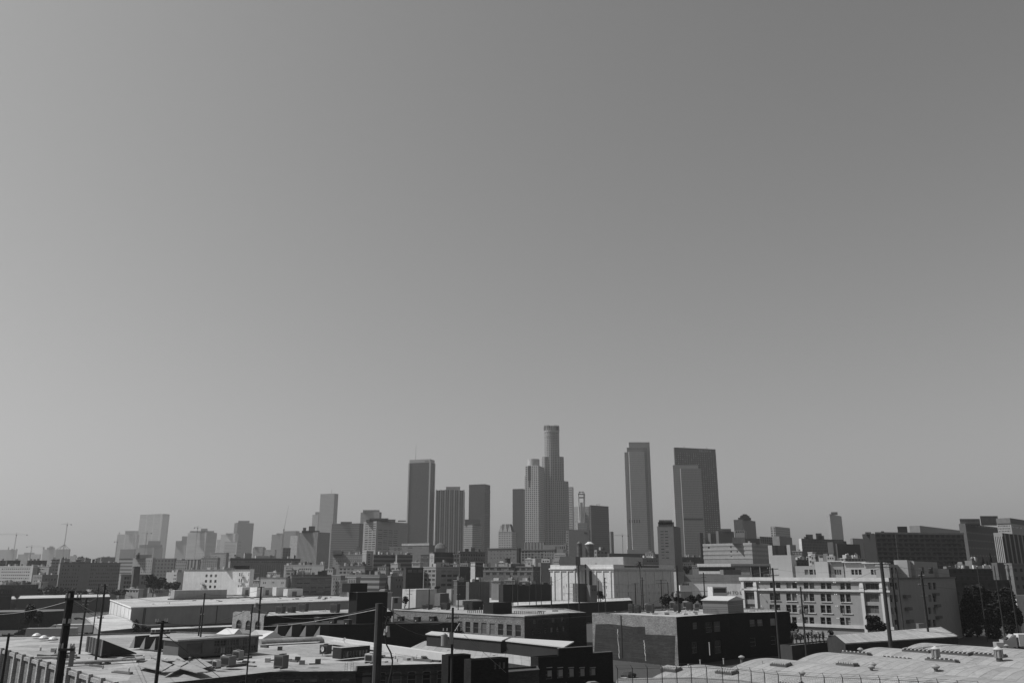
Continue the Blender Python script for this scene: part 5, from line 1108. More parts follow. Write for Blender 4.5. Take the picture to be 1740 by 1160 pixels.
# dark low block left of it (shade side) and its lean-to roof
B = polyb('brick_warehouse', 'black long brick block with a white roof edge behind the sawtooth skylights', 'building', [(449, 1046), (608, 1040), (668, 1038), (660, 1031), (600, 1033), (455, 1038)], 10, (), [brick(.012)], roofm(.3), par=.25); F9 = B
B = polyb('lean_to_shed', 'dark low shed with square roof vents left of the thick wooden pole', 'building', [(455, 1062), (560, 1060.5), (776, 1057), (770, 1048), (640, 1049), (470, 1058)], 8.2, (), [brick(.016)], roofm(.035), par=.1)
for i, (x, y) in enumerate(((540, 1055), (566, 1057), (591, 1059), (601, 1053.5), (627, 1055), (656, 1054), (681, 1053), (709, 1054), (735, 1053))):
    e = thing_on('roof_ventilator', ['first', 'second', 'third', 'fourth', 'fifth', 'sixth', 'seventh', 'eighth', 'ninth'][i] + ' dark box ventilator from the left on the dark low shed', 'ventilator', x, y + 1, 8.2, GR, 'dark box ventilators on the low shed')
    b = MB(); b.box(-.95, -.7, 0, .95, .7, 1.3); b.build('casing', plain(.02), e); b = MB(); b.box(-1.05, -.8, 1.3, 1.05, .8, 1.42); b.build('lid', plain(.1), e); b = MB(); b.box(-.12, -.95, .1, .12, -.71, .4); b.build('lamp', plain(.6), e)
B = block('stair_tower', 'black windowless stair tower in the middle of the picture', 'building', 606, 607.5, 659, 1005.5, 262, -50, [W(.01), W(.03)], roofm(.15), par=.2); B.band(B.H - .1, .18, .12, [0, 3], .22)
b = MB(); b.box(-1.2, 2, B.H, 5.5, 6, B.H + 2.6); b.build('lift_room', W(.02), B.e)
# ---- big brick block with return walls toned darker to carry their shade
Z5 = 12
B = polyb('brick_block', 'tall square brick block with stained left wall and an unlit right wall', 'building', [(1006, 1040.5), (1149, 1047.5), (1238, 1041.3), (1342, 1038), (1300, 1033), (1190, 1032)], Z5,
    [(1, 1176, 1186, 1057, 1068, 1, 1, .75, 1, 'sash'), (1, 1197, 1226, 1056, 1073, 2, 1, .75, 1, 'sash'), (1, 1174, 1186, 1090, 1109, 1, 1, .75, 1, 'sash'), (1, 1213, 1227, 1087, 1109, 1, 1, .75, 1, 'sash'), (2, 1272, 1298, 1052, 1063, 2, 1, .7, 1, 'sash'), (2, 1307, 1320, 1050, 1062, 1, 1, .7, 1, 'sash'), (2, 1273, 1286, 1083, 1097, 1, 1, .7, 1, 'sash'), (2, 1308, 1320, 1080, 1094, 1, 1, .7, 1, 'sash')],
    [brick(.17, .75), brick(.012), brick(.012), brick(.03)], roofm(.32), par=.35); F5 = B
b = MB(); L = B.elen(0); p, q = B.pl[0], B.pl[1]; u = Vector((q[0] - p[0], q[1] - p[1])).normalized(); nn = Vector((u.y, -u.x)); o = Vector(p) + u * L * .36
b.prism([tuple(o + nn * .12), tuple(o + u * .3 + nn * .12), tuple(o + u * .3), tuple(o)], 1, Z5 - .3); b.build('downpipe', plain(.02), B.e)
def stain(B, px, y0, y1, w):
    b = MB(); n = 14; rnn = random.Random(px); p, q = B.pl[0], B.pl[1]; L = math.dist(p, q); u = Vector((q[0] - p[0], q[1] - p[1])) / L; nn = Vector((u.y, -u.x)); pts = []
    for i in range(n + 1):
        a, z = B.hit(0, px + i * .25, y0 + (y1 - y0) * i / n); a += rnn.uniform(-.12, .12); wv = w * rnn.uniform(.3, 1); pts.append((a, z, wv))
    for (a, z, w1), (c, z2, w2) in zip(pts[:-1], pts[1:]):
        f = lambda t, zz: (*(Vector(p) + u * t + nn * .006), zz); b.poly([f(c - w2, z2), f(c + w2, z2), f(a + w1, z), f(a - w1, z)])
    b.build('lime_stain', wall(.4, .4), B.e)
def wallpatch(B, pts, mat, name, off=.005):
    p, q = B.pl[0], B.pl[1]; L = math.dist(p, q); u = Vector((q[0] - p[0], q[1] - p[1])) / L; nn = Vector((u.y, -u.x)); b = MB(); o = []
    for x, y in pts: a, z = B.hit(0, x, y); o.append((*(Vector(p) + u * a + nn * off), max(z, .05)))
    b.poly(o, [(i * 2., v[2]) for i, v in enumerate(o)]); b.build(name, mat, B.e)
wallpatch(B, [(1010, 1150), (1147.5, 1150), (1147.5, 1079), (1097, 1077), (1096, 1064), (1076, 1064), (1034, 1059), (1012, 1060)], brick(.035, .7), 'dark_shadow_patch', .004)  # neighbour's shadow on this wall, painted as a patch of darker brick
stain(B, 1049, 1068, 1118, .14); stain(B, 1094, 1087, 1122, .16)
for i, (x, y, w, h) in enumerate(((1073, 1040.5, 1.3, 2.2), (1083.5, 1041, 1.5, 1.9), (1105, 1041, 2.0, 2.4), (1100, 1038, 1.0, 2.0), (1144, 1035, 1.6, 2.2), (1151, 1038.5, 2.0, 2.0), (1166, 1033, 1.6, 2.0), (1172, 1036.5, 1.8, 2.2), (1186, 1034, 1.6, 1.6))):
    ac_unit(['first of nine dark machines along the brick block roof, a slim pair member', 'second dark machine on the brick block roof, slim and open topped', 'broad round shouldered machine near the middle of the brick block roof', 'small pale machine peeking out behind the broad one on the brick block roof', 'machine directly left of the thin pole on the brick block roof', 'dark machine in front of the thin pole on the brick block roof', 'pale topped machine right of the thin pole on the brick block roof', 'darkest cube right of the thin pole on the brick block roof', 'last machine beside the shingled hut on the brick block roof'][i], x, y, Z5 - .35, w, 1.5, h, (.05, .04, .08, .25, .2, .03, .3, .04, .12)[i], name='roof_machine', group='machines on the brick block roof')
hut = block('gabled_hut', 'grey sided hut with a white low gable roof on the brick block', 'roof hut', 1193.5, 1236, 1262.5, 1019.5, Pz(1236, 1041, Z5).y + 1, -56, [fac(.16, .12, 60, .5, 1, .5, .3)] * 2, roofm(.4), z0=Z5 - .3, par=0)
LR_, LL_, H_ = hut.elen(0), hut.elen(3), hut.H; b = MB(); hz = H_ + 1.0; e = .35
b.poly([(-e, -e, H_), (LR_ / 2, -e, hz), (LR_ / 2, LL_ + e, hz), (-e, LL_ + e, H_)]); b.poly([(LR_ / 2, -e, hz), (LR_ + e, -e, H_), (LR_ + e, LL_ + e, H_), (LR_ / 2, LL_ + e, hz)])
b.poly([(-e, -e, H_ - .15), (LR_ + e, -e, H_ - .15), (LR_ + e, -e, H_), (LR_ / 2, -e, hz), (-e, -e, H_)]); b.poly([(-e, LL_ + e, H_ - .15), (-e, -e, H_ - .15), (-e, -e, H_), (-e, LL_ + e, H_)]); b.build('gable_roof', plain(.42), hut.e)
def railing(B, pts, z, h=1.0, v=.05, n=12, name='railing'):
    w = [Vector(B.loc_xy(Pz(x, y, z).to_2d())) for x, y in pts]; b = MB()
    for a, c in zip(w[:-1], w[1:]):
        for k in (h, h * .5): b.bar((*a, z + k), (*c, z + k), .035, 4)
        for i in range(n + 1): m = a + (c - a) * i / n; b.bar((*m, z), (*m, z + h), .035, 4)
    b.build(name, plain(v), B.e)
railing(F5, [(1150, 1042.5), (1238, 1039.5)], Z5); railing(F5, [(1264, 1040), (1335, 1037.5)], Z5, v=.3)

# ---- apartment building
Z6 = None
fac_ap = [wall(.07, .25), wall(.25, .15)]  # side wall tone darkened to carry its shade; block keeps only the front tone
wins = []
rows = ((986.5, 998.5), (1007, 1019.5), (1026.5, 1039), (1047, 1060.5))
for k, (ya, yb) in enumerate(rows):
    for x0 in (1307, 1335, 1364.5, 1393.5, 1426.5): wins.append((3, x0, x0 + 20, ya + (x0 - 1307) * .012, yb + (x0 - 1307) * .02, 2, 1, .78, 1, 'sash'))
    wins.append((3, 1470, 1494, ya + 1.5, yb + 2.5, 1, 1, .96, 1, 'tri')); wins.append((3, 1266, 1284, ya - 1, yb - 1.5, 1, 1, .96, 1, 'tri'))
for k in range(4):
    for x0 in (1512, 1520, 1577, 1585): wins.append((0, x0, x0 + 6, 989 + 21 * k, 1001 + 21 * k, 1, 1, .8, 1, 'sash'))
B = block('apartment_building', 'pale apartment building with paired windows, white cornices and penthouses on the right', 'building', 1260, 1507, 1622, 981, 262, -58, fac_ap, roofm(.4), wins, par=.3, dp=.45)
F6 = B; H = B.H
zc = lambda y, x=1500: B.hit(3, x, y)[1]
B.band(H - 1.1, 1.1, .7, [3], .5, 'cornice'); B.band(H - 1.6, .5, .35, [3], .42, 'cornice')
B.band(zc(1005.5), .55, .55, [3], .5, 'string_course'); B.band(zc(1006.8), .22, .3, [3], .45, 'string_course'); B.band(zc(1069), .9, .5, [3], .45, 'string_course'); B.band(H - .5, .5, .3, [0], .13, 'cornice')
L = B.elen(3)
def AL(px): return L - B.hit(3, px, 1010)[0]        # distance from near corner along the left face
b = MB()
for px in (1285, 1500, 1466, 1264): y = AL(px); b.box(-.55, y - .45, 0, .02, y + .45, H - 1.6)
b.each('pier', W(.5, .12), B.e)
b = MB()
for px in (1285, 1500, 1466): y = AL(px); b.box(-.75, y - .7, H - 4.2, -.5, y + .7, H - 3.2); b.box(-.68, y - .6, H - 3.0, -.5, y + .6, H - 2.0)
b.each('console', W(.55, .12), B.e)
b = MB()
for k, (ya, yb) in enumerate(rows):
    for x0 in (1307, 1335, 1364.5, 1393.5, 1426.5):
        y0, y1 = AL(x0), AL(x0 + 20); z = B.hit(3, x0 + 10, yb + (x0 - 1297) * .02)[1]; b.box(-.22, y1 + .1, z - .22, -.003, y0 - .1, z - .02)
b.each('sill', W(.45, .1), B.e)
for px in (1295, 1357, 1421):    # wall lamps on brackets with cast shadows
    for (ya, yb) in rows:
        for dd in ((0,) if px < 1400 else (0, 3)):
            y = AL(px + dd); z = B.hit(3, px, ya + 2)[1]; lb = MB(); lb.bar((-.02, y, z - .4), (-1.1, y, z + .1), .04, 4); lb.bar((-1.1, y, z + .1), (-1.2, y, z - .2), .16, 6, .2); lb.build('wall_lamp', plain(.5), B.e)
# fire-escape balconies on the shaded side
LR_ = B.elen(0)
b = MB()
for k in range(4):
    z = H - 6.2 - k * 3.75
    for fx in (.2, .62): b.box(LR_ * fx - 2.2, -1.1, z, LR_ * fx + 2.6, -.02, z + .9)
b.each('balcony', W(.12), B.e)
b = MB(); b.box(LR_ * .06, -.35, 0, LR_ * .06 + .3, -.02, H + 3); b.box(LR_ * .46, -.35, 0, LR_ * .46 + .3, -.02, H + 2); b.each('flue', plain(.02), B.e)
b = MB()
for k in range(5):
    b.box(LR_ * .03, -.3, H - 3.5 - k * 3.7, LR_ * .03 + .9, -.02, H - 2.6 - k * 3.7)
b.each('wall_unit', plain(.3), B.e)
# penthouses (roof huts)
PH = [(1308, 1344, 1351, 942.5, 10, .62, 'tall pale stair hut at the left end of the apartment roof'), (1351, 1395, 1400, 961, 9, .5, 'low shaded hut in the middle of the apartment roof'), (1396, 1406, 1408, 953.5, 5, .7, 'slim white upright block between the apartment roof huts'),
      (1410, 1432, 1436, 953, 9, .45, 'hut with a slanting shadow right of the slim white upright'), (1434, 1468, 1472, 954.5, 8, .6, 'white topped hut with a wide balcony window on the apartment roof'), (1468, 1500, 1506, 956, 6, .62, 'white hut over the right corner of the lit front')]
for i, (xl, xc, xr, yt, dd, v, lb) in enumerate(PH):
    xx = B.hit(3, xc, 981)[0]; Cw = B.wpt((dd * .55 + .8, max(1, L - xx))); ww = [(3, xl + (xc - xl) * .35, xl + (xc - xl) * .9, 967, 976, 3, 1, .8, 1, 'sash')] if i in (3, 4, 5, 1) else []
    hh = block('penthouse', lb, 'roof hut', xl, xc, xr, yt, Cw.y, -58, [W(v * .6, .12), W(v * .6, .12)], roofm(.4), ww, z0=B.H - .35, par=.15, depth=5, dp=.3)
    if i in (3, 4, 5): hh.band(hh.H - .15, .3, .6, [3, 0], .5, 'eave')
for i, (xl, xc, xr, yt, v, lb) in enumerate(((1527, 1541, 1551, 951, .6, 'white lift tower over the shaded side of the apartment building'), (1551, 1553, 1592, 953, .5, 'long pale hut with openings on the shaded side of the apartment building'), (1508, 1510, 1528, 958, .5, 'low shaded hut just right of the lit front corner'), (1592, 1594, 1612, 966, .5, 'low cluttered hut at the right end of the apartment roof'))):
    hit = [B.hit(0, xc, 975)[0]]; Cw = B.wpt((hit[0], 1.2)); hh = block('penthouse', lb, 'roof hut', xl, xc, xr, yt, Cw.y, -58, [W(v * .6, .12), W(v * .6, .12)], roofm(.4), [(0, xc + 4, xr - 3, 963, 974, 2, 1, .6, 1, 'sash')] if i in (1, 2) else [], z0=B.H - .35, par=.15, depth=6, dp=.3)
b = MB(); pts = []
for i in range(24): y = AL(1300 + 8.3 * i); b.bar((.35, y, H), (.35, y, H + .9), .03, 4)
b.bar((.35, AL(1300), H + .9), (.35, AL(1491), H + .9), .03, 4); b.bar((.35, AL(1300), H + .5), (.35, AL(1491), H + .5), .02, 4); b.build('roof_railing', plain(.35), B.e)

# ---- low gabled pale roof in front of the apartments
b0 = MB(); z0, z1 = 7.2, 8.5
e0, e1, r0, r1 = Pz(1436, 1092, z0), Pz(1627, 1080, z0), Pz(1419, 1078, z1), Pz(1598, 1064.5, z1)
E = empty('shed_building', (e0.x, e0.y, 0)); tag(E, 'long low shed with a plain pale shallow gable roof before the apartment building', 'building'); f = lambda p, z=None: (p.x - e0.x, p.y - e0.y, p.z if z is None else z)
g0, g1 = r0 + (r0 - e0), r1 + (r1 - e1); g0.z = g1.z = z0
b0.poly([f(e0), f(e1), f(r1), f(r0)]); b0.poly([f(r0), f(r1), f(g1), f(g0)]); b0.poly([f(e1, z0 - .25), f(e1), f(e0), f(e0, z0 - .25)][::-1]); b0.build('gable_roof', roofm(.3, 'seam'), E)
i0 = .97; b0 = MB(); b0.poly([f(e0, 0), f(e1, 0), f(e1, z0 - .26), f(e0, z0 - .26)]); b0.poly([f(e1, 0), f(g1, 0), f(g1, z0), f(r1, z1 - .02), f(e1, z0 - .02)]); b0.poly([f(g0, 0), f(e0, 0), f(e0, z0 - .02), f(r0, z1 - .02), f(g0, z0 - .02)]); b0.build('wall', brick(.03), E)
b0 = MB(); c = Vector(f(Pz(1565, 1067, z1 - .3))); b0.box(c.x - .9, c.y - .8, z1 - .6, c.x + .9, c.y + .8, z1 + 1.0); b0.build('roof_box', plain(.1), E); b0 = MB(); b0.bar(f(r1), f(e1), .15, 5); b0.build('verge_rail', plain(.12), E)

# ---- warehouse with four shallow vaults, bottom right
V0 = Vector((23.4, 148.0)); cv = Vector((15.7, 11.7)); av = Vector((.6, -.8)); ZV, RISE, LEN = 6.0, 1.45, 96.0
E = empty('vaulted_warehouse', (V0.x, V0.y, 0)); tag(E, 'warehouse of four shallow vaulted pale roofs with skylights, bottom right', 'building')
def vz(t): return ZV + RISE * math.sin(math.pi * min(1, max(0, t)))**.85
NV = 5
for k in range(NV):
    b = MB(); n = 16
    for i in range(n):
        t0, t1 = i / n, (i + 1) / n; a, c = cv * (k + t0), cv * (k + t1); w = cv.length
        b.poly([(a.x, a.y, vz(t0)), (a.x + av.x * LEN, a.y + av.y * LEN, vz(t0)), (c.x + av.x * LEN, c.y + av.y * LEN, vz(t1)), (c.x, c.y, vz(t1))][::1], [(0, t0 * w), (LEN, t0 * w), (LEN, t1 * w), (0, t1 * w)], 0, True)
    b.build('vault_roof', roofm(.25, 'seam'), E)
b = MB(); 
for k in range(NV):
    for i in range(16):
        t0, t1 = i / 16, (i + 1) / 16; a, c = cv * (k + t0), cv * (k + t1); b.poly([(c.x, c.y, 0), (a.x, a.y, 0), (a.x, a.y, vz(t0) - .01), (c.x, c.y, vz(t1) - .01)][::-1])
b.poly([(0, 0, 0), (av.x * LEN, av.y * LEN, 0), (av.x * LEN, av.y * LEN, ZV - .01), (0, 0, ZV - .01)]); b.build('wall', W(.08), E)
def on_vault(px, py):
    z = ZV + 1
    for _ in range(8):
        p = Pz(px, py, z); d = Vector((p.x, p.y)) - V0; det = cv.x * av.y - cv.y * av.x; s = (d.x * av.y - d.y * av.x) / det; z = vz(s % 1)
    return Vector((p.x, p.y, z)), s % 1
AX = math.atan2(av.y, av.x)
SK = [(1141, 1137, 'leftmost flat skylight, behind the wire fence'), (1236, 1151, 'skylight behind the fence just right of the bottom centre'), (1328, 1136, 'flat skylight below the spherical vent left of the middle'), (1442, 1145, 'flat skylight between the two low vents near the bottom'), (1344, 1161, 'skylight cut by the lower edge of the picture'),
      (1456, 1111, 'skylight at the left end of the upper row'), (1524, 1116, 'second skylight of the upper row'), (1601, 1121, 'skylight below the left pointed ventilator'), (1678, 1126, 'skylight below the right pointed ventilator'), (1559, 1106.5, 'small skylight left of the left pointed ventilator'), (1625, 1111, 'small skylight between the two pointed ventilators'), (1683, 1114, 'small skylight touching the right pointed ventilator'), (1322, 1152, 'skylight low on the nearest vault')][:12]
for x, y, lb in SK:
    p, s = on_vault(x, y); e = empty('skylight', p + Vector((0, 0, .02)), AX); tag(e, lb, 'skylight', 'flat ribbed skylights on the vaulted roofs')
    w = 5.6 if y < 1130 else 3.4; dpt = 1.9; sl = math.cos(math.pi * s) * RISE * math.pi / cv.length * .85; e.rotation_euler = (math.atan(sl), 0, AX)
    b = MB(); b.box(-w / 2, -dpt / 2, -.3, w / 2, dpt / 2, .3); b.build('curb', plain(.07), e); b = MB(); b.box(-w / 2 + .12, -dpt / 2 + .12, .32, w / 2 - .12, dpt / 2 - .12, .36); b.build('pane', plain(.03, .3), e)
    b = MB()
    for i in range(7): xx = -w / 2 + .3 + (w - .6) * i / 6; b.box(xx - .16, -dpt / 2 + .1, .36, xx + .12, dpt / 2 - .1, .58)
    b.each('glazing_bar', plain(.34), e)
for x, y, r, lb in ((1483, 1123 + 12, .9, 'upper one of two mushroom vents stacked near the bottom'), (1482.5, 1152, .8, 'lower one of two mushroom vents stacked near the bottom'), (1363, 1141, .75, 'mushroom vent left of the stacked pair'), (1261, 1131, .8, 'spherical vent on the left part of the vaults'), (1462, 1104, .85, 'mushroom vent above the upper row of skylights'), (1591, 1143, 1.0, 'squat white drum vent below the left pointed ventilator'), (1569, 1101, .5, 'small twin headed vent left of the pointed ventilator'), (1712, 1109, .7, 'spherical vent by the right pointed ventilator')):
    p, s = on_vault(x, y); e = empty('roof_vent', p, 0); tag(e, lb, 'vent', 'low vents on the vaulted roofs')
    r *= .72; b = MB(); b.cyl(0, 0, -.4, .6 * r * 1.3, r * .45, n=12); b.build('neck', plain(.12), e); b = MB(); b.cyl(0, 0, r * .6, r * .95, r * .6, r, n=16); b.cyl(0, 0, r * .95, r * 1.15, r, r, n=16); b.cyl(0, 0, r * 1.15, r * 1.6, r, r * .25, n=16); b.build('cap', plain(.23), e)
for x, y, lb in ((1590.5, 1113, 'left one of the two tall pointed ventilators on the vaults'), (1698, 1119, 'right one of the two tall pointed ventilators on the vaults')):
    p, s = on_vault(x, y); e = empty('pointed_ventilator', p, 0); tag(e, lb, 'ventilator', 'tall pointed ventilators')
    b = MB(); b.cyl(0, 0, -.4, .55, .55, n=12); b.build('collar', plain(.05), e)
    b = MB(); b.cyl(0, 0, .55, 2.0, .62, n=8, smooth=False); b.build('drum', plain(.3), e); b = MB()
    for i in range(8): a = 2 * math.pi * (i + .5) / 8; b.box(.68 * math.cos(a) - .09, .68 * math.sin(a) - .09, .55, .68 * math.cos(a) + .09, .68 * math.sin(a) + .09, 2.0)
    b.each('louvre', plain(.25), e); b = MB(); b.cyl(0, 0, 2.0, 2.12, .82, .82, n=16); b.cyl(0, 0, 2.12, 2.6, .8, .08, n=16); b.cyl(0, 0, 2.6, 2.75, .06, n=6); b.build('conical_cap', plain(.38), e)
rn = random.Random(3)
for i in range(5):
    x, y = ((1190, 1128), (1207, 1122), (1295, 1124), (1170, 1134), (1230, 1131))[i]; p, s = on_vault(x, y); e = empty('roof_pipe', p, 0); tag(e, ['short pipe on the leftmost vault', 'tall thin pipe rising above the leftmost vault', 'low bracket on the second vault', 'low pipe beside the leftmost flat skylight', 'stubby pipe between the first two vaults'][i], 'pipe')
    b = MB(); h = (.7, 2.0, .3, .5, .6)[i]; b.cyl(0, 0, -.3, h, .1, n=8); b.build('stack', plain(.4), e); b = MB(); b.cyl(0, 0, h, h + .12, .16, n=8); b.build('collar', plain(.3), e)
# fence with razor wire along the parapet in front of the vaults
fpts = [(1049, 1134), (1174, 1131), (1254, 1135), (1322, 1144), (1400, 1148), (1527, 1153), (1700, 1165)]
E = None; zf = 9.8; wp = [Pz(x, y, zf + 2.6) for x, y in fpts]; E = empty('wire_fence', (wp[0].x, wp[0].y, zf)); tag(E, 'tall wire fence on dark posts across the bottom right', 'fence'); b = MB(); m = MB(); o = wp[0]
acc = []
for a, c in zip(wp[:-1], wp[1:]):
    n = max(1, round((c - a).length / 1.9))
    for i in range(n): acc.append(a + (c - a) * i / n)
for q in acc: b.bar((q.x - o.x, q.y - o.y, -.6), (q.x - o.x, q.y - o.y, 2.6), .05, 5); b.bar((q.x - o.x, q.y - o.y, 2.5), (q.x - o.x - .25, q.y - o.y - .3, 2.95), .03, 4)
b.each('post', plain(.03), E)
for h in (.1, 1.3, 2.5, 2.7, 2.9):
    m = MB()
    for a, c in zip(acc[:-1], acc[1:]):
        k = .2 if h > 2.6 else 0; m.bar((a.x - o.x - k, a.y - o.y - k, h), (c.x - o.x - k, c.y - o.y - k, h), .014 if k else .028, 3)
    m.build('razor_wire' if h > 2.6 else 'rail', plain(.05), E)
m = MB()
for a, c in zip(acc[:-1], acc[1:]):
    nseg = 9
    for i in range(nseg):
        for (h0, h1) in ((0.1, 2.5), (2.5, .1)): p = a + (c - a) * i / nseg; q = a + (c - a) * min(1, (i + 3) / nseg); m.bar((p.x - o.x, p.y - o.y, h0), (q.x - o.x, q.y - o.y, h1), .006, 3)
m.build('mesh_panel', plain(.1), E)
B = polyb('low_building', 'near building edge carrying the wire fence, bottom right corner', 'building', [(1040, 1175), (1180, 1174), (1330, 1188), (1720, 1215), (1745, 1186), (1527, 1172.5), (1322, 1163), (1254, 1153.5), (1174, 1149), (1049, 1152)], zf - .2, (), [W(.1)], roofm(.2), par=.0)

# ---- left middle: long white warehouse
Z7 = 9.6
B = polyb('white_warehouse', 'long low warehouse with bright left end wall and grey front, left of centre', 'warehouse', [(188, 1018.5), (223.5, 1031.5), (605, 1019.5), (602, 1006), (450, 1008), (293, 1011.5)], Z7, (), [wall(.55, .2), wall(.3, .2), wall(.3), wall(.3)], roofm(.36), par=.15); F7 = B  # end wall paler, front greyer: sun and shade put into the tones
B.band(Z7 - .25, .4, .35, [0, 1], .65, 'fascia'); b = MB(); L = B.elen(1); p, q = B.pl[1], B.pl[2]; u = Vector((q[0] - p[0], q[1] - p[1])) / L; nn = Vector((u.y, -u.x))
for fr in (.045, .05, .33, .62): o = Vector(p) + u * L * fr; b.prism([tuple(o + nn * .15), tuple(o + u * .3 + nn * .15), tuple(o + u * .3), tuple(o)], .5, Z7 - .4)
b.each('downpipe', plain(.05), B.e)
b = MB(); o = Vector(p) + u * .6; o2 = Vector(p) + u * L * .99; b.prism([tuple(o + nn * .05), tuple(o2 + nn * .05), tuple(o2), tuple(o)], 0, 2.0); b.build('plinth', plain(.05), B.e)
L0 = B.elen(0); b = MB(); p, q = B.pl[0], B.pl[1]; u = Vector((q[0] - p[0], q[1] - p[1])) / L0; nn = Vector((u.y, -u.x))
for i in range(6): o = Vector(p) + u * L0 * (i + .5) / 6; b.prism([tuple(o + nn * .1), tuple(o + u * .25 + nn * .1), tuple(o + u * .25), tuple(o)], .5, Z7 - .4)
b.each('wall_rib', plain(.35), B.e)
for i, (xl, xc, xr, yt, yb, v, lb) in enumerate(((293, 297, 386, 1002.5, 1018, .3, 'long plain grey box on the warehouse roof'), (365, 387, 413, 995, 1008, .55, 'white box end left in the row on the warehouse roof'), (403, 412, 430, 997, 1012, .5, 'second white box with dark doors in the row on the warehouse roof'), (425, 437, 442, 997.5, 1014, .6, 'third and brightest white box just left of the thin pole'), (443, 446, 465, 997.5, 1012, .4, 'fourth box, right of the thin pole on the warehouse roof'), (464, 470, 487, 997, 1012, .5, 'fifth white box in the row on the warehouse roof'), (484, 489, 515, 1000, 1014, .5, 'last white box in the row, with a dark scribble on its side'))):
    D_ = Pz(xc, yb, Z7).y; bb = block('rooftop_container', lb, 'container', xl, xc, xr, yt, D_, -50, [W(v), W(v)], roofm(.5), z0=Z7 - .1, par=.0)
    if i in (1, 2, 4, 6): m = MB(); L = bb.elen(0); m.box(L * .3, -.05, bb.H * .1, L * .6, .02, bb.H * .7); m.build('door', plain(.1), bb.e)
b = MB(); 
for (x0, y0, x1, y1) in ((285, 1018.5, 640, 1010.5), (360, 1013, 605, 1009.5)):
    a, c = [Vector(F7.loc_xy(Pz(x, y, Z7).to_2d())) for x, y in ((x0, y0), (x1, y1))]; b.bar((*a, Z7 + .35), (*c, Z7 + .35), .3, 6)
b.each('pipe_run', plain(.06), F7.e)
for i in range(22):
    x = rn.uniform(395, 600); y = rn.uniform(1009, 1018); c = Vector(F7.loc_xy(Pz(x, y, Z7 - .1).to_2d())); b = MB(); s = rn.uniform(.3, .9); b.box(c.x - s, c.y - .4, Z7 - .12, c.x + s, c.y + .4, Z7 + rn.uniform(.3, .9)); b.build('roof_vent', plain(rn.choice((.05, .3, .5))), F7.e)
B = polyb('annex', 'low annex with a bright white roof left of the long warehouse', 'building', [(146, 1048.5), (172, 1072), (234, 1066), (222, 1052), (190, 1042)], 5.0, (), [wall(.2), wall(.2)], roofm(.42), par=.1); B.band(4.8, .3, .3, [0, 1], .3, 'gutter')
B = polyb('low_building', 'low long pale roofed annex in front of the grey warehouse wall', 'building', [(252, 1069.5), (398, 1063.5), (396, 1060.5), (256, 1066)], 4.5, (), [wall(.1)], roofm(.4), par=.1)
# arched ruin and the black roofs
B = polyb('arched_ruin', 'ragged pale brick wall with three arched openings beside the long warehouse', 'building', [(396, 1040), (450, 1044.5), (455, 1042.5), (401, 1038.5)], 10.0, [(0, 401, 411, 1052.5, 1068, 1, 1, .8, 1, 'arch'), (0, 417, 427, 1053.5, 1070, 1, 1, .8, 1, 'arch'), (0, 433, 443, 1054.5, 1071, 1, 1, .8, 1, 'arch')], [brick(.22, .7)], roofm(.2), par=.1)
b = MB(); L = B.elen(0); p, q = B.pl[0], B.pl[1]; u = Vector((q[0] - p[0], q[1] - p[1])) / L
for f0, f1, h in ((.05, .3, .35), (.3, .55, .8), (.6, .8, .35)): o, o2 = Vector(p) + u * L * f0, Vector(p) + u * L * f1; nn = Vector((u.y, -u.x)); b.prism([tuple(o), tuple(o2), tuple(o2 - nn * .5), tuple(o - nn * .5)], 9.98, 10 + h)
b.each('broken_coping', brick(.24, .7), B.e)
for i, (x, y, w, h, v) in enumerate(((476, 1041, 3.2, 2.0, .06), (495, 1040, 2.4, 1.6, .04), (515, 1038, 3.6, 2.4, .05), (569, 1040, 3.2, 2.6, .05), (599, 1036, 3.0, 2.4, .12))):
    ac_unit(['dark machine first from the left on the black block roof edge', 'smaller dark machine second from the left on the black block roof edge', 'wide dark machine third from the left on the black block roof edge', 'tall dark machine fourth from the left on the black block roof edge', 'round shouldered grey machine beside the black stair tower'][i], x, y, 9.8, w, 1.6, h, v, name='roof_machine', group='machines on the black block roof')
B = polyb('warehouse', 'long dark grey warehouse with a thin white roof line on the far left', 'warehouse', [(29, 1017), (188, 1013.5), (186, 1008.5), (34, 1011)], 8.5, (), [wall(.07)], roofm(.4), par=.15, ); B.band(8.4, .25, .2, [0], .2, 'roof_line')
B = polyb('workshop', 'pale low workshop touching the left edge with a dark opening', 'building', [(-30, 1019), (2, 1018), (28, 1017), (24, 1012), (-30, 1013)], 8.0, (), [wall(.2)], roofm(.35), par=.15)
B = polyb('brick_warehouse', 'dark low brick warehouse behind the parked cars on the far left', 'building', [(-30, 1040), (70, 1038.8), (112, 1036.8), (110, 1033), (-30, 1035)], 7.0, [(0, 74, 82, 1049, 1056, 1, 1, .8, 1, 'plain'), (0, 88, 95, 1049, 1056, 1, 1, .8, 1, 'plain')], [brick(.03)], roofm(.12), par=.3); B.band(6.9, .2, .15, [0], .25, 'coping')
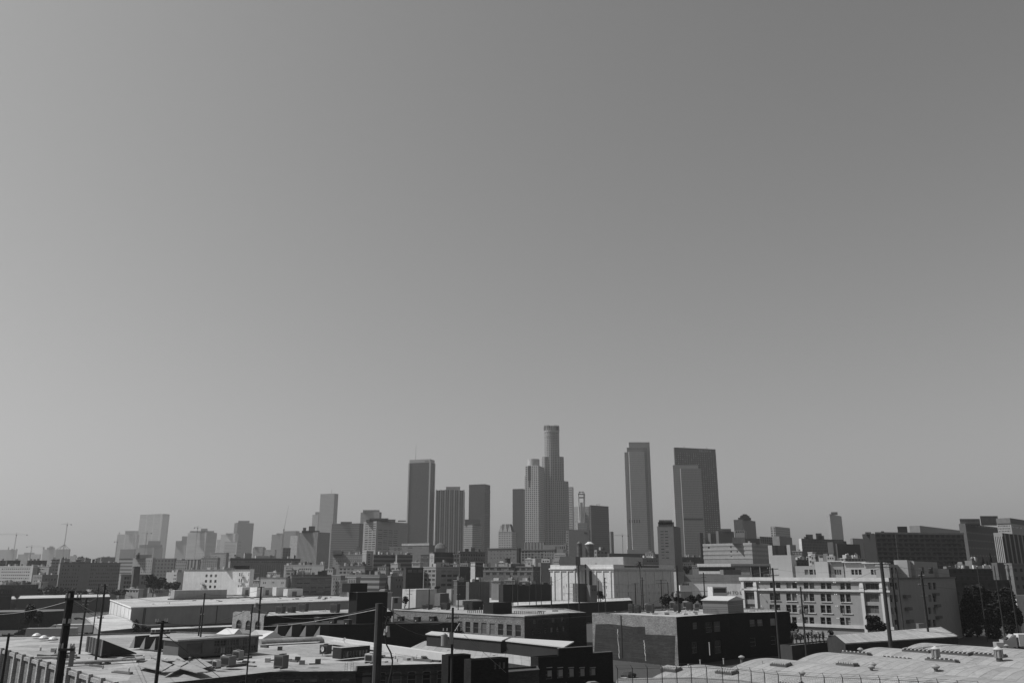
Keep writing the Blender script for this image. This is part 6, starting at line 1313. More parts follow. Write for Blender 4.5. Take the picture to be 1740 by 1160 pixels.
# centre rear: long white roofed shed, dark long building
B = polyb('low_building', 'long black fronted building with a bright railed roof edge in front of the cold store', 'building', [(810, 1034), (880, 1029), (1075, 1019.5), (1070, 1014.5), (880, 1022), (815, 1027)], 9.0, (), [W(.02)], roofm(.42), par=.1); railing(B, [(885, 1026.5), (1072, 1017.5)], 9.0, 1.0, .1, 26); B.band(8.9, .3, .2, [0, 1], .4, 'roof_edge')
B = polyb('shed_building', 'low building with a bright shallow hipped roof left of the cold store', 'building', [(778, 1024), (912, 1022.5), (890, 1017), (790, 1017.5)], 7.5, (), [W(.1)], roofm(.35), par=0)
b = MB(); pl = B.pl; zr = 9.2; c0 = (pl[0][0] * .6 + pl[1][0] * .4, (pl[0][1] + pl[3][1]) / 2); c1 = (pl[0][0] * .35 + pl[1][0] * .65, (pl[1][1] + pl[2][1]) / 2)
b.poly([(*pl[0], 7.5), (*pl[1], 7.5), (*c1, zr), (*c0, zr)]); b.poly([(*pl[2], 7.5), (*pl[3], 7.5), (*c0, zr), (*c1, zr)]); b.poly([(*pl[1], 7.5), (*pl[2], 7.5), (*c1, zr)]); b.poly([(*pl[3], 7.5), (*pl[0], 7.5), (*c0, zr)]); b.build('hipped_roof', roofm(.42), B.e)
for i, (xl, xc, xr, yt, yb, v, z, lb) in enumerate(((684, 707, 742, 1000.5, 1021, .5, 8, 'white blank shed with bright left end in the cluttered yard'), (742, 748, 763, 1007.5, 1023, .14, 8, 'dark panelled box in front of the white factory'), (763, 767, 782, 1000, 1016, .3, 8, 'grey box unit right of the dark panelled box'), (784, 788, 800, 1003.5, 1016, .35, 8, 'pale cube beside a dark door, centre yard'), (796, 799, 820, 1006, 1013, .1, 8, 'low dark container in the centre yard'), (664, 667, 683, 1014, 1030, .3, 6, 'small pale hut with a dark awning in the yard left of the white shed'), (820, 823, 832, 1009, 1015, .3, 8, 'small pale box right of the low dark container'), (724, 727, 746, 1012, 1020, .2, 8, 'open dark shed right of the white blank shed'), (881, 883, 911, 999.5, 1017, .12, 4, 'dark open canopy with a white roof edge left of the cold store'), (783, 786, 818, 1019.5, 1030, .3, 9, 'pale plain wall box in front of the low dark container'))):
    D_ = Pz(xc, yb, z).y; bb = block('yard_shed', lb, 'shed', xl, xc, xr, yt, D_, -50, [W(v), W(v)], roofm(.45), z0=0, par=.05, dp=.1)
    if i in (2, 3, 5, 7): m = MB(); L = bb.elen(0); m.box(L * .2, -.06, bb.H - 3, L * .55, .02, bb.H - .5); m.build('opening', plain(.01), bb.e)
    if i == 8: bb.band(bb.H - .3, .4, .3, [0, 3], .6, 'white_edge')

def scatter(B, pts, z, n, seed, hm=.8):
    rn = random.Random(seed); (x0, y0), (x1, y1), (x2, y2), (x3, y3) = pts
    for k in range(n):
        s, t = rn.random(), rn.random(); px = (x0 * (1 - s) + x1 * s) * (1 - t) + (x3 * (1 - s) + x2 * s) * t; py = (y0 * (1 - s) + y1 * s) * (1 - t) + (y3 * (1 - s) + y2 * s) * t
        c = Vector(B.loc_xy(Pz(px, py, z).to_2d())); b = MB(); kd = rn.random(); w, dd, h = rn.uniform(.2, 1.0), rn.uniform(.2, .7), rn.uniform(.15, 1) * hm
        if kd < .35: b.cyl(c.x, c.y, z - .1, z + h, .1, n=6); b.cyl(c.x, c.y, z + h, z + h + .12, .22, .05, n=8); nm = 'vent_pipe'
        elif kd < .7: b.box(c.x - w, c.y - dd, z - .1, c.x + w, c.y + dd, z + h * .6); nm = 'roof_hatch'
        else:
            a = R(-32) if rn.random() < .6 else R(58); q = Vector((math.cos(a), math.sin(a))) * rn.uniform(1, 3.5); b.bar((c.x - q.x, c.y - q.y, z + .12), (c.x + q.x, c.y + q.y, z + .12), .07, 5); nm = 'pipe_run'
        b.build(nm, plain(rn.choice((.04, .1, .3, .42, .2))), B.e)
scatter(F4, [(690, 1034), (880, 1043), (950, 1038), (770, 1029)], Z4 - .5, 34, 1, 1.1)
scatter(F5, [(1020, 1039), (1148, 1045), (1300, 1037), (1190, 1034)], Z5 - .35, 34, 2, .9)
scatter(F7, [(240, 1027), (590, 1018), (590, 1009), (330, 1012)], Z7 - .15, 40, 3, .7)
scatter(F2, [(720, 1100), (880, 1120), (930, 1112), (760, 1095)], Z2, 9, 4, .5)
scatter(F9, [(462, 1044), (600, 1040), (598, 1036), (470, 1040)], 9.75, 14, 5, .9)
# ================================================================ TREES, POLES, VEHICLES
def leafmesh(rw, rd, rh, n, seed, leaf=.3, lobes=7, style='round'):
    rn = random.Random(seed); b = MB(); L = []
    for i in range(lobes):
        a = rn.uniform(0, 6.28); r = rn.uniform(.25, .7); L.append((rw * r * math.cos(a), rd * r * math.sin(a), rh * rn.uniform(-.55, .6), rn.uniform(.3, .55)))
    L.append((0, 0, 0, .6))
    for i in range(n):
        lx, ly, lz, lr = rn.choice(L)
        while True:
            x, y, z = rn.uniform(-1, 1), rn.uniform(-1, 1), rn.uniform(-1, 1); q = x * x + y * y + z * z
            if .25 < q < 1: break
        if style == 'cone': t = rn.random(); k = (1 - t) * rw * rn.uniform(.3, 1); a = rn.uniform(0, 6.28); c = Vector((k * math.cos(a), k * math.sin(a), -rh + 2 * rh * t))
        elif style == 'ball': c = Vector((x * rw, y * rd, z * rh)) * (1 / max(.55, math.sqrt(q)) * .95)
        else: c = Vector((lx + x * lr * rw, ly + y * lr * rd, lz + z * lr * rh))
        s = leaf * rn.uniform(.5, 1.3); u = Vector((rn.uniform(-1, 1), rn.uniform(-1, 1), rn.uniform(-.6, .6))).normalized(); v = u.cross(Vector((rn.uniform(-1, 1), rn.uniform(-1, 1), 1)).normalized()).normalized()
        b.poly([c - u * s, c - v * s * .6, c + u * s, c + v * s * .7], [(0, 0)] * 4)
    return b
def tree(label, px, yt, yb, rpx, D, seed, v=.035, style='round', n=1500, name='tree', cat='tree', group=None, base=0):
    zt, zb = zat(yt, D), zat(yb, D); rw = rpx * D * CT / F; zc = (zt + zb) / 2; rh = (zt - zb) / 2; X = xat(px, D, zc)
    e = empty(name, (X, D, base)); tag(e, label, cat, group)
    o = leafmesh(rw, rw, rh, n, seed, max(.16, rw * .13), style=style).build('crown', leafm(v), e); o.location = (0, 0, zc - base)
    b = MB(); h = zc - base + rh * .2; r = max(.12, min(.45, h * .03)); b.bar((0, 0, 0), (.1, .05, h * .55), r, 7, r * .7)
    b.bar((.1, .05, h * .55), (0, 0, h), r * .7, 6, r * .3); rn = random.Random(seed)
    for i in range(5): a = rn.uniform(0, 6.28); z0 = h * rn.uniform(.5, .8); b.bar((.05, .03, z0), (rw * .6 * math.cos(a), rw * .6 * math.sin(a), min(zt - base, z0 + rh * rn.uniform(.3, .9))), r * .35, 5, r * .1)
    b.build('trunk', W(.06), e); return e
TL = [('ball shaped clipped dark tree left of the brick factory', 494, 977.5, 998.5, 9.3, 545, 'ball', .02), ('bushy tree before the small white house, left one of the pair', 262, 977, 1001, 18, 560, 'round', .035), ('bushy tree before the small white house, right one of the pair', 291, 985, 1003, 15, 555, 'round', .03),
 ('low spreading tree left of the brick loft, furthest left of the clump', 62, 998, 1013, 17, 640, 'round', .03), ('tallest tree of the clump left of the brick loft', 84, 993, 1013, 17, 630, 'round', .025), ('rounded tree at the left foot of the brick loft', 112, 998, 1013, 16, 620, 'round', .03), ('small tree under the brick loft wall, left of the pair', 139, 1001, 1012, 11, 615, 'round', .035),
 ('hedge like tree row under the steel windowed building, left part', 172, 999, 1011, 15, 600, 'round', .05), ('hedge like tree row under the steel windowed building, right part', 200, 1000, 1011, 16, 600, 'round', .05), ('little round tree in front of the pale five storey block', 45, 987, 996, 7, 800, 'round', .04),
 ('big dark tree behind the parked cars on the far left', 52, 1027, 1060, 14, 318, 'round', .018), ('second dark tree right of the parked cars', 66, 1036, 1062, 12, 316, 'round', .02), ('dark shrubby tree beside the annex, taller one', 232, 1052, 1082, 8, 290, 'round', .015), ('dark shrubby tree beside the annex, lower one', 247, 1060, 1082, 9, 286, 'round', .015),
 ('pointed dark tree at the right end of the parking deck', 657, 985, 1004, 6, 540, 'cone', .02), ('dark tree beside the white blank shed', 688, 1012, 1028, 7, 405, 'round', .02), ('dark bush before the long brick loft', 744, 994, 1001, 7, 520, 'round', .02),
 ('huge dark tree at the right, leftmost of the group', 1632, 1003, 1082, 14, 330, 'round', .016), ('huge dark tree at the right, second of the group', 1655, 992, 1086, 22, 322, 'round', .016), ('huge dark tree at the right, tallest and broadest', 1690, 990, 1088, 26, 315, 'round', .016), ('huge dark tree nearest the right edge', 1718, 996, 1084, 18, 312, 'round', .016),
 ('dark conifer before the finned block, left one', 1671, 946, 968, 5, 470, 'cone', .015), ('dark conifer before the finned block, right one', 1684, 940, 968, 6, 465, 'cone', .015), ('slim conifer standing between the two larger ones', 1678, 952, 968, 3.5, 468, 'cone', .015),
 ('leafy street tree covering the foot of the lit apartment corner', 1487, 1043, 1072, 17, 252, 'round', .03), ('dark street tree under the left end of the apartments', 1345, 1052, 1078, 12, 262, 'round', .02), ('dark tree under the long string course of the apartments', 1412, 1064, 1086, 7, 262, 'round', .02),
 ('shrub between the cold store and the brick block roof, left one', 1130, 1008, 1030, 12, 330, 'round', .012), ('shrub between the cold store and the brick block roof, second', 1150, 1003, 1030, 13, 328, 'round', .012), ('shrub below the thin crossarmed pole, right of the cold store', 1172, 1007, 1030, 13, 326, 'round', .012), ('shrub left of the gabled hut roof', 1192, 1008, 1030, 11, 324, 'round', .012),
 ('dark tree before the lettered sign box at the cold store, left one', 1002, 1004, 1020, 5, 430, 'round', .012), ('dark tree before the lettered sign box at the cold store, right one', 1020, 1003, 1020, 7, 430, 'round', .012), ('dark tree below the striped canopy building', 1168, 960, 975, 8, 600, 'round', .012)]
for i, (lb, px, yt, yb, r, D, st, v) in enumerate(TL): tree(lb, px, yt, yb, r, D, 100 + i, v, st, 5200 if r * (yb - yt) > 1000 else 2600 if r * (yb - yt) > 400 else 1100)
# planters and shrubs of the roof terrace before the apartments
for i in range(9):
    x = 1346 + i * 6.6; tree(['first', 'second', 'third', 'fourth', 'fifth', 'sixth', 'seventh', 'eighth', 'ninth'][i] + ' terrace shrub from the left under the apartment front', x, 1073 - (i % 3) * 2.5, 1087, 3.6, 225, 200 + i, (.03, .12, .2, .06)[i % 4], 'round', 260, 'shrub', 'shrub', 'shrubs on the terrace', 0)
def terrace(label, x0, x1, yt, D, v, nm='terrace_roof'):
    block(nm, label, 'building', x0, x0 + 1, x1, yt, D, -40, [W(v), W(v)], roofm(.3), par=.3)
terrace('cluttered low terrace with pale edges between the black wall and the gable roofed shed', 1344, 1425, 1096, 215, .05)
for i, (x, y, w, h, v) in enumerate(((1350, 1083, 1.6, 1.5, .2), (1357, 1086, 2, 1.3, .03), (1371, 1084, .8, 1.8, .5), (1380, 1085, 2.2, .5, .5), (1389, 1084, .7, 1.6, .6), (1399, 1085.5, 2.0, .6, .45), (1407, 1084, .8, 1.3, .5), (1416, 1086, 2.4, 1.0, .06))):
    e = thing_on('terrace_crate', ['grey crate', 'black crate', 'pale upright locker', 'long pale bench box', 'white upright locker', 'flat pale box', 'pale narrow box', 'dark long bin'][i] + ' on the cluttered terrace', 'crate', x, y, 6.2, GR * .6)
    b = MB(); b.box(-w / 2, -.5, 0, w / 2, .5, h); b.build('body', plain(v), e); b = MB(); b.box(-w / 2 - .05, -.55, h, w / 2 + .05, .55, h + .08); b.build('lid', plain(v * .7 + .05), e)
# palm
def palm(label, px, yt, D, seed=1):
    z = zat(yt, D); X = xat(px, D, z); e = empty('palm_tree', (X, D, 0)); tag(e, label, 'palm tree'); b = MB(); b.bar((0, 0, 0), (.3, 0, z * .5), .3, 7, .22); b.bar((.3, 0, z * .5), (0, 0, z), .22, 7, .16); b.build('trunk', W(.05), e)
    c = MB(); rn = random.Random(seed)
    for i in range(26):
        a = 2 * math.pi * i / 26 + rn.uniform(-.1, .1); el = rn.uniform(-.5, 1.0); L = 3.0; prev = Vector((0, 0, z)); d = Vector((math.cos(a) * math.cos(el), math.sin(a) * math.cos(el), math.sin(el)))
        for k in range(5):
            nx = prev + d * L / 5; side = d.cross(Vector((0, 0, 1))).normalized() * .35 * (1 - k / 6)
            c.poly([prev - side, nx - side * .8, nx + side * .8, prev + side], [(0, 0)] * 4); prev = nx; d = (d + Vector((0, 0, -.28))).normalized()
    c.build('crown', leafm(.025), e)
palm('tall palm in front of the shaded cold store wall', 1086.5, 957, 400)
# ---- utility poles
def pole(label, px, yt, D, dia, arms=(), trans=(), zb=0, side=0, v=.03, name='utility_pole', lean=0, steps=False):
    z = zat(yt, D); X = xat(px, D, z); e = empty(name, (X, D, zb)); tag(e, label, 'pole'); b = MB(); h = z - zb
    b.bar((lean, 0, 0), (0, 0, h), dia / 2 * 1.15, 10, dia / 2 * .85)
    b.build('shaft', W(v, .4, .9, 2.0), e)
    for (ya, hw, ang) in arms:
        sh = side * hw * .8
        za = zat(ya, D) - zb; c, s = math.cos(ang) * hw, math.sin(ang) * hw; a = MB(); a.bar((-c + sh, -s - dia * .55, za), (c + sh, s - dia * .55, za), .07 if dia < .3 else .09, 4); ar = a.build('crossarm', W(.05), e)
        for t in (-.95, -.55, .55, .95): i_ = MB(); i_.cyl(c * t + sh, s * t - dia * .55, za + .07, za + .32, .06, .04, n=6); i_.build('insulator', plain(.4), ar)
    for (ya, dx, r) in trans:
        za = zat(ya, D) - zb; t = MB(); t.cyl(dx, -.1, za - .55, za + .45, r, n=12); t.cyl(dx, -.1, za + .45, za + .6, r * .8, r * .3, n=12); t.build('transformer', plain(.22), e)
    return e
def wire(label, a, c, sag=.6, r=.02, v=.3, group=None):
    A, C_ = P(*a), P(*c); b = MB(); pts = []
    for i in range(13): t = i / 12; p = A.lerp(C_, t); p.z -= sag * 4 * t * (1 - t); pts.append(tuple(p - A))
    b.tube(pts, r, 4); o = b.build('overhead_wire', plain(v), None, A); tag(o, label, 'wire', group)
pole('thick dark leaning pole on the far left, the closest one there', 120.5, 1003, 50, .52, [(1017, .42, .1), (1060, .2, .6), (1102, .42, .05)], [(1113, .62, .13)], side=1)
e = pole('thin pale riser pipe standing beside the thick leaning pole', 124, 1012, 51, .16, v=.3, name='riser_pipe')
pole('thickest weathered pole rising from the bottom just left of the centre', 645, 1024.5, 46, .5, [], [], v=.05)
e = thing_on('cable_bundle', 'bundle of insulators and a looping dark cable beside the thickest pole', 'cable', 657, 1160, 0); z0 = 0
A = P(660, 1050, 48); e.location = (A.x, A.y, 0); b = MB()
pts = [(P(x, y, 48) - Vector((A.x, A.y, 0))) for x, y in ((651, 1038), (658, 1050), (655, 1062), (654, 1078), (657, 1095), (664, 1108), (667, 1122), (665, 1140), (660, 1160), (655, 1180))]
b.tube([tuple(p) for p in pts], .045, 6); b.build('cable', plain(.02), e)
for (x, y, r) in ((667.5, 1051, .09), (658.5, 1068, .13), (655, 1073, .11), (660, 1076, .1)): q = P(x, y, 48) - Vector((A.x, A.y, 0)); s = MB(); s.cyl(q.x, q.y, q.z - .16, q.z + .16, r, r * .7, n=8); s.build('insulator', plain(.3), e)
pole('slim dark pole with two short crossarms in front of the clerestory hut', 276.5, 1053.5, 75, .34, [(1057, .55, .9), (1075, .8, .7)], [])
pole('thin straight pole standing on the white roof between the hut and the dishes', 429, 1027, 92, .16, [], [], zb=ZR - .3)
pole('dark pole at the right end of the white roof with a transformer cage', 769.5, 1031.5, 84, .26, [(1049, .6, .3), (1072, .9, .2)], [(1086, -.75, .32), (1083, -.1, .2)])
pole('tall thin pole behind the thick leaning pole, left of the annex', 179, 992, 150, .42, [(995, .5, .5), (1049, .5, .4)], [])
pole('shorter pole between the thick leaning pole and the annex', 147.5, 1015, 160, .4, [(1022, .5, .5), (1028, .5, .5)], [])
pole('faint thin pole left of the tall thin one', 168.5, 991.5, 260, .3)
pole('thin pole before the grey warehouse wall, the taller of two close ones', 348, 1007, 200, .38, [(1044, .4, .3)])
pole('thin pole before the grey warehouse wall, the shorter of two close ones', 342, 1031, 205, .38)
pole('dark pole with an angled top arm beside the third white box', 444, 996, 230, .5, [(997, .9, .2), (1027, .5, .2)], [(1027, -.9, .5)])
pole('short stub pole on the lower left rooftop edge', 15.5, 1075, 110, .35, [(1078, .7, .1)], zb=6)
pole('short dark post left of the brick building corner on the far left', 35, 1051, 250, .3)
for i, (x, y, D, d_, arms, lb) in enumerate((
  (696, 1000, 330, .4, [(1003, 1.6, .2), (1009, 1.0, .2)], 'crossarmed pole in front of the white blank shed'), (729.5, 1000, 300, .45, [], 'plain dark pole between the white shed and the dark panelled box'), (779, 1006, 300, .35, [(1010, .6, .2)], 'pole right of the dark panelled box'), (797.5, 985, 380, .3, [], 'thin pole before the small building with strip windows'), (816, 981, 380, .4, [], 'taller thin pole left of the low grey wall'),
  (848, 983, 380, .3, [], 'thin pole left of the long brick loft centre'), (871.5, 980, 380, .42, [(983, .7, .1)], 'dark pole in front of the long brick loft, left of the canopy'), (880, 980, 385, .35, [], 'dark pole just left of the white edged canopy'), (899.5, 978, 390, .25, [], 'very thin pole behind the white edged canopy'), (911, 986, 380, .35, [], 'pole at the right end of the white edged canopy'), (919.5, 976, 385, .28, [], 'thin pole between the canopy and the cold store'),
  (936.5, 979, 330, .5, [(988, .5, .1), (993, .5, .1)], 'dark pole at the left corner of the cold store'), (983, 959, 360, .6, [(962, .6, .2)], 'tall dark pole against the bright cold store front'), (966, 1006, 340, .3, [(1008, 1.2, .1)], 'short lamp post in front of the bright cold store front'), (1027.5, 981, 340, .4, [(982, .5, .1), (989, .9, .1), (996, .9, .1)], 'crossarmed pole near the cold store corner'), (1016.5, 986, 345, .35, [], 'slim dark pole left of the cold store corner'),
  (1079, 990, 345, .5, [(991, 1.6, 0)], 'first pole of the cluster before the shaded cold store wall, with one long arm'), (1091, 980, 350, .5, [(985, .8, 0), (1010, 1.0, 0)], 'leaning pole right of the palm, part of the cluster'), (1123, 984, 345, .45, [(985.5, 2.2, 0), (990.5, 2.0, 0)], 'pole with two wide crossarms before the shaded cold store wall'), (1134.5, 988, 345, .3, [(990, .6, 0)], 'thin pole right of the two wide crossarms'),
  (1149.5, 960, 250, .6, [(1004, .7, .1)], 'dark pole with bulky boxes left of the gabled hut'), (1195, 972, 330, .5, [(980, 1.0, .1), (987, 1.0, .1), (1004, 1.8, .1)], 'crossarmed pole in front of the long low white wall'), (1312.5, 964.5, 200, .5, [(966, 1.3, .1), (977, 1.3, .1), (1021, 1.2, .1)], 'crossarmed pole in front of the left bay of the apartments'), (1360, 996, 190, .4, [(1030, .9, .1), (1040, .8, .1)], 'dark pole with pale box in front of the apartments'),
  (1497, 954, 195, .85, [(958, 2.0, .1), (963, 1.8, .1)], 'thickest pole at the lit corner of the apartments'), (1523, 966, 230, .4, [], 'dark pole before the shaded apartment side, right of the thickest one'), (1565, 979, 230, .55, [(978, .8, .1), (993, 1.2, .1), (1013, .9, .1)], 'pole with bright insulators before the shaded apartment side'), (1660, 962, 300, .3, [], 'thin pole behind the big dark trees, left one'), (1689, 960, 300, .35, [], 'thin pole behind the big dark trees, middle one'), (1712, 958, 300, .5, [(962, .6, .1)], 'dark pole among the big trees near the right edge'))):
    pole(lb, x, y, D, d_, arms, [(1010, -.7, .55), (1011, .7, .5)] if x == 1149.5 else [(1008 + 30, .75, .35), (1038, -.7, .4)] if x == 1360 else [])
wire('pale wire dropping right from the thick leaning pole to the annex', (124, 1018, 50), (182, 1041, 150), .4, .03, .28)
wire('pale wire running left out of the picture from the thick leaning pole', (118, 1020, 50), (-10, 1043, 70), .2, .012, .4)
wire('pale wire running from the arched ruin up to the thickest pole', (440, 1063, 150), (639, 1035, 46), .3, .022, .28)
wire('pale wire from the slim two armed pole to the arched ruin', (278, 1058, 75), (445, 1062, 150), .5, .025, .2)
wire('pale wire from the left edge of the warehouse to the slim two armed pole', (215, 1051, 160), (276, 1060, 75), .4, .022, .2)
wire('dark guy wire from the slim two armed pole down to the white roof', (279, 1076, 75), (374, 1150, 92), .0, .025, .03)
wire('fine wire arching over the long plain grey box', (300, 1010, 300), (348, 1005, 200), -.4, .03, .05)
wire('wire from the thin warehouse pole to the pole beside the white boxes', (348, 1009, 200), (444, 1001, 230), .8, .03, .05)
wire('wire dropping from the dark transformer pole toward the bottom right', (789, 1078, 90), (860, 1142, 110), .0, .02, .2)
wire('short pale stay from the dark transformer pole', (781, 1058, 86), (770, 1076, 84), .0, .025, .4)
wire('upper wire between the poles before the shaded cold store wall', (1027, 990, 340), (1124, 991, 345), .6, .03, .05)
wire('lower wire between the poles before the shaded cold store wall', (1027, 1003, 340), (1195, 1003, 330), .8, .03, .05)
wire('wire from the corner pole of the apartments to the pole with bright insulators', (1499, 962, 195), (1565, 979, 230), .5, .03, .03)
wire('long wire from the left apartment pole to the thickest apartment pole', (1313, 966, 200), (1497, 960, 195), 1.2, .02, .1)
# ---- vehicles
def car(label, p, rz, v=.5, cat='car', group=None):
    e = empty('car', p, rz); tag(e, label, cat, group); b = MB()
    pr = [(-2.2, .35), (-2.2, .85), (-1.9, .95), (-1.3, 1.0), (1.0, 1.0), (2.0, .85), (2.2, .7), (2.2, .35)]
    for y0, y1 in ((-.88, .88),):
        for i in range(len(pr) - 1): (a, z0), (c, z1) = pr[i], pr[i + 1]; b.poly([(a, y0, z0), (a, y1, z0), (c, y1, z1), (c, y0, z1)])
        b.poly([(a, y0, z) for a, z in pr][::-1]); b.poly([(a, y1, z) for a, z in pr]); b.poly([(-2.2, -.88, .35), (2.2, -.88, .35), (2.2, .88, .35), (-2.2, .88, .35)])
    b.poly([(-1.2, -.6, 1.42), (.35, -.6, 1.42), (.35, .6, 1.42), (-1.2, .6, 1.42)]); b.build('body', plain(v, .3), e)
    g = MB(); q = [(-1.75, 1.0), (-1.2, 1.41), (.35, 1.41), (1.05, 1.0)]
    g.poly([(a, -.62 if z > 1.2 else -.8, z) for a, z in q][::-1]); g.poly([(a, .62 if z > 1.2 else .8, z) for a, z in q]); g.poly([(-1.75, -.8, 1), (-1.2, -.62, 1.41), (-1.2, .62, 1.41), (-1.75, .8, 1)]); g.poly([(1.05, .8, 1), (.35, .62, 1.41), (.35, -.62, 1.41), (1.05, -.8, 1)]); g.build('window', glass(.015, .1), e)
    for x in (-1.35, 1.35):
        for y in (-.9, .9): w = MB(); w.bar((x, y - .1, .33), (x, y + .1, .33), .33, 12); w.build('wheel', plain(.02), e)
    return e
def gp(px, py, z=0): return Pz(px, py, z)
CARS = [((6, 1067), .6, 'white car near the left edge beside the lorry cab'), ((46, 1057.5), .55, 'white car parked in front of the big dark tree'), ((18, 1057), .06, 'dark car parked at the far left by the brick warehouse'), ((62, 1058), .08, 'dark car right of the white one by the brick warehouse'), ((134, 1052), .05, 'dark car behind the thick leaning pole'), ((58, 1062), .3, 'grey car in the second row at the far left')]
for i, (pp, v, lb) in enumerate(CARS): car(lb, gp(*pp), R(8), v, group='cars parked at the far left')
rn = random.Random(9)
YL = ['left end', 'left part', 'middle', 'right part', 'right end']
for i in range(16):
    x = 662 + i * 9.6 + rn.uniform(-2, 2); y = 1029 + rn.uniform(-4, 3); z = 0
    p = P(x, y, 330 + (1032 - y) * 8); p.z = 0; k = zat(y, p.y); 
    car(['white', 'dark', 'grey', 'pale', 'black', 'silver', 'light', 'dull'][i % 8] + ' car in the cluttered yard ' + ['behind the brick warehouse roof, left', 'behind the brick warehouse roof, right'][i // 8], (p.x, p.y, 0), R(rn.uniform(-20, 20)), (.6, .05, .2, .45, .02, .35, .5, .12)[i % 8])
car('white car seen from above at the bottom centre, cut by the picture edge', Pz(922, 1157, 1.4) - Vector((0, 0, 1.4)), R(24), .7)
car('second white car at the bottom centre right of the first one', Pz(962, 1161, 1.4) - Vector((0, 0, 1.4)), R(24), .65)
car('dark car parked before the near building at the bottom right', Pz(1010, 1157, 1.4) - Vector((0, 0, 1.4)), R(24), .25)
def lorry(label, p, rz, L=15, v=.3, cab=.02, H=4.0):
    e = empty('semi_truck', p, rz); tag(e, label, 'truck'); b = MB(); b.box(0, -1.3, 1.2, L, 1.3, H); b.build('trailer', [plain(v)], e); b = MB(); b.box(.3, -1.34, 1.15, L - .2, 1.34, 1.25); b.build('side_rail', plain(.05), e)
    c = MB(); c.prism([(-3.6, -1.2), (-.5, -1.2), (-.5, 1.2), (-3.6, 1.2)], .8, 2.6); c.poly([(-2.6, -1.15, 2.6), (-.5, -1.2, 2.6), (-.5, -1.2, 3.8), (-1.2, -1.1, 3.9)]); c.poly([(-.5, 1.2, 2.6), (-2.6, 1.15, 2.6), (-1.2, 1.1, 3.9), (-.5, 1.2, 3.8)]); c.poly([(-2.6, 1.15, 2.6), (-2.6, -1.15, 2.6), (-1.2, -1.1, 3.9), (-1.2, 1.1, 3.9)]); c.poly([(-1.2, -1.1, 3.9), (-.5, -1.2, 3.8), (-.5, 1.2, 3.8), (-1.2, 1.1, 3.9)]); c.prism([(-5.2, -1.05), (-3.6, -1.2), (-3.6, 1.2), (-5.2, 1.05)], .8, 2.0); c.build('cab', plain(cab, .3), e)
    g = MB(); g.poly([(-3.3, 1.1, 2.62), (-3.3, -1.1, 2.62), (-2.2, -1.05, 3.3), (-2.2, 1.05, 3.3)]); g.build('windscreen', glass(.015), e)
    for x in (-4.3, -1.2, .6, L - 3, L - 1.6):
        for y in (-1.05, 1.05): w = MB(); w.bar((x, y - .2, .52), (x, y + .2, .52), .52, 12); w.build('wheel', plain(.02), e)
    return e
def put_lorry(label, px, py_top, D, rz, L, v, cab): 
    z = zat(py_top, D); X = xat(px, D, z); return lorry(label, (X, D, max(0, z - 4.0)), rz, L, v, cab)
p = P(48, 1066, 255); put_lorry('dark cabbed lorry with a long grey trailer behind the dome skylights', 47, 1066.5, 290, R(10), 15.5, .33, .02)
put_lorry('lorry with a white trailer partly behind the long grey trailer', 98, 1060, 312, R(10), 13, .6, .3)
put_lorry('pale box lorry at the right edge below the dark trees', 1726, 1076, 215, R(-8), 8, .55, .3)
# tanker / van on the ramp
e = empty('camper_van', P(1156, 1007, 420) * 1, 0); e.location.z = zat(1008, 420); tag(e, 'rounded white tank vehicle with dark rack before the long low white wall', 'van')
s_ = 420 * CT / F; b = MB(); b.prism([(0, 0), (18 * s_, 0), (18 * s_, 2.4), (0, 2.4)], 1, 10 * s_ + 1); b.build('body', plain(.55), e); b = MB()
for i in range(5): b.box(3 * s_ + i * .8, .3, 10 * s_ + 1, 3 * s_ + i * .8 + .4, 2, 10 * s_ + 2)
b.each('roof_rack', plain(.05), e); b = MB(); b.box(-2, -.4, -8, 20 * s_, 3, 1); b.build('loading_dock', W(.25), e)
bus = block('glazed_box', 'black glass fronted box before the long low white wall', 'kiosk', 1209, 1210.5, 1235, 996.5, 320, -14, [plain(.5), plain(.5)], roofm(.2), [(0, 1211, 1234, 998, 1007, 1, 1, .97, .9, 'plain')], z0=0, par=.1)
sg = block('sign_box', 'stepped grey box sign standing before the bright cold store front', 'sign box', 1001, 1002.5, 1014, 993.5, 425, -30, [W(.12), W(.2)], roofm(.2), par=.1)
b = MB(); L = sg.elen(0); b.box(L * .25, -.06, sg.H - 2.6, L * .45, .02, sg.H - 2.1); b.box(L * .6, -.06, sg.H - 2.6, L * .8, .02, sg.H - 2.1); b.each('dark_mark', plain(.02), sg.e)
bb = block('billboard', 'dark blank board with pale scaffold beside it before the cold store', 'billboard', 980, 981, 998, 991, 425, -30, [plain(.04), plain(.04)], roofm(.1), par=.02)
m = MB()
for i in range(5): 
    z = bb.H - 7 + i * 1.8; m.bar((-5, -.3, z), (0, -.3, z), .08, 4)
for i in range(4): m.bar((-5 + i * 1.6, -.3, 0), (-5 + i * 1.6, -.3, bb.H), .08, 4)
m.build('scaffold', plain(.3), bb.e)

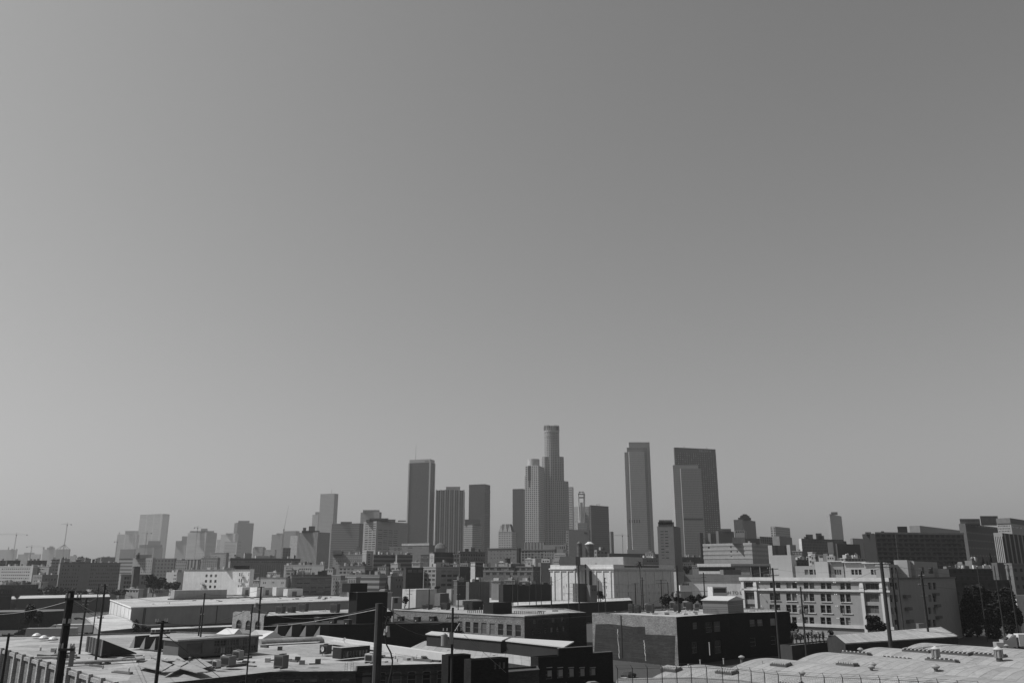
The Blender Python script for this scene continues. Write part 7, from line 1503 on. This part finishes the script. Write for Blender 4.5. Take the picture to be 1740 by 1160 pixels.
wire('long sagging wire between the two tall thin poles on the left', (147.5, 1022, 160), (179, 1000, 150), .5, .03, .05)
wire('wire from the tall thin left pole toward the warehouse poles', (179, 998, 150), (348, 1008, 200), 2.0, .025, .05)
wire('second wire from the thick leaning pole toward the tall thin pole', (124, 1023, 50), (179, 1049, 150), .3, .02, .06)
wire('wire crossing the white roof from the slim two armed pole to the thin straight pole', (279, 1057, 75), (429, 1031, 92), .8, .02, .06)
wire('dark wire from the thin straight pole to the thickest pole', (429, 1029, 92), (643, 1030, 46), .9, .014, .05)
wire('wire from the thickest pole to the dark transformer pole', (650, 1028, 46), (768, 1049, 84), .8, .016, .05)
wire('lower wire from the thickest pole to the dark transformer pole', (652, 1046, 46), (768, 1072, 84), .7, .016, .05)
wire('wire from the dark transformer pole across the brick warehouse to the right', (771, 1048, 84), (1149, 1004, 250), 2.5, .025, .06)
wire('wire from the pole with bulky boxes to the crossarmed pole at the white wall', (1150, 975, 250), (1195, 981, 330), .6, .03, .05)
wire('wire from the crossarmed white wall pole to the left apartment pole', (1195, 982, 330), (1312, 967, 200), 1.0, .03, .05)
wire('wire over the terrace from the pole with a pale box to the thickest apartment pole', (1360, 1001, 190), (1497, 964, 195), 1.0, .025, .05)
wire('high wire running off the right edge from the thickest apartment pole', (1497, 957, 195), (1760, 975, 260), 1.6, .03, .05)
wire('low wire running off the right edge behind the dark trees', (1565, 993, 230), (1760, 1000, 260), 1.0, .03, .05)
wire('wire strung along the yard poles left of the centre', (696, 1003, 330), (848, 985, 380), 1.2, .035, .05)
wire('wire strung along the poles before the long brick loft', (848, 985, 380), (936, 988, 330), .8, .035, .05)
wire('wire from the cold store corner pole to the tall pole on its bright front', (936, 990, 330), (983, 962, 360), .6, .035, .05)

car('silver car parked beside the wire fence start, bottom centre right', Pz(1062, 1150, 1.4) - Vector((0, 0, 1.4)), R(56), .4)
car('dark car behind the silver one near the wire fence start', Pz(1068, 1140, 1.4) - Vector((0, 0, 1.4)), R(56), .05)
# ---------------------------------------------------------------- ground and air
gb = MB(); gb.poly([(-7000, -200, 0), (7000, -200, 0), (7000, 9000, 0), (-7000, 9000, 0)])
gm, gnt, gbs = new_mat('ground_asphalt'); gg, _ = grunge(gnt, .02, .4); g2n = nd(gnt, 'ShaderNodeTexNoise'); g2n.inputs['Scale'].default_value = .8; g2n.inputs['Detail'].default_value = 6
gnt.links.new(_.outputs['Object'], g2n.inputs['Vector'])
gnt.links.new(math_(gnt, 'MULTIPLY', math_(gnt, 'MULTIPLY', gg, math_(gnt, 'MULTIPLY_ADD', g2n.outputs[0], .8, .6)), .035), gbs.inputs['Base Color']); gbs.inputs['Roughness'].default_value = .95
tag(gb.build('ground', gm), kind='structure')
hb = MB(); hb.box(-7100, -300, -1, 7100, 9100, 340)
hm = bpy.data.materials.new('haze_air'); hm.use_nodes = True; hn = hm.node_tree; hn.nodes.clear()
ho = hn.nodes.new('ShaderNodeOutputMaterial'); hv = hn.nodes.new('ShaderNodeVolumePrincipled')
hv.inputs['Color'].default_value = (HAZE_C,) * 3 + (1,); hv.inputs['Density'].default_value = HAZE; hv.inputs['Anisotropy'].default_value = HAZE_G
hv.inputs['Density Attribute'].default_value = ''; hv.inputs['Temperature Attribute'].default_value = ''
hn.links.new(hv.outputs[0], ho.inputs['Volume'])
tag(hb.build('haze', hm), kind='stuff')
